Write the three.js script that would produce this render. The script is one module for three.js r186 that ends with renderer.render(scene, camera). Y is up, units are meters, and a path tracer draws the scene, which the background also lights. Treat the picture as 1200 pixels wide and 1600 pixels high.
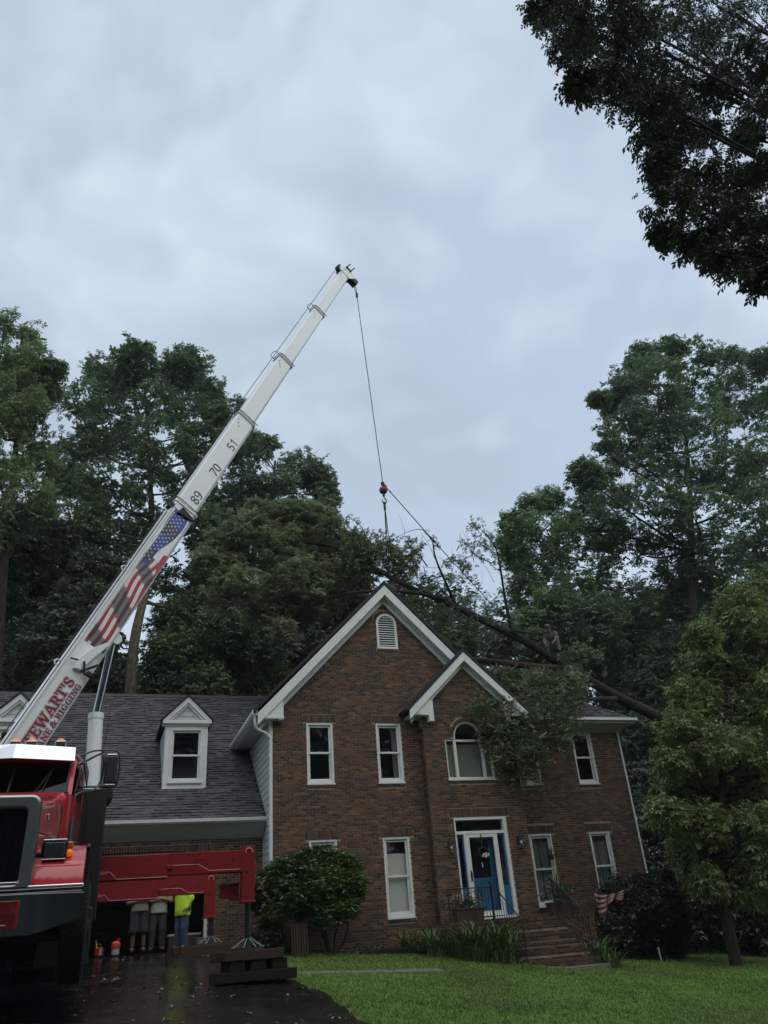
import * as THREE from 'three';
import { mergeGeometries, mergeVertices } from 'three/addons/utils/BufferGeometryUtils.js';
import { RoundedBoxGeometry } from 'three/addons/geometries/RoundedBoxGeometry.js';
import { MarchingCubes } from 'three/addons/objects/MarchingCubes.js';
import { createNoise3D } from 'simplex-noise';

// ---------------------------------------------------------------- camera, sky, sun, exposure
const FOCAL = 1220.025, PITCH = 0.502104, ROLL = -0.0814435, YAW = 0.3570796;
const EYE = new THREE.Vector3(0, 1.5, 22);
const scene = new THREE.Scene();
const camera = new THREE.PerspectiveCamera(2 * Math.atan(800 / FOCAL) * 180 / Math.PI, 0.75, 0.1, 600);
const V = (x, y, z) => new THREE.Vector3(x, y, z);
const FW = V(Math.sin(YAW) * Math.cos(PITCH), Math.sin(PITCH), -Math.cos(YAW) * Math.cos(PITCH));
const RT0 = V(Math.cos(YAW), 0, Math.sin(YAW)), UP0 = RT0.clone().cross(FW);
const RT = RT0.clone().multiplyScalar(Math.cos(ROLL)).addScaledVector(UP0, Math.sin(ROLL));
const UP = RT0.clone().multiplyScalar(-Math.sin(ROLL)).addScaledVector(UP0, Math.cos(ROLL));
camera.position.copy(EYE);
camera.quaternion.setFromRotationMatrix(new THREE.Matrix4().makeBasis(RT, UP, FW.clone().negate()));
scene.add(camera);
// a bearing read off the photograph, followed to the upright plane at depth z
function at(px, py, z) {
  const d = FW.clone().addScaledVector(RT, (px - 600) / FOCAL).addScaledVector(UP, (800 - py) / FOCAL);
  return EYE.clone().addScaledVector(d, (z - EYE.z) / d.z);
}
const perPixel = (p) => p.clone().sub(EYE).dot(FW) / FOCAL;

function rngOf(seed) { let s = seed >>> 0; return () => { s = (s + 0x6d2b79f5) | 0; let t = Math.imul(s ^ (s >>> 15), 1 | s); t = (t + Math.imul(t ^ (t >>> 7), 61 | t)) ^ t; return ((t ^ (t >>> 14)) >>> 0) / 4294967296; }; }
const noise3 = createNoise3D(rngOf(77));
function fbm(x, y, z, oct = 4) { let a = 0.5, s = 0; for (let i = 0; i < oct; i++) { s += a * noise3(x, y, z); x *= 2.03; y *= 2.03; z *= 2.03; a *= 0.5; } return s; }
const srgb = (r, g, b) => new THREE.Color().setRGB(r / 255, g / 255, b / 255, THREE.SRGBColorSpace);

{ // overcast sky: soft layered cloud
  const w = 1024, h = 512, data = new Float32Array(w * h * 4);
  const dim = srgb(184, 200, 218), mid = srgb(189, 205, 229), hi = srgb(222, 237, 249), c = new THREE.Color();
  for (let j = 0; j < h; j++) for (let i = 0; i < w; i++) {
    const th = (j + 0.5) / h * Math.PI - Math.PI / 2, ph = ((i + 0.5) / w - 0.5) * 2 * Math.PI;
    const y = Math.sin(th), x = Math.cos(th) * Math.cos(ph), z = Math.cos(th) * Math.sin(ph);
    const X = x * 1.6, Y = Math.max(y, -0.05) * 2.4, Z = z * 1.6; // broad cloud banks with torn edges
    const big = fbm(X + 3.1, Y - 1.3, Z + 2.2, 4), fine = fbm(X * 2.7 + 0.7 * big, Y * 3.0, Z * 2.7 + 7.7, 5);
    const tint = 0.5 + 0.5 * Math.tanh(3.2 * fbm(X * 0.9 - 5, Y * 0.9 + 2, Z * 0.9 + 5.5, 3)), wisp = fbm(X * 6 + 2 * big, Y * 7, Z * 6 + 1.1, 4);
    const lift = Math.max(0, Math.min(1, 0.33 + 0.85 * big + 0.5 * fine + 0.25 * wisp));
    c.copy(dim).lerp(mid, tint).lerp(hi, lift * 0.8);
    const q = 4 * (j * w + i), g = 1.0;
    data[q] = c.r * g; data[q + 1] = c.g * g; data[q + 2] = c.b * g; data[q + 3] = 1;
  }
  const sky = new THREE.DataTexture(data, w, h, THREE.RGBAFormat, THREE.FloatType);
  sky.mapping = THREE.EquirectangularReflectionMapping; sky.magFilter = THREE.LinearFilter; sky.needsUpdate = true;
  scene.background = sky; scene.environment = sky;
}
const sun = new THREE.DirectionalLight(0xfff4e6, 1.5);
sun.position.set(8 + 8, 54, 34); sun.target.position.set(8, 0, -2);
sun.castShadow = true; sun.shadow.radius = 150;
Object.assign(sun.shadow.camera, { left: -40, right: 40, top: 40, bottom: -40, far: 140 });
scene.add(sun, sun.target);
const EXPOSURE = 1.0;
scene.fog = new THREE.FogExp2(0xc3cdd6, 0.0004); // damp air after rain

// ---------------------------------------------------------------- helpers
function merge(list) { return list.length === 1 ? list[0] : mergeGeometries(list.map((g) => { const k = g.index ? g.toNonIndexed() : g; for (const n of Object.keys(k.attributes)) if (!['position', 'normal', 'uv'].includes(n)) k.deleteAttribute(n); return k; })); }
const counts = {};
function numbered(n) { const k = counts[n] = (counts[n] ?? -1) + 1; return k ? n + '_' + String(k).padStart(3, '0') : n; }
function shade(m) { m.castShadow = true; m.receiveShadow = true; return m; }
function tag(o, label, category, group, kind) { if (label) o.userData.label = label; if (category) o.userData.category = category; if (group) o.userData.group = group; if (kind) o.userData.kind = kind; return o; }
function thing(name, label, category, pos = [0, 0, 0], turn = 0, group) {
  const o = new THREE.Group(); o.name = numbered(name); o.position.set(...pos); o.rotation.y = turn; scene.add(o);
  return tag(o, label, category, group);
}
// a part: its geometry is given in the thing's own axes
function part(name, geo, material, parent) { const m = shade(new THREE.Mesh(Array.isArray(geo) ? merge(geo) : geo, material)); m.name = name; parent.add(m); return m; }
// a part whose geometry is given in the place's axes, for a thing that is not turned
function partW(name, geo, material, owner, parent = owner) { const g = Array.isArray(geo) ? merge(geo) : geo; g.translate(-owner.position.x, -owner.position.y, -owner.position.z); return part(name, g, material, parent); }
function struct(name, geo, material) { const m = part(name, geo, material, scene); m.userData.kind = 'structure'; return m; }
function std(color, roughness = 0.7, extra = {}) { return new THREE.MeshStandardMaterial({ color, roughness, ...extra }); }
function phy(color, roughness = 0.5, extra = {}) { return new THREE.MeshPhysicalMaterial({ color, roughness, ...extra }); }
const lin = (r, g, b) => new THREE.Color().setRGB(r, g, b);
function box(x0, x1, y0, y1, z0, z1) { const g = new THREE.BoxGeometry(x1 - x0, y1 - y0, z1 - z0); g.translate((x0 + x1) / 2, (y0 + y1) / 2, (z0 + z1) / 2); return g; }
function rbox(x0, x1, y0, y1, z0, z1, r = 0.02, seg = 2) { const g = new RoundedBoxGeometry(x1 - x0, y1 - y0, z1 - z0, seg, r); g.translate((x0 + x1) / 2, (y0 + y1) / 2, (z0 + z1) / 2); return g; }
// outline [x, y] extruded from z0 to z1
function prism(pts, z0, z1, holes = [], bevel = 0) {
  const s = new THREE.Shape(pts.map((p) => new THREE.Vector2(p[0], p[1])));
  for (const h of holes) s.holes.push(new THREE.Path(h.map((p) => new THREE.Vector2(p[0], p[1]))));
  const g = new THREE.ExtrudeGeometry(s, { depth: z1 - z0 - 2 * bevel, bevelEnabled: bevel > 0, bevelSize: bevel, bevelThickness: bevel, bevelSegments: 2, bevelOffset: -bevel });
  g.translate(0, 0, z0 + bevel); return g;
}
// outline [z, y] extruded from x0 to x1
function prismX(pts, x0, x1, bevel = 0) { const g = prism(pts.map((p) => [-p[0], p[1]]), x0, x1, [], bevel); g.rotateY(Math.PI / 2); return g; }
const rect = (x0, x1, y0, y1) => [[x0, y0], [x1, y0], [x1, y1], [x0, y1]];
function ring(x0, x1, y0, y1, w, z0, z1) { const b = typeof w === 'number' ? [w, w, w, w] : w; return prism(rect(x0, x1, y0, y1), z0, z1, [rect(x0 + b[3], x1 - b[1], y0 + b[2], y1 - b[0])]); }
function tube(points, r, radial = 6, seg) { const c = new THREE.CatmullRomCurve3(points); return new THREE.TubeGeometry(c, seg ?? Math.max(2, points.length * 4), r, radial, false); }
function straight(a, b, r, radial = 8, r2 = r) { const d = b.clone().sub(a), g = new THREE.CylinderGeometry(r2, r, d.length(), radial); g.applyQuaternion(new THREE.Quaternion().setFromUnitVectors(V(0, 1, 0), d.normalize())); g.translate((a.x + b.x) / 2, (a.y + b.y) / 2, (a.z + b.z) / 2); return g; }
// tube that narrows from r0 to r1, with an uneven bark surface
function taper(points, r0, r1, radial = 8, seg = 4, rough = 0.08, seed = 1) {
  const c = new THREE.CatmullRomCurve3(points), n = Math.max(2, (points.length - 1) * seg), f = c.computeFrenetFrames(n, false), pos = [], uv = [], idx = [], L = c.getLength();
  for (let i = 0; i <= n; i++) {
    const t = i / n, p = c.getPointAt(t), r = r0 + (r1 - r0) * Math.pow(t, 0.85);
    for (let j = 0; j <= radial; j++) {
      const a = j / radial * Math.PI * 2, jj = j % radial, k = r * (1 + rough * noise3(jj * 1.7 + seed, t * L * 1.6, seed * 3.1));
      const q = p.clone().addScaledVector(f.normals[i], Math.cos(a) * k).addScaledVector(f.binormals[i], Math.sin(a) * k);
      pos.push(q.x, q.y, q.z); uv.push(j / radial * Math.max(1, Math.round(r0 * 6)), t * L * 0.6);
      if (i < n && j < radial) { const b = i * (radial + 1) + j; idx.push(b, b + 1, b + radial + 1, b + 1, b + radial + 2, b + radial + 1); }
    }
  }
  const g = new THREE.BufferGeometry();
  g.setAttribute('position', new THREE.Float32BufferAttribute(pos, 3)); g.setAttribute('uv', new THREE.Float32BufferAttribute(uv, 2)); g.setIndex(idx); g.computeVertexNormals();
  return g;
}
function canvasTex(w, h, draw, color = true) { const c = document.createElement('canvas'); c.width = w; c.height = h; const x = c.getContext('2d'); draw(x, w, h); const t = new THREE.CanvasTexture(c); if (color) t.colorSpace = THREE.SRGBColorSpace; t.anisotropy = 8; return t; }
// tileable grain: value noise on a torus, returned as a grey or tinted DataTexture
function grainTex(size, f, srgbSpace = false) {
  const d = new Uint8Array(size * size * 4);
  for (let j = 0; j < size; j++) for (let i = 0; i < size; i++) { const c = f(i / size, j / size, i, j), q = 4 * (j * size + i); d[q] = c[0]; d[q + 1] = c[1]; d[q + 2] = c[2]; d[q + 3] = 255; }
  const t = new THREE.DataTexture(d, size, size); t.wrapS = t.wrapT = THREE.RepeatWrapping; t.magFilter = THREE.LinearFilter; t.needsUpdate = true; if (srgbSpace) t.colorSpace = THREE.SRGBColorSpace; return t;
}
function torus4(u, v, f, seed) { // smooth wrap by blending four shifted samples
  const s = (a, b) => noise3(a * f, b * f, seed);
  const wu = u, wv = v; return s(u, v) * (1 - wu) * (1 - wv) + s(u - 1, v) * wu * (1 - wv) + s(u, v - 1) * (1 - wu) * wv + s(u - 1, v - 1) * wu * wv;
}
const clamp = (x, a, b) => Math.min(b, Math.max(a, x)), B8 = (x) => clamp(Math.round(x * 255), 0, 255);

// ---------------------------------------------------------------- lie of the land
const LAND = [[0, -1.3, 1.66], [3, -1.3, 1.64], [-5, -1.3, 1.68], [2.7, 1.2, 1.54], [-2, 1.2, 1.55], [2.8, 6.5, 1.07], [-2, 6.5, 1.08], [-1.2, 11.3, 0.72], [3.4, 10.5, 0.62], [0, 16, 0.32], [0, 22, 0], [-6, 16, 0.4],
  [4.5, 0.2, 1.42], [7.2, 0.2, 1.34], [9, 0.8, 1.12], [3.9, 4.5, 1.1], [6, 4.3, 0.98], [10.6, 3.5, 0.66], [11.5, 3.4, 0.6], [14.8, 0.8, 0.5], [13, -0.6, 0.75], [16.3, 1, 0.38], [18, 2, 0.2], [15.5, 3.5, 0.3],
  [5.2, 9, 0.62], [7, 10, 0.38], [9, 10, 0.2], [12, 10, 0.0], [8, 16, 0], [16, 14, -0.3], [-14, 5, 1.2], [24, 0, 0], [24, 12, -0.6], [12, 22, -0.3], [-12, 22, 0.2], [-12, -8, 1.8], [4, -12, 2], [16, -12, 1.4], [28, -14, 0.8], [-20, 12, 0.8]];
const landAt = (() => {
  const n = LAND.length, m = n + 3, A = [], phi = (x, z) => -Math.sqrt(x * x + z * z + 4);
  for (let i = 0; i < m; i++) A.push(new Float64Array(m + 1));
  LAND.forEach(([x, z, y], i) => { LAND.forEach(([p, q], j) => { A[i][j] = phi(x - p, z - q); }); A[i][i] += 0.15; A[i][n] = A[n][i] = 1; A[i][n + 1] = A[n + 1][i] = x; A[i][n + 2] = A[n + 2][i] = z; A[i][m] = y; });
  for (let c = 0; c < m; c++) { let p = c; for (let r = c + 1; r < m; r++) if (Math.abs(A[r][c]) > Math.abs(A[p][c])) p = r; [A[c], A[p]] = [A[p], A[c]]; for (let r = 0; r < m; r++) if (r !== c) { const k = A[r][c] / A[c][c]; if (k) for (let q = c; q <= m; q++) A[r][q] -= k * A[c][q]; } }
  const w = A.map((row, i) => row[m] / row[i]);
  return (x, z) => { const X = clamp(x, -24, 32), Z = clamp(z, -22, 26); let s = w[n] + w[n + 1] * X + w[n + 2] * Z; for (let i = 0; i < n; i++) s += w[i] * phi(X - LAND[i][0], Z - LAND[i][1]); return clamp(s, -1.2, 2.6); };
})();

// ---------------------------------------------------------------- ground
function sheet(xs, zs, lift, xAt = (x) => x) {
  const pos = [], uv = [], idx = [], nx = xs.length;
  zs.forEach((z) => xs.forEach((x0) => { const x = xAt(x0, z); pos.push(x, landAt(x, z) + (typeof lift === 'number' ? lift : lift(x, z)), z); uv.push(x, z); }));
  for (let j = 0; j < zs.length - 1; j++) for (let i = 0; i < nx - 1; i++) { const a = j * nx + i; idx.push(a, a + nx, a + 1, a + 1, a + nx, a + nx + 1); }
  const g = new THREE.BufferGeometry(); g.setAttribute('position', new THREE.Float32BufferAttribute(pos, 3)); g.setAttribute('uv', new THREE.Float32BufferAttribute(uv, 2)); g.setIndex(idx); g.computeVertexNormals(); return g;
}
const steps = (a, b, d) => { const r = []; for (let x = a; x < b - 1e-6; x += d) r.push(x); r.push(b); return r; };
const nearX = [-300, -160, -90, -60, -40, ...steps(-26, 34, 0.6), 44, 60, 90, 160, 300], nearZ = [-300, -160, -90, -60, -40, ...steps(-24, 27, 0.6), 34, 60, 120, 300];
const soilTex = grainTex(512, (u, v) => { const n = torus4(u, v, 9, 1) * 0.5 + torus4(u, v, 34, 2) * 0.35, m = torus4(u, v, 90, 3) * 0.3; const k = 0.5 + 0.35 * n + 0.3 * m; return [B8(0.27 + 0.12 * k), B8(0.33 + 0.14 * k), B8(0.15 + 0.06 * k)]; }, true); soilTex.repeat.set(0.4, 0.4);
const soil = std(0xffffff, 0.95, { map: soilTex });
const driveEdge = (z) => (z < 0 ? 4.25 : z < 5 ? 4.25 - 0.15 * z : 3.5) + 0.07 * Math.sin(z * 1.7) + 0.04 * Math.sin(z * 4.1);
struct('ground', sheet(nearX, nearZ, (x, z) => (x > -8.2 && x < driveEdge(z) - 0.75 && z > -1.3 && z < 25 ? -0.06 : x > -8.2 && x < 16.2 && z < -1.2 && z > -13 ? -0.9 : 0)), soil); // the bed of the drive lies lower

const wetRough = grainTex(512, (u, v) => { const n = torus4(u, v, 4, 5), m = torus4(u, v, 14, 6), f = torus4(u, v, 120, 8); const r = clamp(0.2 + 0.16 * n + 0.1 * m + 0.05 * f, 0.07, 0.6); return [B8(r), B8(r), B8(r)]; }); wetRough.repeat.set(0.22, 0.22);
const asphaltTex = grainTex(512, (u, v, i, j) => { const n = torus4(u, v, 5, 11), f = torus4(u, v, 140, 12); const k = clamp(0.12 + 0.02 * n + 0.03 * f, 0.05, 0.4); return [B8(k), B8(k * 1.0), B8(k * 1.02)]; }, true); asphaltTex.repeat.set(0.5, 0.5);
const asphaltBump = grainTex(512, (u, v) => { const f = torus4(u, v, 150, 21), n = torus4(u, v, 6, 22); const k = 0.5 + 0.25 * f + 0.2 * n; return [B8(k), B8(k), B8(k)]; }); asphaltBump.repeat.set(0.5, 0.5);
const asphalt = phy(0xffffff, 1, { map: asphaltTex, roughnessMap: wetRough, bumpMap: asphaltBump, bumpScale: 0.004, specularIntensity: 1 });
struct('driveway', sheet(steps(0, 1, 0.05), steps(-1.6, 26, 0.5), 0.014, (t, z) => -9 + t * (driveEdge(z) + 9)), asphalt);

const concreteTex = grainTex(256, (u, v) => { const n = torus4(u, v, 6, 31), f = torus4(u, v, 60, 32); const k = 0.42 + 0.07 * n + 0.06 * f; return [B8(k), B8(k * 0.98), B8(k * 0.92)]; }, true);
const concrete = std(0xffffff, 0.75, { map: concreteTex });
{ // front walk of separate slabs from the driveway to the steps
  const walk = new THREE.Group(); walk.name = 'front_walk'; walk.userData.kind = 'structure'; scene.add(walk);
  const P = [[3.55, 5.05], [4.7, 4.84], [5.85, 4.65], [7.0, 4.48]];
  for (let i = 0; i < P.length - 1; i++) for (let k = 0; k < 1; k++) {
    const [xa, za] = P[i], [xb, zb] = P[i + 1], pts = [[xa + 0.012, za - 0.26], [xb - 0.012, zb - 0.26], [xb - 0.012, zb + 0.26], [xa + 0.012, za + 0.26]];
    const g = new THREE.BufferGeometry(), pos = []; for (const l of [0.03, -0.1]) for (const [x, z] of pts) pos.push(x, landAt(x, z) + l, z);
    g.setAttribute('position', new THREE.Float32BufferAttribute(pos, 3)); g.setAttribute('uv', new THREE.Float32BufferAttribute(pts.concat(pts).flat(), 2));
    g.setIndex([0, 2, 1, 0, 3, 2, 0, 1, 5, 0, 5, 4, 1, 2, 6, 1, 6, 5, 2, 3, 7, 2, 7, 6, 3, 0, 4, 3, 4, 7]); const f = g.toNonIndexed(); f.computeVertexNormals(); part('slab', f, concrete, walk);
  }
  const lp = [[9.95, 3.15], [11.6, 3.05], [11.75, 3.4], [11.3, 3.75], [9.95, 3.85]], L = prism(lp.map(([x, z]) => [x, -z]), 0, 0.12); L.rotateX(-Math.PI / 2);
  L.translate(0, 0.57, 0); part('landing_slab', L, concrete, walk);
}

// ---------------------------------------------------------------- leaves and blades shared by the plants
function leafGeo(n, len, wid, spread, seed, { droop = 0.3, flat = 0.6, twig = 0.006, up = 0 } = {}) {
  const r = rngOf(seed), pos = [], q = V(0, 0, 0), Y = V(0, 1, 0);
  const tri = (...p) => p.forEach((v) => pos.push(v.x, v.y, v.z));
  const stems = Math.max(1, Math.round(n / 7));
  for (let s = 0; s < stems; s++) {
    const a = r() * 6.283, el = (r() - 0.35) * 1.6, dir = V(Math.cos(a) * Math.cos(el), Math.sin(el), Math.sin(a) * Math.cos(el));
    const start = dir.clone().multiplyScalar(spread * 0.15), end = dir.clone().multiplyScalar(spread * (0.6 + 0.4 * r())); end.y -= droop * spread * 0.4;
    if (twig) { const w = V(-dir.z, 0.2, dir.x).normalize().multiplyScalar(twig), w2 = dir.clone().cross(w).normalize().multiplyScalar(twig); tri(start.clone().add(w), start.clone().sub(w), end); tri(start.clone().add(w2), start.clone().sub(w2), end); }
    const per = Math.ceil(n / stems);
    for (let k = 0; k < per; k++) {
      const t = 0.25 + 0.75 * (k + r() * 0.6) / per, base = start.clone().lerp(end, t), side = k % 2 ? 1 : -1;
      const la = a + side * (0.5 + r() * 0.9), d = V(Math.cos(la), -droop * (0.4 + r()) + up + (r() - 0.5) * 0.5, Math.sin(la)).normalize();
      const nrm = V((r() - 0.5) * 2 * (1 - flat), 1, (r() - 0.5) * 2 * (1 - flat)).normalize(), sd = d.clone().cross(nrm).normalize(), nn = sd.clone().cross(d).normalize();
      const L = len * (0.7 + 0.6 * r()), w = wid * (0.7 + 0.6 * r()), mid = base.clone().addScaledVector(d, L * 0.45), tip = base.clone().addScaledVector(d, L).addScaledVector(nn, -L * 0.12);
      const l = mid.clone().addScaledVector(sd, w / 2).addScaledVector(nn, w * 0.18), rr = mid.clone().addScaledVector(sd, -w / 2).addScaledVector(nn, w * 0.18);
      tri(base, rr, tip); tri(base, tip, l);
    }
  }
  const g = new THREE.BufferGeometry(); g.setAttribute('position', new THREE.Float32BufferAttribute(pos, 3)); g.computeVertexNormals(); return g;
}
function bladeGeo(n, h, w, spread, seed, lean = 0.5) {
  const r = rngOf(seed), pos = [];
  for (let i = 0; i < n; i++) {
    const a = r() * 6.283, x = (r() - 0.5) * spread, z = (r() - 0.5) * spread, H = h * (0.55 + 0.7 * r()), l = H * lean * (0.2 + r()), ca = Math.cos(a), sa = Math.sin(a), ww = w * (0.7 + 0.5 * r());
    const P = (t) => [x + ca * l * t * t, H * (t - 0.28 * lean * t * t * t), z + sa * l * t * t], S = 3;
    for (let k = 0; k < S; k++) {
      const p = P(k / S), q = P((k + 1) / S), w0 = ww * (1 - Math.pow(k / S, 2.2)), w1 = ww * (1 - Math.pow((k + 1) / S, 2.2)), ox = -sa, oz = ca;
      const A = [p[0] + ox * w0 / 2, p[1], p[2] + oz * w0 / 2], B = [p[0] - ox * w0 / 2, p[1], p[2] - oz * w0 / 2], C = [q[0] - ox * w1 / 2, q[1], q[2] - oz * w1 / 2], D = [q[0] + ox * w1 / 2, q[1], q[2] + oz * w1 / 2];
      pos.push(...A, ...B, ...C); if (w1 > 1e-5) pos.push(...A, ...C, ...D);
    }
  }
  const g = new THREE.BufferGeometry(); g.setAttribute('position', new THREE.Float32BufferAttribute(pos, 3)); g.computeVertexNormals(); return g;
}
function instanced(name, geo, mat, list, parent) { // list of [x, y, z, scale, yaw, tiltx, tiltz, color, sy]
  const m = shade(new THREE.InstancedMesh(geo, mat, list.length)), o = new THREE.Object3D(); m.name = name;
  list.forEach((p, i) => { o.position.set(p[0], p[1], p[2]); o.rotation.set(p[5] || 0, p[4] || 0, p[6] || 0, 'YXZ'); o.scale.set(p[3], p[3] * (p[8] ?? 1), p[3]); o.updateMatrix(); m.setMatrixAt(i, o.matrix); if (p[7]) m.setColorAt(i, p[7]); });
  parent.add(m); return m;
}
{ // lawn
  const r = rngOf(5), mat = std(0xffffff, 0.6), lists = [[], [], []];
  const inLawn = (x, z) => x > driveEdge(z) + 0.02 && !(z < 1.25 && x < 12.6) && !(z < 0.9 && x < 16.4) && !(x > 9.9 && x < 11.8 && z < 3.75) && !(Math.abs(z - (5.05 - (x - 3.55) * 0.15)) < 0.12 && x < 7.05);
  for (let i = 0; i < 90000; i++) {
    const z = -3 + 19 * r(), x = 3 + r() * 21; if (!inLawn(x, z)) continue;
    const p = V(x, landAt(x, z), z).sub(EYE), sx = p.dot(RT) / p.dot(FW), sy = p.dot(UP) / p.dot(FW); if (sx > 0.56 || sx < -0.3 || sy < -0.72) continue;
    const n = fbm(x * 0.35, z * 0.35, 3, 4), k = 0.9 + 0.5 * n + 0.25 * (r() - 0.5);
    lists[i % 3].push([x, landAt(x, z) - 0.005, z, 0.8 + 0.5 * r() + (z < 1.6 ? 0.35 : 0), r() * 6.3, (r() - 0.5) * 0.3, (r() - 0.5) * 0.3, lin(0.112 * k + 0.04 * r(), 0.225 * k, 0.032 * k)]);
  }
  const g = [0, 1, 2].map((i) => bladeGeo(18, 0.058, 0.006, 0.13, 40 + i, 0.9));
  const lawn = new THREE.Group(); lawn.name = 'grass'; scene.add(lawn); tag(lawn, 'mown green lawn sloping between the driveway and the steps', 'grass', null, 'stuff');
  lists.forEach((l, i) => instanced('grass_blades', g[i], mat, l, lawn).userData.kind = 'stuff');
}

// ---------------------------------------------------------------- brick house
const house = thing('brick_house', 'two storey brown brick house with white gables and a fallen tree across its roof', 'house', [8, 1.2, -4]);
const HW = (name, geo, mat, parent = house) => partW(name, geo, mat, house, parent);
const mortarTex = grainTex(256, (u, v) => { const n = torus4(u, v, 5, 41), f = torus4(u, v, 70, 42); const k = 0.6 + 0.1 * n + 0.1 * f; return [B8(k), B8(k * 0.95), B8(k * 0.88)]; }, true);
const mortar = std(0xffffff, 0.95, { map: mortarTex, color: 0xf6f0e6 });
const brickBump = grainTex(128, (u, v) => { const k = 0.5 + 0.25 * torus4(u, v, 20, 51) + 0.2 * torus4(u, v, 50, 52); return [B8(k), B8(k), B8(k)]; });
const brickMat = std(0xffffff, 0.85, { bumpMap: brickBump, bumpScale: 0.004 });
const brickTones = [[0.114, 0.058, 0.034], [0.086, 0.046, 0.029], [0.136, 0.071, 0.041], [0.054, 0.036, 0.028], [0.168, 0.091, 0.052], [0.04, 0.029, 0.025], [0.1, 0.059, 0.037], [0.122, 0.058, 0.032]].map((c) => lin(...c));
const brickMats = brickTones.map((c) => { const m = brickMat.clone(); m.color = c; return m; });
const unitBrick = new THREE.BoxGeometry(1, 1, 1);
const COURSE = 0.07, UNIT = 0.205, JOINT = 0.015;
const brickRand = rngOf(11);
const allBricks = []; // [x, y, z, sx, sy, sz, tone, wall]
function layBricks(wall, { u0, u1, y0, y1, z, left = () => u0, right = () => u1, holes = [], ax = 0 }) {
  // courses of running bond on the plane at depth z; ax 0: faces the viewer, 1: faces -x or +x at x = z
  const n0 = Math.ceil((y0 - 0.0) / COURSE - 1e-6);
  for (let j = n0; (j + 1) * COURSE <= y1 + 1e-6; j++) {
    const ya = j * COURSE + JOINT / 2, yb = (j + 1) * COURSE - JOINT / 2, lo = left((ya + yb) / 2), hi = right((ya + yb) / 2);
    for (let i = Math.floor(u0 / UNIT) - 1; i * UNIT < u1 + UNIT; i++) {
      let pieces = [[i * UNIT + (j % 2 ? UNIT / 2 : 0) + JOINT / 2, (i + 1) * UNIT + (j % 2 ? UNIT / 2 : 0) - JOINT / 2]];
      pieces = pieces.map(([a, b]) => [Math.max(a, lo), Math.min(b, hi)]);
      for (const h of holes) if (yb > h[2] && ya < h[3]) pieces = pieces.flatMap(([a, b]) => (b <= h[0] || a >= h[1]) ? [[a, b]] : [[a, Math.min(b, h[0])], [Math.max(a, h[1]), b]]);
      for (const [a, b] of pieces) if (b - a > 0.025) {
        const zz = z - (ax ? 0 : 0.004) + (brickRand() - 0.5) * 0.003, patch = fbm((a + b) * 0.4, ya * 0.55, z * 3 + ax * 9, 3);
        let t = Math.floor(brickRand() * 8); if (patch < -0.18 && brickRand() < 0.5) t = brickRand() < 0.5 ? 3 : 5;
        if (ax) allBricks.push([zz, (ya + yb) / 2, (a + b) / 2, 0.024, yb - ya, b - a, t, wall]); else allBricks.push([(a + b) / 2, (ya + yb) / 2, zz, b - a, yb - ya, 0.024, t, wall]);
      }
    }
  }
}
// bricks on end above an opening, or on edge below a window
function soldier(wall, x0, x1, y0, y1, z, pitch = COURSE) { const n = Math.round((x1 - x0) / pitch), p = (x1 - x0) / n; for (let i = 0; i < n; i++) allBricks.push([x0 + p * (i + 0.5), (y0 + y1) / 2, z + (brickRand() - 0.5) * 0.003, p - JOINT, y1 - y0 - JOINT, 0.026, [0, 3, 5, 1, 6][Math.floor(brickRand() * 5)], wall]); }
function wallPanel(name, outline, z0, z1, holes) { const g = prism(outline, z0, z1, holes.map((h) => h.length > 4 || Array.isArray(h[0]) ? h : rect(h[0], h[1], h[2], h[3]))); return HW(name, g, mortar); }

const trimTex = grainTex(256, (u, v) => { const n = torus4(u, v, 4, 61), f = torus4(u, v, 40, 62); const k = 0.93 + 0.03 * n + 0.03 * f; return [B8(k * 0.985), B8(k), B8(k * 0.99)]; }, true);
const white = std(0xe6e9e8, 0.5, { map: trimTex });
const sidingMat = std(0xc9cfd0, 0.6, { map: trimTex });
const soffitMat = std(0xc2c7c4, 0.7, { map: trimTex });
const glass = phy(0xffffff, 0.03, { transmission: 1, thickness: 0, ior: 1.5 });
const roomMat = std(0x7d776e, 0.9), shadeMat = std(0xb9bcb8, 0.8), blindMat = std(0xd6dad8, 0.6), curtainMat = std(0x8c918f, 0.95);

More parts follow.
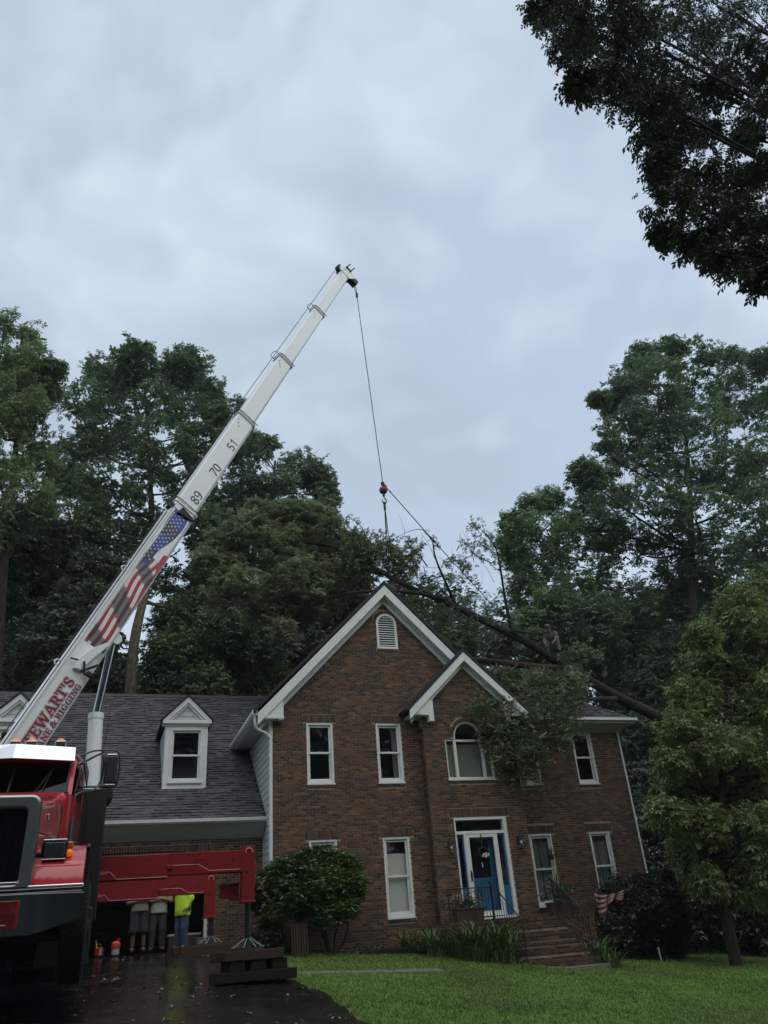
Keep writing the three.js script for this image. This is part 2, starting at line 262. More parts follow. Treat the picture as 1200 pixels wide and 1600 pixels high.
// ---- windows: casing with two sashes, panes and a sill
function win(x0, x1, y0, y1, z, { shadeTo, curtain } = {}) {
  const w = HW('window', [ring(x0, x1, y0, y1, 0.06, z - 0.11, z - 0.015), ring(x0 + 0.06, x1 - 0.06, y0 + 0.06, y1 - 0.06, 0.018, z - 0.1, z - 0.05)], white);
  const a = x0 + 0.078, b = x1 - 0.078, c = y0 + 0.078, d = y1 - 0.078, m = (c + d) / 2;
  HW('sash', ring(a, b, m - 0.02, d, [0.045, 0.04, 0.05, 0.04], z - 0.1, z - 0.072), white, w); HW('sash', ring(a, b, c, m + 0.02, [0.045, 0.04, 0.065, 0.04], z - 0.135, z - 0.105), white, w);
  HW('pane', box(a + 0.038, b - 0.038, m + 0.03, d - 0.043, z - 0.088, z - 0.085), glass, w); HW('pane', box(a + 0.038, b - 0.038, c + 0.063, m - 0.023, z - 0.122, z - 0.119), glass, w);
  HW('sash_lock', rbox((a + b) / 2 - 0.03, (a + b) / 2 + 0.03, m + 0.02, m + 0.045, z - 0.105, z - 0.085, 0.008), white, w);
  HW('sill', prismX([[z - 0.1, y0 - 0.035], [z + 0.035, y0 - 0.035], [z + 0.035, y0 - 0.008], [z - 0.1, y0 + 0.004]], x0 - 0.02, x1 + 0.02, 0.004), white, w);
  if (shadeTo) HW('roller_shade', [box(a, b, shadeTo[0], shadeTo[1], z - 0.2, z - 0.197), box(a, b, shadeTo[0] - 0.02, shadeTo[0], z - 0.21, z - 0.19)], shadeMat, w);
  if (curtain) { const pts = []; const cw = (s, e) => { const q = []; for (let i = 0; i <= 40; i++) { const t = i / 40; q.push([s + (e - s) * t, 0.022 * Math.sin(t * 44) + 0.01 * Math.sin(t * 17)]); } return q; };
    for (const [s, e] of curtain) { const f = cw(a + (b - a) * s, a + (b - a) * e), back = f.map((p) => [p[0], p[1] - 0.006]).reverse(); const g = prism([...f, ...back], c, d + 0.05); g.rotateX(-Math.PI / 2); g.translate(0, 0, z - 0.24); HW('curtain', g, curtainMat, w); } }
  return w;
}
// ---- main gabled block
const AX = 7.89, MX0 = 4.34, MX1 = 11.44, gableLeft = (y) => Math.max(MX0, AX - (11.02 - y) / 1.03), gableRight = (y) => Math.min(MX1, AX + (11.02 - y) / 1.03);
const mainWins = [[5.3, 6.09, 5.48, 7.17], [7.39, 8.17, 5.48, 7.17], [5.3, 6.09, 2.04, 4.03], [7.39, 8.17, 2.04, 4.03]];
const archTop = (cx, r, yb, ys) => { const p = [[cx - r, yb], [cx + r, yb]]; for (let i = 0; i <= 20; i++) { const a = Math.PI * i / 20; p.push([cx + r * Math.cos(a), ys + r * Math.sin(a)]); } return p; };
const vent = archTop(7.96, 0.34, 9.47, 10.3);
const mainOutline = [[MX0, 0.8], [8.95, 0.8], [8.95, 7.32], [MX1, 7.32], [MX1, 7.57], [AX, 11.02], [MX0, 7.57]];
const mainWall = wallPanel('front_wall', mainOutline, -0.2, -0.003, [...mainWins, vent]);
{
  const bx = mainWins.flatMap(([a, b, c, d]) => [[a, b, c - 0.11, d], [a - 0.11, b + 0.11, d + 0.0, d + 0.24]]);
  const ventCut = []; for (let i = 0; i < 24; i++) { const ya = 9.4 + i * 0.06, yb = ya + 0.06, R = 0.46, yy = Math.max(0, ya - 10.3), hw = ya < 9.47 ? 0.38 : yy < 0.46 ? (ya > 10.28 ? Math.sqrt(Math.max(0, R * R - yy * yy)) : 0.34) : 0; if (hw > 0.02) ventCut.push([7.96 - hw, 7.96 + hw, ya, yb]); }
  layBricks(mainWall, { u0: MX0, u1: MX1, y0: 1.05, y1: 11.0, z: 0, left: gableLeft, right: gableRight, holes: [...bx, ...ventCut, [8.95, MX1 + 0.1, 0, 7.32]] });
  for (const [a, b, c, d] of mainWins) { soldier(mainWall, a - 0.1, b + 0.1, d + 0.015, d + 0.235, 0.004); soldier(mainWall, a - 0.01, b + 0.01, c - 0.11, c - 0.04, 0.02, 0.2); }
  for (let i = 0; i < 17; i++) { const a = Math.PI * (i + 0.5) / 17; allBricks.push([7.96 + 0.4 * Math.cos(a), 10.3 + 0.4 * Math.sin(a), 0.004, 0.1, 0.058, 0.026, i % 2 ? 0 : 3, mainWall, a]); }
  soldier(mainWall, 7.6, 8.32, 9.4, 9.47, 0.02, 0.2);
}
win(...mainWins[0], 0); win(...mainWins[1], 0, { curtain: [[0.75, 1]] }); win(...mainWins[2], 0); win(...mainWins[3], 0, { shadeTo: [2.1, 3.62] });
{ // arched louvred vent
  const v = HW('gable_vent', prism(vent, -0.1, 0.03, [archTop(7.96, 0.265, 9.545, 10.3)], 0.006), white);
  for (let i = 0; i < 13; i++) { const y = 9.585 + i * 0.076, hw = y > 10.27 ? Math.sqrt(Math.max(0, 0.27 * 0.27 - (y + 0.03 - 10.3) ** 2)) : 0.27; if (hw < 0.06) continue; HW('louvre', prismX([[-0.085, y + 0.06], [-0.075, y + 0.066], [0.012, y + 0.006], [0.012, y - 0.008]], 7.96 - hw, 7.96 + hw), white, v); }
}
// sides, back and floors, so that the house is closed
HW('side_wall', [box(MX0, MX0 + 0.2, 0.8, 7.3, -9.2, -0.2), box(MX1 - 0.2, MX1, 0.8, 7.3, -9.2, -0.2), box(MX0, MX1, 0.8, 7.3, -9.4, -9.2)], mortar);
HW('floor_slab', [box(MX0 + 0.2, MX1 - 0.2, 1.6, 1.75, -9.2, -0.2), box(MX0 + 0.2, MX1 - 0.2, 4.6, 4.75, -9.2, -0.2), box(MX0 + 0.2, MX1 - 0.2, 7.35, 7.45, -9.2, -0.2), box(MX0 + 0.2, MX1 - 0.2, 1.75, 7.35, -3.1, -3.0)], roomMat);
// roofs
const shingleBase = std(0x2b2a2e, 0.9);
const roofDark = std(0x26262a, 0.85);
function slab2(xe, ye, xr, yr, t, z0, z1) { return prism([[xe, ye], [xr, yr], [xr, yr + t], [xe, ye + t * 0.9]], z0, z1); }
HW('roof', [slab2(3.8, 7.4, AX, 11.52, 0.14, -9.7, 0.34), slab2(2 * AX - 3.8, 7.4, AX, 11.52, 0.14, -9.7, 0.34)], roofDark);
function rake(name, cx, yPeak, slope, xl, z, d, hTop, hLow, zf, parent = house) { // white boards along both edges of a gable; the lower board sits further back
  const out = [], low = [], w = cx - xl;
  for (const s of [-1, 1]) {
    out.push(prism([[cx, yPeak], [cx + s * w, yPeak - slope * w], [cx + s * w, yPeak - slope * w - hTop], [cx, yPeak - hTop]].slice(0, 4), z + 0.0, z + d));
    low.push(prism([[cx, yPeak - hTop + 0.03], [cx + s * (w - 0.1), yPeak - slope * (w - 0.1) - hTop + 0.03], [cx + s * (w - 0.1), yPeak - slope * (w - 0.1) - hTop - hLow], [cx, yPeak - hTop - hLow]], zf + 0.015, zf + 0.06));
  }
  HW(name, merge([out[0]]), white, parent); HW(name, merge([out[1]]), white, parent); HW('frieze_board', merge([low[0]]), white, parent); HW('frieze_board', merge([low[1]]), white, parent);
}
rake('rake_board', AX, 11.5, 1.03, 3.86, 0.27, 0.05, 0.33, 0.19, 0);
HW('rake_soffit', [prism([[AX, 11.2], [3.9, 7.09], [3.9, 7.06], [AX, 11.17]], 0.03, 0.27), prism([[AX, 11.2], [11.88, 7.09], [11.88, 7.06], [AX, 11.17]], 0.03, 0.27)], white);
HW('eave_return', [prism([[3.88, 7.26], [4.46, 7.24], [4.46, 7.17], [4.59, 7.17], [4.59, 7.72], [4.36, 7.75]], 0.02, 0.28), box(3.92, 4.6, 7.2, 7.28, 0.0, 0.3)], white);
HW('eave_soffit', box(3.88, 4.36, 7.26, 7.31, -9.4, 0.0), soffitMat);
HW('eave_fascia', box(3.85, 3.89, 7.26, 7.45, -9.4, 0.0), white);
HW('gutter', prism([[3.72, 7.44], [3.7, 7.34], [3.75, 7.29], [3.85, 7.29], [3.85, 7.44], [3.835, 7.44], [3.835, 7.31], [3.76, 7.31], [3.72, 7.35], [3.735, 7.44]], -9.4, 0.3), white);
HW('downspout', [tube([V(3.8, 7.32, 0.2), V(3.8, 7.12, 0.19), V(3.86, 6.95, 0.15), V(4.12, 6.84, 0.08), V(4.27, 6.7, 0.06)], 0.042, 8, 20), straight(V(4.27, 6.72, 0.06), V(4.27, 1.5, 0.06), 0.042, 8)], white);
HW('corner_board', [box(4.24, 4.338, 1.4, 7.2, -0.11, -0.01), box(4.315, 4.338, 1.4, 4.3, -1.42, -1.34)], white);
{ const g = prismX([[0, 0], [0.012, 0], [0.006, 0.19], [0, 0.19]].map(([a, b]) => [a, b]), 0, 9); // boards of the side wall
  for (let i = 0; i < 32; i++) { const y = 1.5 + i * 0.178; HW('siding_board', prism([[MX0 - 0.022, y], [MX0 - 0.001, y], [MX0 - 0.001, y + 0.186], [MX0 - 0.006, y + 0.186]], -8.6, -0.11), sidingMat); } }

// ---- entry block
const EX = 10.22, E0 = 8.75, E1 = 11.69, EZ = 0.35;
const eL = (y) => Math.max(E0, EX - (8.83 - y) / 0.95), eR = (y) => Math.min(E1, EX + (8.83 - y) / 0.95);
const wide = [9.4, 10.9, 5.48, 6.62], archW = archTop(10.16, 0.46, 6.62, 6.7);
const wideHole = [[9.4, 5.48], [10.9, 5.48], [10.9, 6.62], [10.62, 6.62], ...archW.slice(2), [9.7, 6.62], [9.4, 6.62]];
const doorHole = [9.41, 11.05, 1.8, 4.44];
const entryWall = wallPanel('entry_wall', [[E0, 0.3], [E1, 0.3], [E1, 7.28], [EX, 8.83], [E0, 7.28]], EZ - 0.2, EZ - 0.003, [doorHole, wideHole]);
HW('entry_side_wall', [box(E0, E0 + 0.2, 0.6, 7.3, 0, EZ - 0.2), box(E1 - 0.2, E1, 0.3, 7.3, -0.9, EZ - 0.2), box(E0 + 0.2, E1 - 0.2, 7.1, 7.2, -0.9, EZ - 0.2)], mortar);
{
  const cut = []; for (let i = 0; i < 12; i++) { const ya = 6.62 + i * 0.06, yy = Math.max(0, ya - 6.7), hw = yy < 0.555 ? Math.sqrt(0.57 * 0.57 - yy * yy) : 0; if (hw > 0.03) cut.push([10.16 - hw, 10.16 + hw, ya, ya + 0.06]); }
  layBricks(entryWall, { u0: E0, u1: E1, y0: 0.6, y1: 8.8, z: EZ, left: eL, right: eR, holes: [[9.4, 10.9, 5.37, 6.62], doorHole, [9.3, 11.16, 4.44, 4.68], ...cut] });
  layBricks(entryWall, { u0: 0.0, u1: EZ - 0.02, y0: 1.05, y1: 7.0, z: E0 - 0.012, ax: 1 });
  layBricks(entryWall, { u0: -0.74, u1: EZ - 0.02, y0: 0.6, y1: 7.0, z: E1 + 0.012, ax: 1 });
  soldier(entryWall, 9.31, 11.15, 4.455, 4.675, EZ + 0.004); soldier(entryWall, 9.39, 10.91, 5.37, 5.44, EZ + 0.02, 0.2);
  for (let i = 0; i < 22; i++) { const a = Math.PI * (i + 0.5) / 22; allBricks.push([10.16 + 0.52 * Math.cos(a), 6.7 + 0.52 * Math.sin(a), EZ + 0.004, 0.1, 0.062, 0.026, i % 2 ? 0 : 1, entryWall, a]); }
}
{ // wide window with an arched middle light, blinds behind
  const z = EZ, w = HW('window', [ring(9.4, 10.9, 5.48, 6.62, [0.04, 0.05, 0.06, 0.05], z - 0.12, z - 0.03), prism(archTop(10.16, 0.46, 6.56, 6.7), z - 0.12, z - 0.03, [archTop(10.16, 0.405, 6.58, 6.7)])], white);
  HW('mullion', box(9.68, 9.76, 5.53, 6.6, z - 0.12, z - 0.025), white, w); HW('mullion', box(10.56, 10.64, 5.53, 6.6, z - 0.12, z - 0.025), white, w); 
  HW('pane', box(9.45, 9.69, 5.54, 6.58, z - 0.09, z - 0.087), glass, w); HW('pane', box(10.63, 10.85, 5.54, 6.58, z - 0.09, z - 0.087), glass, w); HW('pane', prism(archTop(10.16, 0.42, 5.54, 6.7), z - 0.09, z - 0.087), glass, w);
  HW('sill', prismX([[z - 0.1, 5.44], [z + 0.035, 5.44], [z + 0.035, 5.475], [z - 0.1, 5.485]], 9.38, 10.92, 0.004), white, w);
  const sl = []; for (let i = 0; i < 36; i++) { const y = 5.56 + i * 0.0265, k = Math.max(0, 1 - i / 14); for (const [a, b] of [[9.47, 9.69], [9.78, 10.55], [10.65, 10.84]]) { const g = prismX([[-0.012, -0.008], [-0.012, -0.006], [0.012, 0.009], [0.012, 0.007]], a, b); if (b - a > 0.5) { const p = g.attributes.position; for (let q = 0; q < p.count; q++) { const t = (p.getX(q) - a) / (b - a); p.setY(q, p.getY(q) - 0.0 + k * 0.05 * Math.sin(t * 3.1) * (t > 0.4 ? 1 : 0.4)); } } g.translate(0, y, z - 0.17); sl.push(g); } }
  HW('blind_slats', sl, blindMat, w).userData.kind = 'stuff';
}
HW('entry_roof', [prism([[8.2, 7.36], [EX, 9.27], [EX, 9.38], [8.14, 7.44]], -3.4, EZ + 0.3), prism([[2 * EX - 8.2, 7.36], [EX, 9.27], [EX, 9.38], [2 * EX - 8.14, 7.44]], -3.4, EZ + 0.3)], roofDark);
rake('entry_rake_board', EX, 9.25, 0.945, 8.27, EZ + 0.23, 0.05, 0.27, 0.15, EZ);
HW('rake_soffit', [prism([[EX, 9.02], [8.3, 7.2], [8.3, 7.18], [EX, 9.0]], EZ, EZ + 0.23), prism([[EX, 9.02], [2 * EX - 8.3, 7.2], [2 * EX - 8.3, 7.18], [EX, 9.0]], EZ, EZ + 0.23)], white);
for (const s of [-1, 1]) HW('entry_eave_return', [prism([[EX + s * 1.93, 7.3], [EX + s * 1.34, 7.27], [EX + s * 1.34, 7.1], [EX + s * 1.18, 7.1], [EX + s * 1.18, 7.72], [EX + s * 1.42, 7.72]].sort(() => 0), EZ + 0.015, EZ + 0.24)], white);
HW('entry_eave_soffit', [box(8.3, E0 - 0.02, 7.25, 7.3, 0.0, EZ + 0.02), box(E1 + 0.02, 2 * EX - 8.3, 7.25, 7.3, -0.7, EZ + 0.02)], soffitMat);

// ---- front door unit
{
  const z = EZ, d = HW('door_frame', [ring(9.41, 11.05, 1.86, 4.44, [0.075, 0.1, 0.02, 0.05], z - 0.16, z - 0.01), box(9.46, 10.95, 3.99, 4.07, z - 0.15, z - 0.02), box(9.46, 10.95, 1.84, 1.9, z - 0.2, z + 0.08)], white);
  HW('transom_pane', box(9.46, 10.95, 4.07, 4.365, z - 0.12, z - 0.115), glass, d);
  const blue = phy(lin(0.016, 0.12, 0.26), 0.38, { clearcoat: 0.3, clearcoatRoughness: 0.2 });
  for (const [a, b] of [[9.47, 9.7], [10.7, 10.95]]) { HW('sidelight', [ring(a, b, 1.9, 3.99, [0.06, 0.045, 0.75, 0.045], z - 0.13, z - 0.09), box(a + 0.06, b - 0.06, 2.02, 2.5, z - 0.09, z - 0.075)], blue, d); HW('sidelight_pane', box(a + 0.04, b - 0.04, 2.64, 3.94, z - 0.115, z - 0.11), glass, d); }
  const inner = HW('front_door', [ring(9.79, 10.62, 1.92, 3.98, [0.14, 0.13, 0.95, 0.13], z - 0.28, z - 0.235), box(9.9, 10.16, 2.06, 2.6, z - 0.236, z - 0.222), box(10.25, 10.51, 2.06, 2.6, z - 0.236, z - 0.222), box(9.79, 10.62, 2.74, 2.8, z - 0.236, z - 0.225)], blue);
  HW('door_pane', box(9.91, 10.5, 2.86, 3.85, z - 0.26, z - 0.255), glass, inner);
  const storm = HW('storm_door', [ring(9.71, 10.69, 1.92, 3.985, [0.085, 0.105, 0.12, 0.125], z - 0.08, z - 0.03), box(9.68, 9.73, 1.9, 3.99, z - 0.1, z - 0.02), box(10.67, 10.71, 1.9, 3.99, z - 0.1, z - 0.02)], white);
  HW('storm_pane', box(9.83, 10.59, 2.03, 3.91, z - 0.06, z - 0.056), glass, storm);
  HW('door_handle', [rbox(9.765, 9.8, 2.78, 3.06, z - 0.03, z - 0.015, 0.006), straight(V(9.78, 2.82, z - 0.02), V(9.78, 2.82, z + 0.03), 0.012), straight(V(9.78, 2.8, z + 0.03), V(9.78, 3.02, z + 0.03), 0.011)], std(0x0c0c0c, 0.4), storm);
  HW('hall_floor', box(9.2, 11.3, 1.8, 1.86, -2.5, z - 0.2), roomMat); HW('hall_ceiling', box(9.2, 11.3, 4.7, 4.8, -2.5, z - 0.2), roomMat);
}
// ---- right wing
const RZ = -0.75, R1 = 16.16;
const rWins = [[14.4, 15.14, 5.49, 7.14], [12.28, 13.06, 5.49, 7.14], [14.4, 15.14, 2.08, 4.05], [12.3, 13.08, 2.08, 4.05]];
const wingWall = wallPanel('wing_wall', [[11.44, 0.1], [R1, 0.1], [R1, 7.3], [11.44, 7.3]], RZ - 0.2, RZ - 0.003, rWins);
HW('wing_side_wall', [box(R1 - 0.2, R1, 0.1, 7.3, -9.4, RZ - 0.2), box(MX1, R1, 0.1, 7.3, -9.6, -9.4), box(MX1, R1 - 0.2, 1.6, 1.75, -9.4, RZ - 0.2), box(MX1, R1 - 0.2, 4.6, 4.75, -9.4, RZ - 0.2), box(MX1, R1 - 0.2, 1.75, 7.3, -3.9, -3.8)], roomMat);
layBricks(wingWall, { u0: 11.44, u1: R1, y0: 0.4, y1: 7.24, z: RZ, holes: rWins.flatMap(([a, b, c, d]) => [[a, b, c - 0.11, d], [a - 0.11, b + 0.11, d, d + 0.24]]) });
for (const [a, b, c, d] of rWins) { if (d < 5) soldier(wingWall, a - 0.1, b + 0.1, d + 0.015, d + 0.235, RZ + 0.004); soldier(wingWall, a - 0.01, b + 0.01, c - 0.11, c - 0.04, RZ + 0.02, 0.2); }
win(...rWins[0], RZ); win(...rWins[1], RZ); win(...rWins[2], RZ, { curtain: [[0, 0.45], [0.52, 1]] }); win(...rWins[3], RZ, { curtain: [[0, 0.48], [0.55, 1]] });
HW('downspout', straight(V(R1 + 0.03, 7.2, RZ + 0.03), V(R1 + 0.03, 0.5, RZ + 0.03), 0.032, 8), white);
// hipped roof with box eaves
const hipE = [11.2, 16.62, -0.22, -10.0], hipY = 7.47, hipS = 0.75;
const hipRun = 4.89, ridgeY = hipY + hipS * hipRun, ridgeZ = (hipE[2] + hipE[3]) / 2;
{
  const [a, b, f, k] = hipE, P = [V(a - 4, hipY, f), V(b, hipY, f), V(b, hipY, k), V(a - 4, hipY, k), V(a - 4, ridgeY, ridgeZ), V(b - hipRun, ridgeY, ridgeZ)];
  const pos = []; for (const t of [[0, 1, 5], [0, 5, 4], [1, 2, 5], [2, 3, 4], [2, 4, 5]]) for (const i of t) pos.push(P[i].x, P[i].y, P[i].z);
  const g = new THREE.BufferGeometry(); g.setAttribute('position', new THREE.Float32BufferAttribute(pos, 3)); g.setAttribute('uv', new THREE.Float32BufferAttribute(pos.filter((_, i) => i % 3 !== 1), 2)); g.computeVertexNormals();
  HW('hip_roof', g, shingleBase);
  HW('wing_eave', [prism(rect(11.75, b, hipY - 0.16, hipY - 0.015), f - 0.03, f), box(b - 0.03, b, hipY - 0.16, hipY - 0.015, k, f - 0.03)], white);
  HW('wing_gutter', [box(12.2, b + 0.06, hipY - 0.09, hipY - 0.005, f + 0.003, f + 0.1)], white);
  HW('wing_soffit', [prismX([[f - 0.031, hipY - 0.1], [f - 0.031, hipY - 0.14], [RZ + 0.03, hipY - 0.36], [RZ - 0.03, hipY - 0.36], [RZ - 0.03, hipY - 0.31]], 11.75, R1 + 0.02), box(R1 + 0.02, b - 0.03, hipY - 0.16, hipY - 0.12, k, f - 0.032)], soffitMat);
}
// ---- garage wing
const GZ = -1.35, gX0 = -8.2, gEave = [-0.88, 4.78], gS = 0.82, gRidge = [-7.2, 9.96];
const garageWall = wallPanel('garage_wall', [[gX0, 1.2], [-2.1, 1.2], [-2.1, 3.96], [2.85, 3.96], [2.85, 1.2], [MX0 - 0.03, 1.2], [MX0 - 0.03, 4.6], [gX0, 4.6]], GZ - 0.2, GZ - 0.003, []);
layBricks(garageWall, { u0: 2.85, u1: MX0 - 0.03, y0: 1.4, y1: 4.34, z: GZ, holes: [[-3, 3.08, 3.96, 4.2]] });
layBricks(garageWall, { u0: -3, u1: 2.85, y0: 4.2, y1: 4.34, z: GZ });
soldier(garageWall, -2.3, 3.08, 3.97, 4.19, GZ + 0.004);
HW('door_jamb', [box(2.78, 2.849, 1.6, 3.96, GZ - 0.2, GZ + 0.0), box(-2.1, 2.78, 3.88, 3.959, GZ - 0.2, GZ + 0.0)], white);
HW('garage_interior', [box(gX0, gX0 + 0.2, 1.2, 4.6, -9, GZ - 0.2), box(gX0, MX0 - 0.05, 1.2, 4.6, -9.2, -9), box(gX0 + 0.2, MX0 - 0.05, 4.5, 4.6, -9, GZ - 0.2)], roomMat);
HW('garage_floor', box(gX0 + 0.2, MX0 - 0.05, 1.3, 1.655, -9, GZ - 0.2), concrete);
const gSlope = (x, s, off = 0) => { const L = Math.hypot(gRidge[0] - gEave[0], gRidge[1] - gEave[1]); return V(x, gEave[1] + (gRidge[1] - gEave[1]) * s / L + off * 0.773, gEave[0] + (gRidge[0] - gEave[0]) * s / L + off * 0.634); };
const gLen = Math.hypot(gRidge[0] - gEave[0], gRidge[1] - gEave[1]);
{
  const t = 0.1; HW('garage_roof', prismX([[gEave[0], gEave[1]], [gRidge[0], gRidge[1]], [-13.4, 4.78], [-13.4, 4.66], [gRidge[0], gRidge[1] - t], [gEave[0], gEave[1] - t]], gX0 - 0.3, MX0 - 0.02), shingleBase);
  HW('ridge_cap', prismX([[gRidge[0] + 0.17, gRidge[1] - 0.115], [gRidge[0], gRidge[1] + 0.04], [gRidge[0] - 0.17, gRidge[1] - 0.115], [gRidge[0], gRidge[1] + 0.015]], gX0 - 0.3, 6.3), std(0x3c3d40, 0.8));
  { const g = new THREE.BufferGeometry(), q = (x, s) => gSlope(x, s, -0.01), s0 = gLen * (7.38 - gEave[1]) / (gRidge[1] - gEave[1]), P = [q(MX0 - 0.1, s0), q(3.95, s0), q(6.45, gLen), q(MX0 - 0.1, gLen)], pos = [P[0], P[2], P[3], P[0], P[1], P[2]].flatMap((p) => p.toArray()); g.setAttribute('position', new THREE.Float32BufferAttribute(pos, 3)); g.setAttribute('uv', new THREE.Float32BufferAttribute(new Float32Array(12), 2)); g.computeVertexNormals(); HW('roof_saddle', g, shingleBase); }
  HW('garage_gutter', prismX([[gEave[0] + 0.13, 4.77], [gEave[0] + 0.12, 4.69], [gEave[0] + 0.07, 4.65], [gEave[0] - 0.02, 4.65], [gEave[0] - 0.02, 4.77], [gEave[0], 4.77], [gEave[0], 4.67], [gEave[0] + 0.06, 4.67], [gEave[0] + 0.105, 4.7], [gEave[0] + 0.115, 4.77]], gX0, MX0 - 0.03), white);
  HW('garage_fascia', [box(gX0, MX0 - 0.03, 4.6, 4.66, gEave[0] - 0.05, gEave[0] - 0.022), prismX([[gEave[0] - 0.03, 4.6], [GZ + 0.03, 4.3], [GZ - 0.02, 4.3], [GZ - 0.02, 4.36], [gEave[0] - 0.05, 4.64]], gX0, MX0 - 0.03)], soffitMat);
}
// ---- shingles
const shingleTones = [[0.068, 0.07, 0.074], [0.08, 0.082, 0.087], [0.056, 0.057, 0.061], [0.092, 0.094, 0.1], [0.074, 0.076, 0.081], [0.063, 0.065, 0.069]].map((c) => lin(...c));
const shingleBump = grainTex(128, (u, v) => { const k = 0.5 + 0.4 * torus4(u, v, 45, 71); return [B8(k), B8(k), B8(k)]; });
const shingleMat = std(0xffffff, 0.92, { bumpMap: shingleBump, bumpScale: 0.003 });
const shingleMats = shingleTones.map((c) => { const m = shingleMat.clone(); m.color = c; return m; });
const unitShingle = (() => { const g = new THREE.BufferGeometry(), p = [[-.5, 0, 0], [.5, 0, 0], [.5, 1, 0], [-.5, 1, 0], [-.5, 0, 1], [.5, 0, 1], [.5, 1, 0.12], [-.5, 1, 0.12]], f = [[4, 5, 6, 7], [0, 1, 5, 4], [1, 2, 6, 5], [3, 0, 4, 7]], pos = [], uv = []; for (const q of f) for (const k of [0, 1, 2, 0, 2, 3]) { pos.push(...p[q[k]]); uv.push(p[q[k]][0], p[q[k]][1] + p[q[k]][2]); } g.setAttribute('position', new THREE.Float32BufferAttribute(pos, 3)); g.setAttribute('uv', new THREE.Float32BufferAttribute(uv, 2)); g.computeVertexNormals(); return g; })();
const shingles = [], sr = rngOf(21);
function layShingles(origin, right, up, width, len, keep, expo = 0.14) { // right and up lie in the roof
  const n = right.clone().cross(up), basis = new THREE.Matrix4().makeBasis(right, up, n), q = new THREE.Quaternion().setFromRotationMatrix(basis);
  for (let j = 0; j * expo < len; j++) {
    let x = -sr() * 0.3;
    while (x < width) {
      const w = 0.13 + sr() * 0.17, a = Math.max(0, x), b = Math.min(width, x + w), th = sr() < 0.45 ? 0.03 : 0.01; x += w;
      if (b - a < 0.03) continue; const c = origin.clone().addScaledVector(right, (a + b) / 2).addScaledVector(up, j * expo + expo / 2);
      if (!keep(c)) continue;
      const patch = fbm(c.x * 0.6, c.y * 0.6, c.z, 3), t = patch < -0.2 && sr() < 0.6 ? 2 : Math.floor(sr() * 6);
      shingles.push([origin.clone().addScaledVector(right, (a + b) / 2).addScaledVector(up, j * expo - 0.004), q, V(b - a - 0.006, expo * 1.12, th + 0.006), t, c.distanceTo(EYE)]);
    }
  }
}
const dormers = [[1.55, 2.78], [-3.13, -1.9]];
layShingles(gSlope(-7.5, 0, 0.001), V(1, 0, 0), gSlope(0, 1).sub(gSlope(0, 0)), 6.4 + 7.5, gLen - 0.1, (c) => c.x > -5.2 && c.x < (c.y < 7.5 ? MX0 - 0.04 : Math.max(MX0 - 0.04, 3.8 + (c.y - 7.54) / 1.01)) && !dormers.some(([a, b]) => c.x > a && c.x < b && c.z < -2.1 && c.y < 7.6));
layShingles(V(11.2, hipY, hipE[2]), V(1, 0, 0), V(0, hipS, -1).normalize(), 5.42, hipRun * 1.25, (c) => c.x < hipE[1] - (hipE[2] - c.z) - 0.05 && c.x > 11.3 + 0 * c.y);
{ // the nearest 300 of each kind are pieces of their own, the rest stay joined
  const o = new THREE.Object3D(), B = house.position;
  shingles.sort((a, b) => a[4] - b[4]);
  const rest = new THREE.InstancedMesh(unitShingle, shingleMat, shingles.length - 300); rest.name = 'shingle_courses'; rest.userData.kind = 'stuff'; shade(rest); house.add(rest);
  shingles.forEach((s, i) => { if (i < 300) { const m = part('shingle', unitShingle, shingleMats[s[3]], house); m.position.copy(s[0]).sub(B); m.quaternion.copy(s[1]); m.scale.copy(s[2]); } else { o.position.copy(s[0]).sub(B); o.quaternion.copy(s[1]); o.scale.copy(s[2]); o.updateMatrix(); rest.setMatrixAt(i - 300, o.matrix); const k = 0.88 + 0.24 * sr(); rest.setColorAt(i - 300, shingleTones[s[3]].clone().multiplyScalar(k)); } });
}
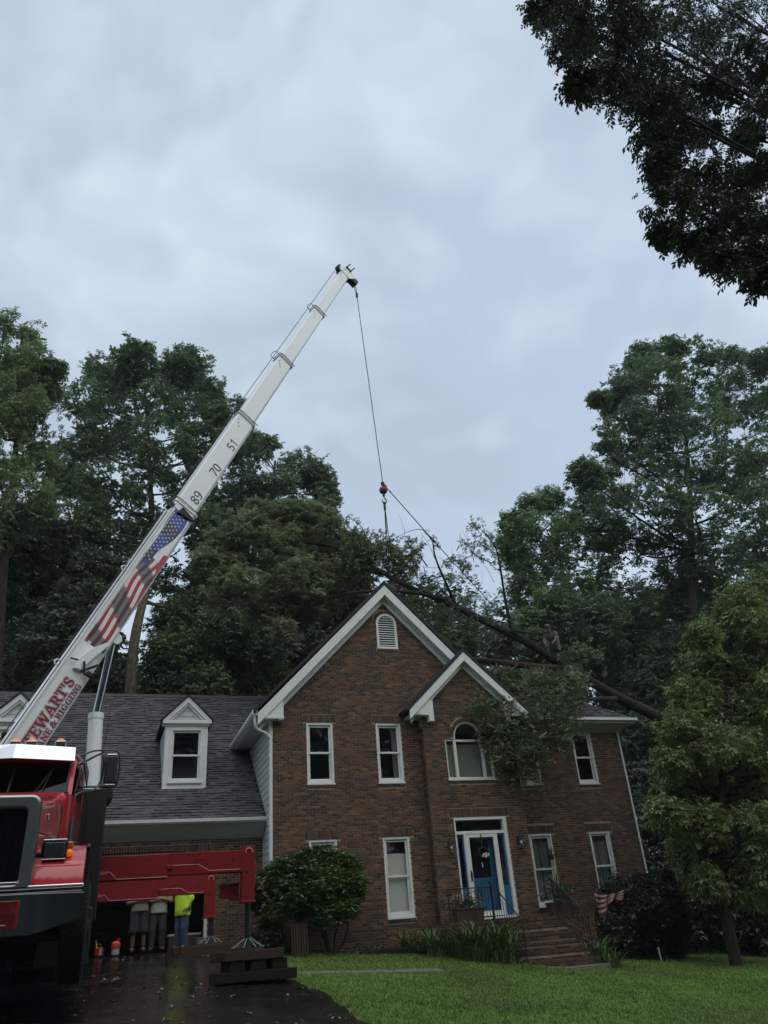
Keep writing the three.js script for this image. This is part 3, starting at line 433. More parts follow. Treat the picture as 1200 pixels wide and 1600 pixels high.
// ---- dormers with a window each
for (const [a, b] of dormers) {
  const z = -2.1, m = (a + b) / 2, y0 = 5.8, y1 = 7.62, zb = -6.4;
  const d = HW('dormer', [ring(a, b, y0, y1, [0.2, 0.21, 0.2, 0.21], z - 0.1, z), box(a, a + 0.08, y0 - 0.1, y1, zb, z - 0.1), box(b - 0.08, b, y0 - 0.1, y1, zb, z - 0.1)], white);
  HW('casing', [ring(a + 0.15, b - 0.15, y0 + 0.15, y1 - 0.12, 0.06, z + 0.002, z + 0.03), box(a + 0.12, b - 0.12, y0 + 0.12, y0 + 0.16, z + 0.002, z + 0.07)], white, d);
  const wx0 = a + 0.21, wx1 = b - 0.21, wy0 = y0 + 0.21, wy1 = y1 - 0.19, my = (wy0 + wy1) / 2;
  HW('sash', [ring(wx0, wx1, my - 0.02, wy1, 0.05, z - 0.07, z - 0.04)], white, d); HW('sash', [ring(wx0, wx1, wy0, my + 0.02, [0.045, 0.05, 0.07, 0.05], z - 0.1, z - 0.072)], white, d);
  HW('pane', box(wx0 + 0.04, wx1 - 0.04, my + 0.02, wy1 - 0.04, z - 0.057, z - 0.054), glass, d); HW('pane', box(wx0 + 0.04, wx1 - 0.04, wy0 + 0.06, my - 0.02, z - 0.088, z - 0.085), glass, d);
  // little pediment
  const pk = 8.42, eo = 0.1;
  HW('pediment_board', prism([[a + 0.05, y1 + 0.11], [b - 0.05, y1 + 0.11], [m, pk - 0.2]], z - 0.05, z - 0.005), sidingMat, d);
  HW('pediment_board', prism([[a + 0.12, y1 + 0.26], [b - 0.12, y1 + 0.26], [b - 0.12, y1 + 0.245], [a + 0.12, y1 + 0.245]], z - 0.01, z + 0.012), sidingMat, d); HW('pediment_board', prism([[a + 0.3, y1 + 0.42], [b - 0.3, y1 + 0.42], [b - 0.3, y1 + 0.405], [a + 0.3, y1 + 0.405]], z - 0.01, z + 0.012), sidingMat, d);
  HW('cornice', [rbox(a - eo, b + eo, y1, y1 + 0.1, z - 0.3, z + 0.12, 0.015), box(a - 0.04, b + 0.04, y1 - 0.05, y1, z - 0.02, z + 0.05)], white, d);
  for (const s of [-1, 1]) HW('pediment_rake', [prism([[m, pk + 0.02], [m + s * (b - m + eo), y1 + 0.1], [m + s * (b - m + eo - 0.16), y1 + 0.1], [m, pk - 0.16]], z + 0.0, z + 0.11), prism([[m, pk - 0.12], [m + s * (b - m + eo - 0.13), y1 + 0.1], [m + s * (b - m + eo - 0.26), y1 + 0.1], [m, pk - 0.24]], z - 0.01, z + 0.06)], white, d);
  HW('dormer_roof', [prism([[m, pk + 0.03], [m + (b - m + eo + 0.05), y1 + 0.08], [m + (b - m + eo + 0.05), y1 + 0.12], [m, pk + 0.09]], zb, z + 0.15), prism([[m, pk + 0.03], [m - (b - m + eo + 0.05), y1 + 0.08], [m - (b - m + eo + 0.05), y1 + 0.12], [m, pk + 0.09]], zb, z + 0.15)], roofDark, d);
  for (let i = 0; i < 11; i++) { const y = y0 + i * 0.165; HW('siding_board', prism([[a - 0.016, y], [a - 0.001, y], [a - 0.001, y + 0.17], [a - 0.004, y + 0.17]], -5.5, z - 0.1), sidingMat, d); }
  HW('flashing', box(a - 0.03, b + 0.03, y0 - 0.03, y0 - 0.002, z - 0.1, z + 0.04), white, d);
}
// ---- porch and steps
const PZ = 1.75, P0 = 8.4, P1 = 12.5, pTop = 1.79;
const porch = HW('porch', box(P0, P1, 0.3, pTop - 0.07, EZ - 0.02, PZ - 0.012), mortar);
layBricks(porch, { u0: P0, u1: P1, y0: 0.56, y1: pTop - 0.07, z: PZ });
layBricks(porch, { u0: EZ, u1: PZ, y0: 0.56, y1: pTop - 0.07, z: P0 - 0.012, ax: 1 });
soldier(porch, P0 - 0.02, P1 + 0.02, pTop - 0.085, pTop, PZ + 0.02, 0.1);
HW('porch_floor', box(P0 - 0.01, P1 + 0.01, pTop - 0.07, pTop, EZ - 0.01, PZ + 0.008), std(lin(0.1, 0.055, 0.04), 0.6));
for (let i = 0; i < 5; i++) {
  const top = pTop - 0.187 * (i + 1), z1 = PZ + 0.29 * (i + 1), s = HW('step', box(9.6, 11.52, 0.2, top - 0.068, PZ, z1 - 0.016), mortar);
  layBricks(s, { u0: 9.6, u1: 11.52, y0: top - 0.21, y1: top - 0.065, z: z1 - 0.002 });
  const n = 28; for (let k = 0; k < n; k++) { const p = 1.96 / n; allBricks.push([9.58 + p * (k + 0.5), top - 0.034, z1 - 0.135, p - 0.01, 0.058, 0.3, [1, 0, 6, 3][Math.floor(brickRand() * 4)], s]); }
}
{ // place the bricks
  const o = new THREE.Object3D(), B = house.position;
  const size = (b) => { const d = Math.hypot(b[0] - EYE.x, b[1] - EYE.y, b[2] - EYE.z); return b[3] / d * (b[7] === mainWall && b[1] > 4.1 && b[0] < 6.9 && !b[8] ? 3 : 0.01); };
  allBricks.sort((a, b) => size(b) - size(a));
  const rest = new THREE.InstancedMesh(unitBrick, brickMat, allBricks.length - 300); rest.name = 'brick_facing'; rest.userData.kind = 'stuff'; shade(rest); house.add(rest);
  allBricks.forEach((b, i) => {
    const t = i < 300 ? part('brick', unitBrick, brickMats[b[6]], b[7]) : o;
    t.position.set(b[0] - B.x, b[1] - B.y, b[2] - B.z); t.rotation.set(0, 0, b[8] || 0); t.scale.set(b[3], b[4], b[5]);
    if (t === o) { o.updateMatrix(); rest.setMatrixAt(i - 300, o.matrix); rest.setColorAt(i - 300, brickTones[b[6]].clone().multiplyScalar(0.85 + 0.3 * brickRand())); }
  });
}

// ---------------------------------------------------------------- crane truck; own axes: x to the photograph's right, z forward, base under the front axle
const truck = thing('crane_truck', 'red crane truck with a raised white boom carrying flag print and lettering', 'crane truck', [-1.25, 1.35, 11.3]);
const TP = (name, geo, mat, parent = truck) => part(name, geo, mat, parent);
const TW = (name, geo, mat, parent = truck) => partW(name, geo, mat, truck, parent);
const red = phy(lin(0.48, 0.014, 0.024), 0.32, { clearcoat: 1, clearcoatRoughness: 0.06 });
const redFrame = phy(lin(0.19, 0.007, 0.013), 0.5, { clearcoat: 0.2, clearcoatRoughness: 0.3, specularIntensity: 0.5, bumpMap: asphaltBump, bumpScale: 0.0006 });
const chrome = std(0xd8dadb, 0.14, { metalness: 1 }), brushed = std(0x9a9fa0, 0.32, { metalness: 1 }), blackPaint = std(0x0a0b0b, 0.6), rubber = std(0x0d0d0d, 0.85), steel = std(0x6c6f70, 0.45, { metalness: 0.9 }), darkSteel = std(0x2a2b2b, 0.55, { metalness: 0.5 });
const boomTex = canvasTex(1024, 256, (x, w, h) => { x.fillStyle = '#dfe3e4'; x.fillRect(0, 0, w, h); const r = rngOf(9); for (let i = 0; i < 500; i++) { x.fillStyle = `rgba(${90 + 40 * r()},${85 + 40 * r()},${75 + 30 * r()},${0.03 + 0.07 * r()})`; const L = 4 + 60 * r() * r(); x.fillRect(r() * w, r() * h, L, 1 + 2 * r()); } for (let i = 0; i < 90; i++) { x.fillStyle = `rgba(70,60,48,${0.05 + 0.14 * r()})`; x.beginPath(); x.arc(r() * w, r() * h, 0.6 + 2.2 * r(), 0, 7); x.fill(); } });
boomTex.wrapS = boomTex.wrapT = THREE.RepeatWrapping; boomTex.repeat.set(0.2, 0.8);
const boomWhite = phy(0xffffff, 0.35, { map: boomTex, clearcoat: 0.4, clearcoatRoughness: 0.2 });
const amber = phy(lin(0.9, 0.26, 0.01), 0.2, { transmission: 0.25, thickness: 0, emissive: lin(0.9, 0.22, 0.01), emissiveIntensity: 0.35 });
const lens = phy(0x30363a, 0.08, { clearcoat: 1 });
const tinted = phy(0x1a2024, 0.03, { transmission: 1, thickness: 0 });

// frame, axles and wheels
TP('frame_rail', [rbox(-0.45, -0.35, 0.55, 0.86, -12.2, 0.75), rbox(0.35, 0.45, 0.55, 0.86, -12.2, 0.75), box(-0.35, 0.35, 0.6, 0.7, -1.2, -1.0), box(-0.35, 0.35, 0.6, 0.7, -11.9, -11.7)], blackPaint);
function tyreGeo(R, w) { const p = []; for (const [r, x] of [[0.56, -0.44], [0.62, -0.49], [0.84, -0.5], [0.95, -0.46], [1, -0.38], [1.0, -0.2], [1.005, 0], [1.0, 0.2], [1, 0.38], [0.95, 0.46], [0.84, 0.5], [0.62, 0.49], [0.56, 0.44]]) p.push(new THREE.Vector2(r * R, x * w)); const g = new THREE.LatheGeometry(p, 48); g.rotateZ(Math.PI / 2); const list = [g]; for (let i = 0; i < 56; i++) { const a = i / 56 * Math.PI * 2; for (const s of [-1, 0, 1]) { const b = new THREE.BoxGeometry(w * 0.25, 0.014, R * 0.075); b.rotateX(0.0); b.rotateY(s * 0.4); b.translate(s * w * 0.29, R * 1.008, 0); b.rotateX(a + (s ? 0.05 : 0)); list.push(b); } } return merge(list); }
const tGeo = tyreGeo(0.52, 0.29), rimGeo = (() => { const g = new THREE.LatheGeometry([[0.02, 0.1], [0.1, 0.1], [0.12, 0.06], [0.2, 0.02], [0.24, -0.02], [0.28, 0.1], [0.295, 0.13], [0.3, 0.13], [0.3, -0.13], [0.29, -0.13]].map((p) => new THREE.Vector2(p[0], p[1])), 32); g.rotateZ(-Math.PI / 2); const l = [g]; for (let i = 0; i < 10; i++) { const a = i / 10 * 6.283; l.push(straight(V(0.02, 0.17 * Math.cos(a), 0.17 * Math.sin(a)), V(0.075, 0.17 * Math.cos(a), 0.17 * Math.sin(a)), 0.016, 6)); } return merge(l); })();
for (const [x, z] of [[1.06, 0], [-1.06, 0], [0.98, -7.3], [-0.98, -7.3], [0.98, -8.7], [-0.98, -8.7]]) { const w = TP('wheel', straight(V(-0.16, 0, 0), V(0.16, 0, 0), 0.1, 16), darkSteel); w.position.set(x, 0.52, z); if (x < 0) w.rotation.y = Math.PI; TP('tyre', tGeo, rubber, w); TP('rim', rimGeo, brushed, w); }
TP('axle', [straight(V(-1, 0.5, 0), V(1, 0.5, 0), 0.07), rbox(-0.3, 0.3, 0.42, 0.56, -0.1, 0.1)], blackPaint);
for (const s of [-1, 1]) TP('leaf_spring', [rbox(s * 0.42 - 0.05, s * 0.42 + 0.05, 0.58, 0.64, -0.7, 0.7), rbox(s * 0.42 - 0.05, s * 0.42 + 0.05, 0.54, 0.58, -0.45, 0.45)], blackPaint);
TP('engine_block', [rbox(-0.36, 0.36, 0.7, 1.55, -1.4, 0.45, 0.05), rbox(-0.25, 0.25, 0.5, 0.7, -1.1, 0.1, 0.04)], blackPaint);
// bumper with a painted plate
const bumper = TP('bumper', (() => { const xs = []; for (let i = 0; i <= 24; i++) xs.push(-1.14 + 2.28 * i / 24); const zf = (x) => 1.04 - 0.14 * Math.pow(Math.max(0, Math.abs(x) - 0.5) / 0.64, 1.6), yb = (x) => 0.47 + 0.13 * Math.max(0, Math.abs(x) - 0.68) / 0.46, pos = [], idx = [], uv = []; xs.forEach((x) => { const z = zf(x), b = yb(x); for (const [y, d] of [[b, 0.05], [b, 0.006], [b + 0.006, 0], [0.844, 0], [0.85, 0.006], [0.85, 0.05]]) { pos.push(x, y, z - d); uv.push(x, y); } }); for (let i = 0; i < 24; i++) for (let j = 0; j < 6; j++) { const a = i * 6 + j, b = i * 6 + (j + 1) % 6; idx.push(a, a + 6, b, b, a + 6, b + 6); } const h = new THREE.BufferGeometry(); h.setAttribute('position', new THREE.Float32BufferAttribute(pos, 3)); h.setAttribute('uv', new THREE.Float32BufferAttribute(uv, 2)); h.setIndex(idx); let g = h.toNonIndexed(); g.computeVertexNormals(); g = toSmooth(g, 0.5); return [g, rbox(-1.12, 1.12, 0.845, 0.872, 0.78, 0.9, 0.008)]; })(), std(0x6e7475, 0.2, { metalness: 1 }));
TP('number_plate', rbox(-0.53, 0.53, 0.53, 0.79, 1.036, 1.055, 0.006), phy(lin(0.22, 0.008, 0.014), 0.35, { clearcoat: 0.6 }), bumper);
{ const t = canvasTex(512, 128, (x, w, h) => { x.fillStyle = '#5c0a12'; x.fillRect(0, 0, w, h); x.strokeStyle = '#c9c4c0'; x.lineWidth = 5; x.beginPath(); x.moveTo(40, 112); x.lineTo(472, 112); x.stroke(); x.font = 'italic bold 62px serif'; x.fillStyle = '#d9d4cf'; x.textAlign = 'center'; x.fillText('Rigging', 256, 66); x.lineWidth = 4; x.beginPath(); x.moveTo(330, 84); x.bezierCurveTo(360, 96, 420, 70, 380, 72); x.stroke(); }); const g = new THREE.PlaneGeometry(1.0, 0.24); g.translate(0, 0.66, 1.0575); TP('script_lettering', g, phy(0xffffff, 0.35, { map: t, clearcoat: 0.5 }), bumper); }
// hood, grille shell, fenders
function loftBox(sections) { // sections: [z, half width, bottom, top, corner radius]; rounded upper edges
  const pos = [], idx = [], N = 14; const ringOf = ([z, w, b, t, r]) => { const p = [[-w, b]]; for (let i = 0; i <= 5; i++) { const a = Math.PI - i / 5 * Math.PI / 2; p.push([-w + r + r * Math.cos(a), t - r + r * Math.sin(a)]); } for (let i = 0; i <= 5; i++) { const a = Math.PI / 2 - i / 5 * Math.PI / 2; p.push([w - r + r * Math.cos(a), t - r + r * Math.sin(a)]); } p.push([w, b]); return p.map(([x, y]) => [x, y, z]); };
  sections.forEach((s) => ringOf(s).forEach((p) => pos.push(...p)));
  for (let s = 0; s < sections.length - 1; s++) for (let i = 0; i < N - 1; i++) { const a = s * N + i; idx.push(a, a + N, a + 1, a + 1, a + N, a + N + 1); }
  for (const [s, f] of [[0, 1], [sections.length - 1, 0]]) for (let i = 1; i < N - 1; i++) f ? idx.push(s * N, s * N + i, s * N + i + 1) : idx.push(s * N, s * N + i + 1, s * N + i);
  const g = new THREE.BufferGeometry(); g.setAttribute('position', new THREE.Float32BufferAttribute(pos, 3)); g.setIndex(idx); const q = g.toNonIndexed(); q.setAttribute('uv', new THREE.Float32BufferAttribute(new Float32Array(q.attributes.position.count * 2), 2)); q.computeVertexNormals(); return toSmooth(q, 0.6);
}
function toSmooth(g, angle) { // average normals across edges flatter than the angle
  const p = g.attributes.position, n = g.attributes.normal, map = new Map(), key = (i) => `${Math.round(p.getX(i) * 2e3)},${Math.round(p.getY(i) * 2e3)},${Math.round(p.getZ(i) * 2e3)}`;
  for (let i = 0; i < p.count; i++) { const k = key(i); map.has(k) ? map.get(k).push(i) : map.set(k, [i]); }
  const out = new Float32Array(p.count * 3), c = Math.cos(angle);
  for (const l of map.values()) for (const i of l) { let x = 0, y = 0, z = 0; for (const j of l) if (n.getX(i) * n.getX(j) + n.getY(i) * n.getY(j) + n.getZ(i) * n.getZ(j) > c) { x += n.getX(j); y += n.getY(j); z += n.getZ(j); } const L = Math.hypot(x, y, z) || 1; out[3 * i] = x / L; out[3 * i + 1] = y / L; out[3 * i + 2] = z / L; }
  g.setAttribute('normal', new THREE.Float32BufferAttribute(out, 3)); return g;
}
TP('hood_latch', [rbox(0.68, 0.73, 1.22, 1.36, -0.62, -0.56, 0.01), straight(V(0.735, 1.36, -0.59), V(0.76, 1.98, -0.8), 0.008, 6)], darkSteel);
TP('hood_seam', [tube([V(0.6, 1.02, 0.3), V(0.66, 1.06, -0.4), V(0.73, 1.12, -1.0)], 0.006, 5), tube([V(0.725, 1.15, -1.06), V(0.735, 1.7, -1.06), V(0.7, 2.1, -1.06), V(0.55, 2.17, -1.06)], 0.007, 5)], blackPaint);
TP('air_intake', [rbox(0.78, 0.98, 1.5, 1.62, -1.45, -1.2, 0.03), straight(V(0.86, 1.4, -1.3), V(0.86, 1.98, -1.62), 0.045, 12)], blackPaint);
TP('step', [rbox(0.72, 1.1, 0.6, 0.66, -2.4, -1.5, 0.015), rbox(0.72, 1.08, 0.95, 1.0, -2.4, -1.6, 0.015)], brushed);
TP('mud_guard', rbox(0.92, 1.2, 0.45, 1.3, -0.9, -0.86, 0.01), rubber);
const hood = TP('hood', loftBox([[0.58, 0.565, 0.92, 1.82, 0.1], [0.2, 0.6, 0.95, 1.92, 0.11], [-0.5, 0.66, 1.0, 2.06, 0.12], [-1.05, 0.72, 1.05, 2.15, 0.13], [-1.3, 0.78, 1.1, 2.26, 0.1]]), red);
TP('hood_badge', rbox(0.625, 0.645, 1.72, 1.8, -0.16, -0.08, 0.01), chrome, hood);
TP('hood_crease', tube([V(0.585, 1.52, 0.5), V(0.645, 1.58, -0.2), V(0.705, 1.68, -0.9)], 0.009, 6), red, hood);
const grille = TP('grille', ring(-0.6, 0.6, 0.89, 1.87, [0.13, 0.12, 0.07, 0.12], 0.62, 0.8), brushed);
{ const o = []; const rr = (x, y, r, sx, sy) => { for (let i = 0; i <= 6; i++) { const a = i / 6 * Math.PI / 2; o.push([x + sx * r * Math.cos(sx * sy > 0 ? a : Math.PI / 2 - a), y + sy * r * Math.sin(sx * sy > 0 ? a : Math.PI / 2 - a)]); } }; rr(0.5, 1.77, 0.1, 1, 1); rr(-0.5, 1.77, 0.1, -1, 1); rr(-0.57, 0.92, 0.03, -1, -1); rr(0.57, 0.92, 0.03, 1, -1); const inn = []; const ri = (x, y, r, sx, sy) => { for (let i = 0; i <= 5; i++) { const a = i / 5 * Math.PI / 2; inn.push([x + sx * r * Math.cos(sx * sy > 0 ? a : Math.PI / 2 - a), y + sy * r * Math.sin(sx * sy > 0 ? a : Math.PI / 2 - a)]); } }; ri(0.41, 1.66, 0.06, 1, 1); ri(-0.41, 1.66, 0.06, -1, 1); ri(-0.41, 1.02, 0.05, -1, -1); ri(0.41, 1.02, 0.05, 1, -1); grille.geometry = prism(o, 0.6, 0.84, [inn], 0.03); }
TP('grille_mesh', [box(-0.5, 0.5, 0.95, 1.74, 0.64, 0.66), ...Array.from({ length: 9 }, (_, i) => box(-0.44 + i * 0.11 - 0.006, -0.44 + i * 0.11 + 0.006, 0.96, 1.73, 0.661, 0.68))], std(0x050607, 0.3, { metalness: 0.4 }), grille);
TP('grille_trim', [rbox(-0.46, 0.46, 0.965, 0.985, 0.8, 0.85, 0.008), rbox(-1.13, 1.13, 0.9, 0.945, 0.6, 0.84, 0.015)], chrome, grille);
for (const s of [-1, 1]) {
  // fender: arched crown over the wheel with a flat front skirt
  const fp = []; for (let i = 0; i <= 14; i++) { const a = Math.PI * (0.02 + 0.9 * i / 14); fp.push([0.72 * Math.cos(a) - 0.02, 0.62 + 0.76 * Math.sin(a)]); }
  const outer = [[0.78, 0.95], [0.76, 1.08], [0.66, 1.2], [0.45, 1.34], [0.2, 1.4], [-0.1, 1.41], [-0.4, 1.36], [-0.66, 1.2], [-0.82, 1.0], [-0.86, 0.9]], inner = outer.map(([z, y]) => [z * 0.92 - 0.01, y - 0.06]).reverse();
  const f = TP('fender', prismX([...outer, ...inner], s > 0 ? 0.58 : -1.12, s > 0 ? 1.12 : -0.58, 0.025), red);
  f.geometry.computeVertexNormals(); f.geometry = toSmooth(f.geometry, 0.7);
  TP('fender_skirt', [rbox(s > 0 ? 0.56 : -1.1, s > 0 ? 1.1 : -0.56, 0.93, 1.16, 0.55, 0.72, 0.03)], red, f);
  TP('fender_guard', [tube(outer.slice(3).map(([z, y]) => V(s * 1.135, y - 0.01, z)), 0.022, 8), prismX([[0.3, 1.37], [0.12, 1.41], [-0.12, 1.0], [0.05, 0.95]], s > 0 ? 1.122 : -1.14, s > 0 ? 1.14 : -1.122)], std(0x50575a, 0.35, { metalness: 0.6 }), f);
  const hl = TP('headlight', [rbox(s > 0 ? 0.65 : -0.92, s > 0 ? 0.92 : -0.65, 1.2, 1.41, 0.45, 0.7, 0.05, 3), rbox(s > 0 ? 0.5 : -0.7, s > 0 ? 0.7 : -0.5, 1.2, 1.3, 0.4, 0.6, 0.03)], std(0x2a2d2e, 0.25, { metalness: 0.9 }));
  TP('headlight_lens', rbox(s > 0 ? 0.68 : -0.89, s > 0 ? 0.89 : -0.68, 1.23, 1.38, 0.69, 0.712, 0.01), lens, hl);
  TP('headlight_trim', [rbox(s > 0 ? 0.66 : -0.91, s > 0 ? 0.91 : -0.66, 1.395, 1.412, 0.5, 0.71, 0.008), rbox(s > 0 ? 0.66 : -0.91, s > 0 ? 0.91 : -0.66, 1.198, 1.212, 0.5, 0.71, 0.006)], chrome, hl);
  TP('turn_signal', [rbox(s > 0 ? 0.905 : -0.975, s > 0 ? 0.975 : -0.905, 1.31, 1.39, 0.52, 0.66, 0.02)], phy(lin(0.45, 0.1, 0.005), 0.25, { clearcoat: 1 }), hl);
  const bulb = new THREE.SphereGeometry(0.042, 16, 12); bulb.scale(1.1, 0.95, 0.8); bulb.translate(s * 0.935, 1.27, 0.64); TP('marker_lens', bulb, amber, hl);
}
// cab
const cabG = () => { // plan narrows to the front; [z, half width, bottom, top, radius]
  return [[-1.28, 0.8, 0.95, 2.24, 0.04], [-1.42, 0.83, 0.95, 2.27, 0.04], [-3.35, 0.93, 0.95, 2.27, 0.04]];
};
const cab = TP('cab', [loftBox(cabG()), loftBox([[-2.02, 0.79, 2.8, 2.98, 0.09], [-2.3, 0.82, 2.8, 3.06, 0.12], [-3.0, 0.9, 2.8, 3.1, 0.14], [-3.4, 0.92, 2.8, 3.02, 0.14]]), rbox(-0.93, 0.93, 2.0, 3.0, -3.4, -3.3, 0.03)], red);
for (const s of [-1, 1]) {
  TP('pillar', [prismX([[-1.4, 2.24], [-1.5, 2.24], [-2.12, 2.84], [-1.98, 2.84]], s > 0 ? 0.745 : -0.82, s > 0 ? 0.82 : -0.745), prismX([[-2.95, 2.24], [-3.4, 2.24], [-3.4, 2.86], [-2.95, 2.86]], s > 0 ? 0.86 : -0.925, s > 0 ? 0.925 : -0.86)], red, cab);
  const door = TP('cab_door', (() => { const g = prismX([[-1.55, 2.24], [-1.55, 1.2], [-2.95, 1.2], [-2.95, 2.24]], s > 0 ? 0.0 : -0.03, s > 0 ? 0.03 : 0, 0.008); g.rotateY(s * -0.05); g.translate(s * 0.76, 0, 0.0); return g; })(), red, cab);
  const wg = prismX([[-1.62, 2.27], [-2.14, 2.78], [-2.92, 2.78], [-2.92, 2.27]], -0.004, 0.004); wg.rotateY(s * -0.05); wg.translate(s * 0.77, 0, 0); TP('side_window', wg, tinted, cab);
  TP('window_visor', (() => { const g = prismX([[-1.95, 2.78], [-2.2, 2.86], [-3.0, 2.86], [-2.9, 2.62]], -0.01, 0.01); g.rotateY(s * -0.05); g.translate(s * 0.83, 0, 0); return g; })(), brushed, cab);
  TP('grab_handle', tube([V(s * 0.955, 1.1, -3.05), V(s * 1.0, 1.2, -3.05), V(s * 1.0, 2.5, -3.05), V(s * 0.955, 2.6, -3.05)], 0.014, 8), darkSteel, cab);
}
TP('cab_floor', box(-0.8, 0.8, 1.0, 1.05, -3.3, -1.3), blackPaint, cab);
TP('dashboard', [rbox(-0.76, 0.76, 2.0, 2.26, -1.9, -1.45, 0.06), rbox(-0.7, -0.2, 1.5, 2.75, -3.0, -2.7, 0.08), rbox(0.2, 0.7, 1.5, 2.75, -3.0, -2.7, 0.08)], blackPaint, cab);
TP('steering_wheel', (() => { const g = new THREE.TorusGeometry(0.23, 0.018, 8, 32); g.rotateX(-0.6); g.translate(0.42, 2.3, -2.05); return g; })(), blackPaint, cab);
{ const wsG = (x0, x1) => { const g = prismX([[-1.42, 2.28], [-1.428, 2.28], [-1.998, 2.8], [-1.99, 2.8]], x0, x1); return g; };
  TP('windshield', [wsG(-0.75, -0.012), wsG(0.012, 0.75)], tinted, cab);
  TP('windshield_seal', [prismX([[-1.395, 2.25], [-1.43, 2.25], [-2.01, 2.82], [-1.97, 2.82]], -0.012, 0.012), rbox(-0.78, 0.78, 2.235, 2.285, -1.45, -1.39, 0.01), prismX([[-1.39, 2.27], [-1.43, 2.27], [-2.01, 2.82], [-1.965, 2.82]], 0.73, 0.76), prismX([[-1.39, 2.27], [-1.43, 2.27], [-2.01, 2.82], [-1.965, 2.82]], -0.76, -0.73)], blackPaint, cab);
  TP('wiper', [straight(V(0.32, 2.24, -1.36), V(0.5, 2.62, -1.74), 0.008), straight(V(0.44, 2.33, -1.43), V(0.53, 2.72, -1.86), 0.007)], blackPaint, cab); TP('wiper', [straight(V(-0.42, 2.24, -1.36), V(-0.24, 2.62, -1.74), 0.008), straight(V(-0.3, 2.33, -1.43), V(-0.21, 2.72, -1.86), 0.007)], blackPaint, cab); }
TP('sun_visor', (() => { const list = []; for (const s of [-1, 1]) { const g = new THREE.BufferGeometry(), a = [[0.0, 2.985, -1.62], [s * 0.79, 2.985, -1.84], [s * 0.8, 2.77, -1.72], [0, 2.76, -1.47]], b = a.map(([x, y, z]) => [x, y + 0.0, z - 0.025]), pos = []; const Q = (p, q, r, t) => { for (const k of s > 0 ? [p, r, q, p, t, r] : [p, q, r, p, r, t]) pos.push(...k); }; Q(...a); Q(...b.slice().reverse()); for (let i = 0; i < 4; i++) Q(a[i], b[i], b[(i + 1) % 4], a[(i + 1) % 4]); Q([0, 2.985, -1.645], [s * 0.79, 2.985, -1.865], [s * 0.79, 2.98, -2.1], [0, 2.98, -2.1].map((v) => v)); g.setAttribute('position', new THREE.Float32BufferAttribute(pos, 3)); g.setAttribute('uv', new THREE.Float32BufferAttribute(new Float32Array(pos.length / 3 * 2), 2)); g.computeVertexNormals(); list.push(g); } return list; })(), std(0xe4e8ea, 0.22, { metalness: 0.75 }), cab);
for (const x of [-0.68, -0.26, -0.06, 0.16, 0.56].filter((v) => v !== -0.26)) { const g = new THREE.SphereGeometry(0.055, 16, 10, 0, 6.29, 0, 1.571); g.scale(1.15, 1.1, 1.0); g.translate(x, 3.13, -2.15); TP('roof_light', [g], amber, cab); TP('light_base', rbox(x - 0.075, x + 0.075, 3.0, 3.135, -2.25, -2.06, 0.012), chrome, cab); }
// mirrors
for (const s of [-1, 1]) {
  const m = TP('mirror_bracket', [tube([V(s * 0.86, 2.9, -2.05), V(s * 1.02, 2.98, -2.08), V(s * 1.2, 3.0, -2.1), V(s * 1.36, 2.99, -2.1), V(s * 1.41, 2.95, -2.1), V(s * 1.42, 2.55, -2.1), V(s * 1.38, 2.47, -2.1), V(s * 1.22, 2.47, -2.1)], 0.014, 8, 60), tube([V(s * 0.86, 2.84, -2.35), V(s * 1.1, 2.95, -2.2), V(s * 1.18, 2.94, -2.1), V(s * 1.18, 2.55, -2.1), V(s * 1.1, 2.42, -2.05), V(s * 0.9, 2.33, -1.8), V(s * 0.82, 2.2, -1.7), V(s * 0.82, 1.98, -1.7)], 0.016, 8, 60)], std(0x55595a, 0.3, { metalness: 0.9 }));
  TP('mirror_head', [rbox(s > 0 ? 1.22 : -1.4, s > 0 ? 1.4 : -1.22, 2.5, 2.92, -2.16, -2.06, 0.035, 3)], std(0x1b1e1f, 0.45), m); TP('mirror_cap', [rbox(s > 0 ? 1.235 : -1.385, s > 0 ? 1.385 : -1.235, 2.9, 2.945, -2.15, -2.07, 0.015), rbox(s > 0 ? 1.235 : -1.385, s > 0 ? 1.385 : -1.235, 2.475, 2.505, -2.15, -2.07, 0.012)], chrome, m);
}
TP('antenna', straight(V(1.18, 3.0, -2.1), V(1.22, 3.75, -2.25), 0.006, 6), blackPaint);
// tall tank and hose rack behind the cab
const tank = TP('hydraulic_tank', [rbox(0.86, 1.3, 0.75, 2.74, -4.9, -3.75, 0.03), rbox(-1.3, -0.86, 0.75, 2.74, -4.9, -3.75, 0.03), rbox(-0.86, 0.86, 0.95, 1.35, -11.9, -3.6, 0.03), straight(V(1.28, 2.72, -4.75), V(1.28, 2.72, -4.05), 0.11, 16), rbox(0.6, 1.25, 0.15, 0.85, -5.0, -1.6, 0.04), rbox(-1.25, -0.6, 0.15, 0.85, -5.0, -1.6, 0.04)], blackPaint);
{ const pts = []; for (let i = 0; i <= 24; i++) pts.push(V(0.9 + i * 0.018, 2.76 + 0.012 * (i % 2), -3.74)); TP('hose_bundle', [tube(pts, 0.014, 6, 96)], darkSteel, tank); }
// deck, turret and winch
TP('turret', [(() => { const g = new THREE.CylinderGeometry(0.75, 0.8, 0.35, 32); g.translate(0, 1.55, -7.6); return g; })(), prism([[-1.9, 1.72], [1.1, 1.72], [1.25, 2.1], [0.4, 2.5], [-1.2, 3.0], [-1.75, 2.7]], -7.95, -7.25)], boomWhite);
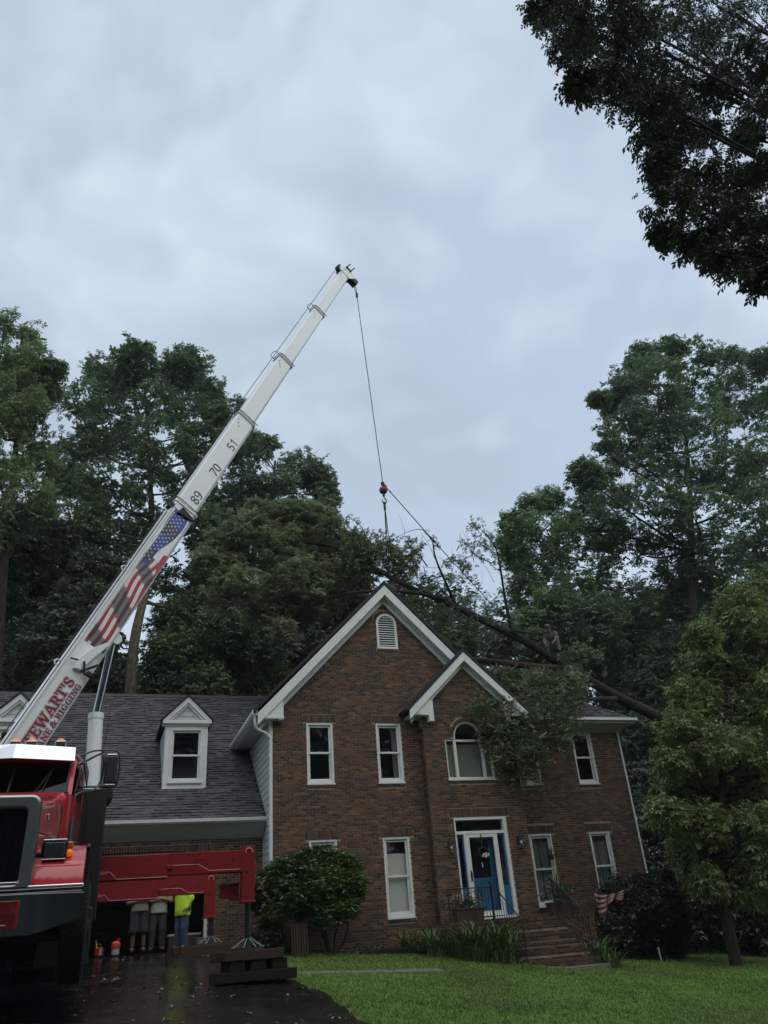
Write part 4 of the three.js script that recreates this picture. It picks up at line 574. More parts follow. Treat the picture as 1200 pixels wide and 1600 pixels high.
// outriggers
function outrigger(zc, xs1, name, up = 0) {
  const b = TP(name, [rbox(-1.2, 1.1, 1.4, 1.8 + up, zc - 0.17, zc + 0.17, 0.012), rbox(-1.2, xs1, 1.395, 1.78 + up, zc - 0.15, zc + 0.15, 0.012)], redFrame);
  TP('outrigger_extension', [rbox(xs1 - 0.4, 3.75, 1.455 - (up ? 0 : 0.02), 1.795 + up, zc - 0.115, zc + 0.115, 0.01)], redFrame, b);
  const lineMat = phy(lin(0.62, 0.3, 0.28), 0.4);
  TP('stripe', [tube([V(0.5, 1.5, zc + 0.171), V(1.42, 1.5, zc + 0.151), V(1.62, 1.405, zc + 0.151), V(2.24, 1.405, zc + 0.151)].slice(0, 2), 0.006, 5), straight(V(1.3, 1.53, zc + 0.152), V(1.46, 1.53, zc + 0.152), 0.006, 5), straight(V(1.46, 1.53, zc + 0.152), V(1.58, 1.41, zc + 0.152), 0.006, 5), straight(V(1.58, 1.41, zc + 0.152), V(xs1, 1.41, zc + 0.152), 0.006, 5), straight(V(xs1 + 0.02, 1.59, zc + 0.117), V(xs1 + 0.52, 1.59, zc + 0.117), 0.006, 5), straight(V(xs1 + 0.52, 1.59, zc + 0.117), V(xs1 + 0.72, 1.48, zc + 0.117), 0.006, 5), straight(V(xs1 + 0.72, 1.48, zc + 0.117), V(3.68, 1.48, zc + 0.117), 0.006, 5)], lineMat, b);
  TP('pin_hole', [straight(V(2.9, 1.6, zc + 0.11), V(2.9, 1.6, zc + 0.119), 0.032, 14), straight(V(3.55, 1.64, zc + 0.11), V(3.55, 1.64, zc + 0.119), 0.026, 14), straight(V(3.8, 1.42, zc + 0.115), V(3.8, 1.42, zc + 0.124), 0.03, 14), straight(V(2.1, 1.7, zc + 0.14), V(2.1, 1.7, zc + 0.154), 0.02, 12)], blackPaint, b);
  TP('hydraulic_hose', tube([V(0.2, 1.83, zc + 0.05), V(1.2, 1.825, zc + 0.06), V(xs1 - 0.1, 1.83 + up, zc + 0.04), V(xs1 + 0.3, 1.82 + up, zc)], 0.018, 6, 40), rubber, b);
  TP('wear_pad', [rbox(xs1 - 0.03, xs1 + 0.08, 1.53, 1.6, zc + 0.1, zc + 0.16, 0.01), rbox(2.9, 3.05, 1.66, 1.7, zc + 0.114, zc + 0.122, 0.004)], redFrame, b);
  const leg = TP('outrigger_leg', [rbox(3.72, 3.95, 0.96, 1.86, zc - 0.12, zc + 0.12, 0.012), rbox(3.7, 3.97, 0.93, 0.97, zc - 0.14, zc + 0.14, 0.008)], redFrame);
  if (zc > -6) TP('leg_bracket', prism([[3.38, 1.05], [3.72, 1.0], [3.72, 1.28], [3.38, 1.26]], zc - 0.3, zc - 0.2), redFrame, leg);
  TP('leg_loop', tube([V(3.78, 1.74, zc + 0.125), V(3.79, 1.8, zc + 0.135), V(3.84, 1.82, zc + 0.135), V(3.89, 1.8, zc + 0.135), V(3.9, 1.74, zc + 0.125)], 0.01, 6), lineMat, leg);
  return leg;
}
const foot1 = outrigger(-4.8, 2.42, 'outrigger_beam'), foot2 = outrigger(-10.1, 2.62, 'outrigger_beam', 0.07);
function floatPad(leg, x, zc, yPlate, yRod) {
  TP('jack_rod', [straight(V(x, yPlate + 0.1, zc), V(x, yRod, zc), 0.05, 16)], std(0x3d3f3c, 0.35, { metalness: 0.7 }), leg);
  const pl = TP('float_pad', [straight(V(x, yPlate, zc), V(x, yPlate + 0.025, zc), 0.29, 32), straight(V(x, yPlate + 0.02, zc), V(x, yPlate + 0.14, zc), 0.07, 16)], std(0x3c3e3c, 0.6, { metalness: 0.3 }), leg);
  for (let i = 0; i < 8; i++) { const a = (i + 0.5) / 8 * 6.283; TP('pad_rib', straight(V(x + 0.28 * Math.cos(a), yPlate + 0.03, zc + 0.28 * Math.sin(a)), V(x + 0.06 * Math.cos(a), yPlate + 0.17, zc + 0.06 * Math.sin(a)), 0.008, 6), std(0x868a85, 0.6), pl); }
}
floatPad(foot1, 3.85, -4.8, 0.205, 0.95); floatPad(foot2, 3.88, -10.1, 0.385, 0.95);

// ---- boom: five box sections, each sliding in the one below
const boomA = at(38, 1160, 3).addScaledVector(at(537, 430, -1.5).sub(at(38, 1160, 3)), -0.11), boomTip = at(537, 430, -1.5);
const boomDir = boomTip.clone().sub(boomA).normalize(), boomLen = boomTip.distanceTo(boomA);
const boomSide = V(-boomDir.z, 0, boomDir.x).normalize(); if (boomSide.z < 0) boomSide.negate(); // the flank turned to the viewer
const boomUp = boomSide.clone().cross(boomDir).normalize(); if (boomUp.y < 0) boomUp.negate();
const boomFrame = new THREE.Matrix4().makeBasis(boomDir, boomUp, boomSide).setPosition(boomA.clone().sub(truck.position)); // x along, y across (up), z outward
const BP = (name, geo, mat, parent = truck) => { const g = Array.isArray(geo) ? merge(geo) : geo; g.applyMatrix4(boomFrame); return part(name, g, mat, parent); };
const alongAt = (px, py) => { // distance along the boom where the ray through the pixel passes it
  const d = at(px, py, 0).sub(EYE).normalize(), w = boomA.clone().sub(EYE), b = d.dot(boomDir), D = d.dot(w), E = boomDir.dot(w); return (b * D - E) / (1 - b * b); };
const cut = [[292, 800], [381, 658], [447, 569], [493, 487], [537, 430]].map((p) => alongAt(...p));
const half = [[0.38, 0.26], [0.345, 0.235], [0.305, 0.2], [0.265, 0.17], [0.228, 0.142]];
const boomParts = [];
for (let i = 0; i < 5; i++) {
  const s0 = i ? cut[i - 1] - 1.6 : 0, s1 = cut[i], [h, w] = half[i], c = h * 0.24;
  const o = [[-w, -h + c], [-w + c * 0.7, -h], [w - c * 0.7, -h], [w, -h + c], [w, h - c * 0.35], [w - c * 0.35, h], [-w + c * 0.35, h], [-w, h - c * 0.35]];
  const g = prism(o.map(([z, y]) => [-z, y]), s0, s1); g.rotateY(Math.PI / 2);
  const sec = BP('boom_section', [g], boomWhite); boomParts.push(sec);
  const col = i < 4 ? 0.03 : 0.012, oc = o.map(([z, y]) => [z * (1 + col / w), y * (1 + col / h)]), gc = prism(oc.map(([z, y]) => [-z, y]), s1 - 0.12, s1 - 0.02); gc.rotateY(Math.PI / 2);
  BP('section_collar', [gc], i === 1 || i === 2 || i === 3 ? std(0xb9bdbd, 0.4) : boomWhite, sec);
  if (i < 4) {
    BP('collar_edge', [tube([V(s1 - 0.01, -h - 0.06, w + 0.04), V(s1 - 0.01, h, w + 0.045), V(s1 - 0.01, h + 0.05, w), V(s1 - 0.01, h + 0.05, -w)], 0.014, 6, 30)], darkSteel, sec);
    BP('rope_guide', [tube([V(s1 - 0.06, h + 0.02, w - 0.05), V(s1 - 0.05, h + 0.2, w - 0.04), V(s1 - 0.05, h + 0.21, -w + 0.06), V(s1 - 0.06, h + 0.02, -w + 0.05)], 0.013, 6, 40)], steel, sec);
  }
  BP('wear_pad_bolts', [0, 1, 2].map((k) => straight(V(s1 - 0.35 - k * 0.12, h * 0.7 - k * 0.07, w), V(s1 - 0.35 - k * 0.12, h * 0.7 - k * 0.07, w + 0.012), 0.02, 8)), darkSteel, sec).userData.kind = 'stuff';
}
{ // base section fittings
  const [h, w] = half[0], sA = alongAt(60, 1130), sec = boomParts[0];
  BP('side_rail', [box(0.2, cut[0] - 0.3, h - 0.05, h - 0.01, w, w + 0.018), box(alongAt(150, 985), cut[0] - 0.5, h - 0.15, h - 0.135, w, w + 0.014)], std(0xc4c8c8, 0.4), sec);
  BP('hose_line', [tube([V(0.3, h + 0.02, w - 0.05), V(cut[0] * 0.5, h + 0.03, w - 0.04), V(cut[0] - 0.6, h + 0.02, w - 0.05)], 0.013, 6, 30)], blackPaint, sec);
  for (const s of [alongAt(82, 1040), alongAt(188, 895)]) BP('lifting_eye', (() => { const g = new THREE.TorusGeometry(0.07, 0.018, 8, 20); g.translate(s, h + 0.08, w - 0.06); return g; })(), boomWhite, sec);
  const sb = alongAt(127, 1038); // stowage bracket for the jib
  const br = BP('jib_bracket', [prism([[sb - 0.3, -0.05], [sb + 0.15, -0.16], [sb + 0.62, -0.3], [sb + 0.66, -0.22], [sb + 0.3, 0.02], [sb - 0.1, 0.14], [sb - 0.34, 0.1]], w, w + 0.12, [], 0.01)], boomWhite, sec);
  BP('bracket_pin', [straight(V(sb - 0.28, -0.1, w + 0.02), V(sb + 0.02, -0.32, w + 0.16), 0.03, 8), straight(V(sb - 0.1, 0.0, w + 0.16), V(sb - 0.38, -0.18, w + 0.16), 0.028, 8), straight(V(sb - 0.12, 0.1, w + 0.1), V(sb - 0.2, 0.3, w + 0.1), 0.022, 8), rbox(sb - 0.34, sb - 0.24, -0.34, -0.2, w + 0.08, w + 0.2, 0.01)], darkSteel, sec);
  const sq = alongAt(285, 811); BP('limit_switch', [prism([[sq - 0.15, 0.16], [sq + 0.12, 0.12], [sq + 0.02, -0.34], [sq - 0.06, -0.36]], w, w + 0.07, [], 0.008), rbox(sq - 0.12, sq + 0.06, h - 0.05, h + 0.1, w - 0.2, w + 0.02, 0.01)], darkSteel, sec);
  BP('boom_foot', [(() => { const g = prism([[-0.5, -0.2], [0.4, -0.36], [0.4, 0.36], [-0.3, 0.2]], -0.3, 0.3); return g; })()], boomWhite, sec);
  // print on the flank: flag and lettering
  const sheetAt = (name, s0, s1, y0, y1, tex, parent) => { const g = new THREE.PlaneGeometry(s1 - s0, y1 - y0); g.translate((s0 + s1) / 2, (y0 + y1) / 2, parent === sec ? w + 0.004 : w); return BP(name, g, phy(0xffffff, 0.35, { map: tex, clearcoat: 0.4, clearcoatRoughness: 0.2, transparent: true, alphaTest: 0.5 }), parent); };
  const flag = canvasTex(2048, 240, (x, W, H) => {
    const wave = (u) => 30 * Math.sin(u * 11 + 0.2) * (0.25 + 0.75 * Math.min(1, u * 2.2)) + 7 * Math.sin(u * 23);
    const sh = (u, v) => 0.5 + 0.5 * Math.sin(u * 27 + 2.6 + v * 2.2 + 0.8 * Math.sin(u * 11)); // the print's own drawn folds
    x.clearRect(0, 0, W, H);
    const SH = H / 6.4;
    for (let i = 0; i < W * 0.62; i += 2) {
      const u = i / W, o = wave(u);
      for (let b = -1; b < 8; b++) { const y = b * SH + o, k = sh(u, b / 6) < 0.3 ? 0.12 : sh(u, b / 6) < 0.45 ? 0.12 + 5 * (sh(u, b / 6) - 0.3) : 0.87 + 0.1 * sh(u, b / 6); if (y + SH < 6 || y > H - 6) continue; const y0 = Math.max(6, y), y1 = Math.min(H - 6, y + SH + 0.6);
        x.fillStyle = b % 2 ? `rgb(${92 + 130 * k},${91 + 130 * k},${90 + 128 * k})` : `rgb(${52 + 112 * k},${6 + 14 * k},${12 + 20 * k})`; x.fillRect(i, y0, 2.2, y1 - y0); }
    }
    // blue field with its wavy edges
    const top = (u) => 10 + 12 * Math.sin(u * 18 + 1), bot = (u) => 150 + 46 * Math.sin(u * 14 + 2.2) + (u > 0.85 ? 60 * (u - 0.85) * 6.6 : 0);
    x.clearRect(W * 0.62, 0, W * 0.38, H);
    x.fillStyle = '#a02430'; x.beginPath(); x.moveTo(W * 0.52, H); x.quadraticCurveTo(W * 0.6, H * 0.7, W * 0.68, H * 0.78); x.lineTo(W * 0.69, H); x.fill();
    for (let i = Math.round(W * 0.56); i < W * 0.985; i += 2) { const u = i / W, k = Math.sin(u * 31 - 2.1) > -0.2 ? 1 : 0.15; x.fillStyle = `rgb(${16 + 12 * k},${22 + 28 * k},${36 + 104 * k})`; const a = u < 0.6 ? (0.6 - u) * 900 : 0; x.fillRect(i, top(u) + a, 2.2, Math.max(0, bot(u) - top(u) - a * 1.2)); }
    x.fillStyle = '#e2e4e6';
    const star = (cx, cy, r) => { x.beginPath(); for (let i = 0; i < 10; i++) { const a = i * Math.PI / 5 + 0.3, q = i % 2 ? r * 0.4 : r; x.lineTo(cx + q * Math.cos(a), cy + q * Math.sin(a)); } x.fill(); };
    for (let c = 0; c < 13; c++) for (let r = 0; r < 5; r++) { const u = 0.6 + c * 0.0295 + (r % 2) * 0.014, y = top(u) + 18 + r * 33; if (y < bot(u) - 16) star(u * W, y, 13); }
  });
  flag.anisotropy = 16;
  sheetAt('flag_print', alongAt(150, 1022), alongAt(292, 806) - 0.15, -0.34, 0.27, flag, sec);
  const text = canvasTex(1536, 256, (x, W, H) => {
    x.clearRect(0, 0, W, H); x.textBaseline = 'alphabetic';
    const word = (s, x0, y, size, width, fill, edge) => { x.font = `bold ${size}px serif`; const m = x.measureText(s).width; x.save(); x.translate(x0, y); x.scale(width / m, 1); x.lineJoin = 'miter'; x.miterLimit = 3; x.strokeStyle = '#1d2136'; x.lineWidth = edge * 2.6; x.strokeText(s, 0, 0); x.strokeStyle = '#e8e6e2'; x.lineWidth = edge * 1.7; x.strokeText(s, 0, 0); x.strokeStyle = fill; x.lineWidth = edge * 0.9; x.strokeText(s, 0, 0); x.fillStyle = fill; x.fillText(s, 0, 0); x.restore(); };
    word("STEWART'S", 30, 142, 168, 1470, '#7d1a2a', 11); word('CRANE & RIGGING', 40, 236, 92, 1460, '#6b1a34', 5);
  });
  text.anisotropy = 16;
  sheetAt('lettering', alongAt(20, 1181), alongAt(108, 1064), -0.355, 0.16, text, sec);
  [['89', 302, 783, 0], ['70', 332, 740, 0], ['51', 359, 701, 0]].forEach(([s, px, py]) => { const t = canvasTex(256, 160, (x) => { x.clearRect(0, 0, 256, 160); x.font = '150px sans-serif'; x.textAlign = 'center'; x.fillStyle = '#26292c'; x.fillText(s, 128, 134); x.lineWidth = 4; x.strokeStyle = '#26292c'; x.strokeText(s, 128, 134); }); const c = alongAt(px, py), g = new THREE.PlaneGeometry(0.72, 0.42); g.translate(c, -0.07, half[1][1] + 0.004); BP('boom_number', g, phy(0xffffff, 0.4, { map: t, transparent: true, alphaTest: 0.5 }), boomParts[1]); });
  // boom head
  const e = cut[4], [h4, w4] = half[4];
  const head = BP('boom_head', [prism([[e - 0.1, -h4 - 0.03], [e + 0.2, -h4 - 0.22], [e + 0.36, -h4 - 0.08], [e + 0.36, h4 * 0.2], [e + 0.16, h4 + 0.16], [e - 0.1, h4 + 0.1]], w4 - 0.03, w4 + 0.02), prism([[e - 0.1, -h4 - 0.03], [e + 0.2, -h4 - 0.22], [e + 0.36, -h4 - 0.08], [e + 0.36, h4 * 0.2], [e + 0.16, h4 + 0.16], [e - 0.1, h4 + 0.1]], -w4 - 0.02, -w4 + 0.03)], boomWhite);
  BP('sheave', [straight(V(e + 0.16, -h4 + 0.02, -0.1), V(e + 0.16, -h4 + 0.02, 0.1), 0.18, 24), straight(V(e + 0.1, h4 + 0.08, -0.1), V(e + 0.1, h4 + 0.08, 0.1), 0.17, 24)], darkSteel, head);
  BP('head_fitting', [straight(V(e + 0.34, -0.12, -w4 - 0.1), V(e + 0.34, -0.12, w4 + 0.3), 0.025, 8), straight(V(e + 0.3, 0.12, -w4 - 0.1), V(e + 0.3, 0.12, w4 + 0.3), 0.025, 8), rbox(e + 0.33, e + 0.42, -0.16, 0.16, w4, w4 + 0.05, 0.01), rbox(e + 0.0, e + 0.28, -h4 - 0.45, -h4 - 0.1, -0.12, 0.16, 0.02)], darkSteel, head);
  BP('boom_rope', [straight(V(0.6, h + 0.1, 0), V(e + 0.1, h4 + 0.2, 0), 0.012, 6)], darkSteel, head);
}
// lift cylinder
{ const a = V(-0.2, 3.3, 2.3), b = at(150, 1117, 2.1), c = boomA.clone().addScaledVector(boomDir, alongAt(186, 1003)).addScaledVector(boomUp, -half[0][0] - 0.02);
  const cyl = TW('lift_cylinder', [straight(a, b, 0.17, 24), straight(b.clone().addScaledVector(b.clone().sub(a).normalize(), -0.12), b.clone().addScaledVector(b.clone().sub(a).normalize(), 0.02), 0.185, 24)], boomWhite);
  TW('cylinder_rod', [straight(b, c, 0.095, 20)], std(0xb5babc, 0.12, { metalness: 1 }), cyl);
  TW('rod_eye', [straight(c.clone().addScaledVector(boomSide, -0.2), c.clone().addScaledVector(boomSide, 0.2), 0.14, 16)], boomWhite, cyl); }
// hook line from the boom head, the weighted hook, and slings on the fallen tree
const lineTop = boomTip.clone().addScaledVector(boomDir, 0.45).addScaledVector(boomUp, -0.5), ballAt = at(599, 766, -2.4);
const rope = std(0x2c2e31, 0.6, { metalness: 0.4 });
TW('hoist_rope', [straight(lineTop, ballAt.clone().add(V(0, 0.3, 0)), 0.016, 6), straight(lineTop.clone().add(V(-0.16, -0.1, 0.05)), lineTop.clone().lerp(ballAt, 0.085), 0.013, 6), (() => { const g = new THREE.CylinderGeometry(0.05, 0.05, 0.22, 10); const p = lineTop.clone().lerp(ballAt, 0.085); g.translate(p.x, p.y, p.z); return g; })()], rope);

// ---------------------------------------------------------------- trees and shrubs
const barkTex = grainTex(256, (u, v) => { const n = torus4(u, v * 0.5, 9, 81), f = torus4(u, v, 50, 82); const k = 0.45 + 0.2 * n + 0.15 * f; return [B8(k), B8(k * 0.95), B8(k * 0.88)]; }, true);
const barkBump = grainTex(256, (u, v) => { const r = Math.abs(torus4(u, v * 0.4, 14, 83)); const k = clamp(r * 1.6 + 0.2 * torus4(u, v, 60, 84), 0, 1); return [B8(k), B8(k), B8(k)]; });
const bark = std(0x6b6258, 0.95, { map: barkTex, bumpMap: barkBump, bumpScale: 0.02 }), barkWet = std(0x3a342f, 0.75, { map: barkTex, bumpMap: barkBump, bumpScale: 0.02 }), barkPale = std(0xc4bdb2, 0.95, { map: barkTex, bumpMap: barkBump, bumpScale: 0.02 });
const leafMat = phy(0xffffff, 0.9, { clearcoat: 0.6, clearcoatRoughness: 0.3, transmission: 0.42, thickness: 0, side: THREE.DoubleSide });
const leafSolid = phy(0xffffff, 0.35, { ior: 1.6, side: THREE.DoubleSide });
const clump = {
  oak: [0, 1, 2].map((i) => leafGeo(26, 0.19, 0.095, 0.5, 100 + i, { droop: 0.3, flat: 0.12, twig: 0.008 })),
  small: [0, 1, 2].map((i) => leafGeo(28, 0.15, 0.08, 0.48, 110 + i, { droop: 0.35, flat: 0.15, twig: 0.007 })),
  willow: [0, 1, 2].map((i) => leafGeo(26, 0.24, 0.075, 0.5, 120 + i, { droop: 0.25, flat: 0.15, twig: 0.007 })),
  near: [0, 1, 2].map((i) => leafGeo(24, 0.1, 0.042, 0.32, 130 + i, { droop: 0.55, flat: 0.4, twig: 0.004 })),
  dog: [0, 1, 2].map((i) => leafGeo(24, 0.13, 0.055, 0.4, 140 + i, { droop: 0.5, flat: 0.4, twig: 0.005 })),
  rhodo: [0, 1, 2].map((i) => leafGeo(24, 0.13, 0.045, 0.2, 150 + i, { droop: 0.15, flat: 0.4, twig: 0.005, up: 0.25 })),
  shrub: [0, 1, 2].map((i) => leafGeo(40, 0.07, 0.035, 0.26, 160 + i, { droop: 0.2, flat: 0.3, twig: 0.005 })),
};
// fills lobes [px, py, radius in pixels, depth] with leaf clumps gathered into smaller knots, so that gaps stay open between them
function leafList(lobes, { z, dz = 2, knots = 12, per = 14, fill = 1, gap = -0.26, gapSize = 0.55, size = 1, color, seed, jit = 0.4, squash = 0.9 }) {
  const r = rngOf(seed), out = [[], [], []], centres = [];
  const ball = () => { let x, y, w; do { x = r() * 2 - 1; y = r() * 2 - 1; w = r() * 2 - 1; } while (x * x + y * y + w * w > 1); return V(x, y, w); };
  for (const [px, py, pr, zz] of lobes) {
    const c = at(px, py, (zz ?? z) + (zz === undefined ? (r() - 0.5) * dz : 0)), R = pr * perPixel(c); centres.push([c, R]);
    const n = Math.round(knots * per * fill), off = 17.3 * seed, fr = gapSize;
    for (let i = 0; i < n; i++) {
      const b = ball(); if (b.length() < 0.3 && r() < 0.6) continue; b.y *= squash; const p = b.multiplyScalar(R * (1 + 0.3 * noise3(c.x + b.x * 2.2, c.y + b.y * 2.2, b.z * 2.2))).add(c);
      const g = noise3(p.x * fr + off, p.y * fr, p.z * fr) + 0.5 * noise3(p.x * fr * 2.3, p.y * fr * 2.3 + off, p.z * fr * 2.3);
      if (g < gap) continue;
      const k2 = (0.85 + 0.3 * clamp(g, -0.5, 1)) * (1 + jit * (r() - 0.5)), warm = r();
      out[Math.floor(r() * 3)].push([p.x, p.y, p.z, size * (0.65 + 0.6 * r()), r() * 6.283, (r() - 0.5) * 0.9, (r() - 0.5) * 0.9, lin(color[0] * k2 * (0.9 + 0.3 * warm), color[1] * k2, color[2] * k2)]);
    }
  }
  return [out, centres];
}
function leaves(owner, name, lists, geos, mat) { const B = owner.position; lists.forEach((l, i) => { if (!l.length) return; l.forEach((p) => { p[0] -= B.x; p[1] -= B.y; p[2] -= B.z; }); instanced(name, geos[i], mat, l, owner).userData.kind = 'stuff'; }); }
function tree(name, label, category, group, { trunk, r0, r1, lobes, kind = 'oak', mat = leafMat, barkM = bark, limbs = 1, base, ...o }) {
  const pts = trunk.map((p) => p.isVector3 ? p : at(p[0], p[1], p[2] ?? o.z)), b = pts[0].clone(); if (base) { b.set(base[0], landAt(base[0], base[1]), base[1]); pts.unshift(b.clone().add(V(0, -0.1, 0))); } else { b.y = landAt(b.x, b.z); if (pts[0].y > b.y + 0.1) pts.unshift(b.clone().add(V(0, -0.1, 0))); }
  const t = thing(name, label, category, b.toArray(), 0, group), rr = rngOf(o.seed + 5);
  const tr = partW('trunk', taper(pts, r0, r1, 10, 6, 0.1, o.seed), barkM, t);
  const [lists, centres] = leafList(lobes, o);
  const curve = new THREE.CatmullRomCurve3(pts);
  centres.forEach(([c, R], i) => {
    if (rr() > limbs) return;
    let best = 0.5, bd = 1e9; for (let k = 0.25; k <= 1; k += 0.05) { const p = curve.getPoint(k), d = p.distanceTo(c) + Math.max(0, p.y - c.y + R * 0.3) * 2; if (d < bd) { bd = d; best = k; } }
    const s = curve.getPoint(best), rad = (r0 + (r1 - r0) * best) * 0.5, mid = s.clone().lerp(c, 0.5).add(V((rr() - 0.5) * R * 0.5, -R * 0.15, (rr() - 0.5) * R * 0.5));
    const g = [taper([s, mid, c], Math.max(0.035, rad), 0.025, 6, 4, 0.1, i)];
    for (let k = 0; k < 4; k++) { const e = c.clone().add(V((rr() - 0.5) * 1.7 * R, (rr() - 0.2) * R, (rr() - 0.5) * 1.7 * R)), st = mid.clone().lerp(c, rr()); g.push(taper([st, st.clone().lerp(e, 0.5).add(V(0, R * 0.1, 0)), e], 0.022, 0.008, 4, 2, 0.1, k)); }
    partW('limb', g, barkM, t);
  });
  leaves(t, 'crown', lists, clump[kind], mat);
  return t;
}
const BACK = 'tall trees behind the house';
tree('poplar_tree', 'tall pale-leaved tree cut off by the left photo edge', 'tree', BACK, { z: -9, dz: 2, seed: 201, fill: 1.6, gap: -0.1, gapSize: 0.5, trunk: [[-10, 1080], [5, 900], [20, 760], [30, 620], [35, 520]], r0: 0.32, r1: 0.05, kind: 'small', size: 1, per: 13, knots: 11, color: [0.213, 0.302, 0.132],
  lobes: [[25, 525, 38], [55, 570, 36], [8, 570, 42], [20, 620, 48], [58, 650, 40], [10, 680, 50], [50, 715, 42], [0, 745, 52], [45, 780, 34], [10, 815, 44], [-30, 620, 60], [-30, 720, 60], [70, 610, 18], [85, 575, 9], [70, 800, 20]] });
tree('oak_tree', 'broad dark oak left of the boom with a rounded top', 'tree', BACK, { z: -14, dz: 4, seed: 202, fill: 1.5, gap: -0.06, gapSize: 0.45, trunk: [[204, 1088, -10.5], [205, 1040, -10.5], [214, 980, -10.8], [232, 900, -12], [236, 800], [232, 690], [225, 600]], r0: 0.34, r1: 0.06, barkM: barkPale, per: 15, knots: 12, color: [0.142, 0.220, 0.098],
  lobes: [[170, 592, 40], [215, 566, 34], [285, 575, 36], [140, 625, 36], [205, 630, 52], [270, 630, 50], [318, 622, 34], [130, 690, 42], [190, 700, 55], [255, 700, 55], [318, 690, 44], [350, 650, 30], [115, 750, 38], [170, 770, 50], [240, 775, 55], [310, 760, 46], [360, 700, 32], [115, 820, 36], [165, 840, 48], [235, 850, 52], [310, 830, 48], [280, 900, 46], [190, 910, 46], [130, 890, 40], [300, 950, 34], [365, 640, 22]] });
tree('oak_tree', 'dark oak showing right of the boom above the fallen crown', 'tree', BACK, { z: -18, dz: 4, seed: 203, fill: 1.5, gap: -0.06, gapSize: 0.45, trunk: [[430, 1060], [428, 900], [425, 800], [430, 720]], r0: 0.35, r1: 0.06, per: 14, knots: 12, color: [0.142, 0.220, 0.103],
  lobes: [[410, 705, 26], [425, 740, 38], [470, 735, 36], [500, 755, 26], [385, 760, 40], [440, 785, 46], [495, 795, 34], [512, 775, 16], [380, 820, 46], [440, 840, 46], [490, 840, 34], [350, 790, 34], [345, 850, 40], [390, 690, 18]] });
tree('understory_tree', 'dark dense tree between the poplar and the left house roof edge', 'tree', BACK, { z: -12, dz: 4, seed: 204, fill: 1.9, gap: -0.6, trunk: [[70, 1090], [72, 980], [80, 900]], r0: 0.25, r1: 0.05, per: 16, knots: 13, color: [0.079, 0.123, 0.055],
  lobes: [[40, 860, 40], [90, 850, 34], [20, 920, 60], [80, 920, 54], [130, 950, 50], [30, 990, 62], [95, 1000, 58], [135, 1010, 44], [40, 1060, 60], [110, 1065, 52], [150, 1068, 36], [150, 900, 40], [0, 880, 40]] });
tree('understory_tree', 'leafy mid green tree behind the right dormer', 'tree', BACK, { z: -13, dz: 3, seed: 205, fill: 1.9, gap: -0.6, trunk: [[310, 1090], [312, 1000], [318, 940]], r0: 0.2, r1: 0.04, kind: 'small', per: 14, knots: 12, color: [0.142, 0.234, 0.086],
  lobes: [[272, 972, 34], [305, 965, 44], [345, 985, 44], [262, 1022, 36], [295, 1030, 52], [345, 1045, 52], [395, 1040, 46], [260, 1070, 40], [320, 1080, 40], [380, 1085, 40], [430, 1060, 40], [410, 1000, 44]] });
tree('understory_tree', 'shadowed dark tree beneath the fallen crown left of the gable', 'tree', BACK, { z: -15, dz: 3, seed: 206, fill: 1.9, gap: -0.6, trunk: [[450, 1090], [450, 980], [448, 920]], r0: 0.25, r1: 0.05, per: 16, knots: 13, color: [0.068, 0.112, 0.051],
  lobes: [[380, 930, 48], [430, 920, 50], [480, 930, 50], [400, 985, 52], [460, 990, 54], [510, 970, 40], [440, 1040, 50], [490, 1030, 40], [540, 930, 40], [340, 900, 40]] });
tree('tulip_tree', 'paler tree standing in front of the tall right oak, above the climber', 'tree', BACK, { z: -13, dz: 3, seed: 207, fill: 1.5, gap: -0.06, gapSize: 0.45, trunk: [[905, 1120], [900, 1000], [880, 900], [865, 810]], r0: 0.3, r1: 0.05, kind: 'small', size: 1.15, per: 13, knots: 11, color: [0.185, 0.288, 0.121],
  lobes: [[830, 795, 22], [858, 785, 22], [815, 830, 30], [855, 830, 36], [895, 830, 32], [805, 870, 26], [840, 880, 40], [885, 885, 42], [820, 925, 30], [862, 935, 40], [905, 945, 42], [830, 975, 24], [870, 985, 36], [795, 845, 12], [925, 900, 36], [915, 790, 26], [800, 815, 10]] });
tree('oak_tree', 'tallest oak on the right with an open crown against the sky', 'tree', BACK, { z: -9, dz: 5, seed: 208, fill: 1.7, gap: -0.1, gapSize: 0.42, trunk: [[1095, 1330], [1092, 1150], [1085, 980], [1080, 850], [1075, 720], [1060, 610]], r0: 0.45, r1: 0.06, per: 13, knots: 12, color: [0.142, 0.220, 0.103],
  lobes: [[1000, 560, 26], [1045, 552, 30], [1095, 552, 28], [1140, 570, 30], [985, 595, 30], [1030, 600, 40], [1085, 605, 42], [1140, 620, 44], [955, 630, 22], [990, 650, 38], [1045, 660, 46], [1110, 670, 50], [945, 685, 22], [980, 705, 38], [1035, 725, 46], [1100, 735, 52], [1160, 700, 50], [912, 745, 26], [955, 765, 40], [1010, 790, 50], [1080, 800, 54], [1150, 790, 54], [1190, 640, 40], [1195, 740, 50], [940, 830, 40], [990, 860, 48], [1050, 875, 54], [1120, 870, 56], [1180, 860, 50], [935, 625, 10], [925, 700, 10]] });
tree('oak_tree', 'dark tree at the right photo edge beside the tallest oak', 'tree', BACK, { z: -6, dz: 3, seed: 209, fill: 1.5, gap: -0.06, gapSize: 0.45, trunk: [[1225, 1400], [1222, 1100], [1215, 800], [1210, 620]], r0: 0.35, r1: 0.05, per: 13, knots: 12, color: [0.134, 0.212, 0.098],
  lobes: [[1195, 570, 26], [1210, 620, 46], [1220, 700, 56], [1205, 780, 54], [1230, 860, 60], [1200, 920, 50], [1180, 990, 44], [1225, 560, 30]] });
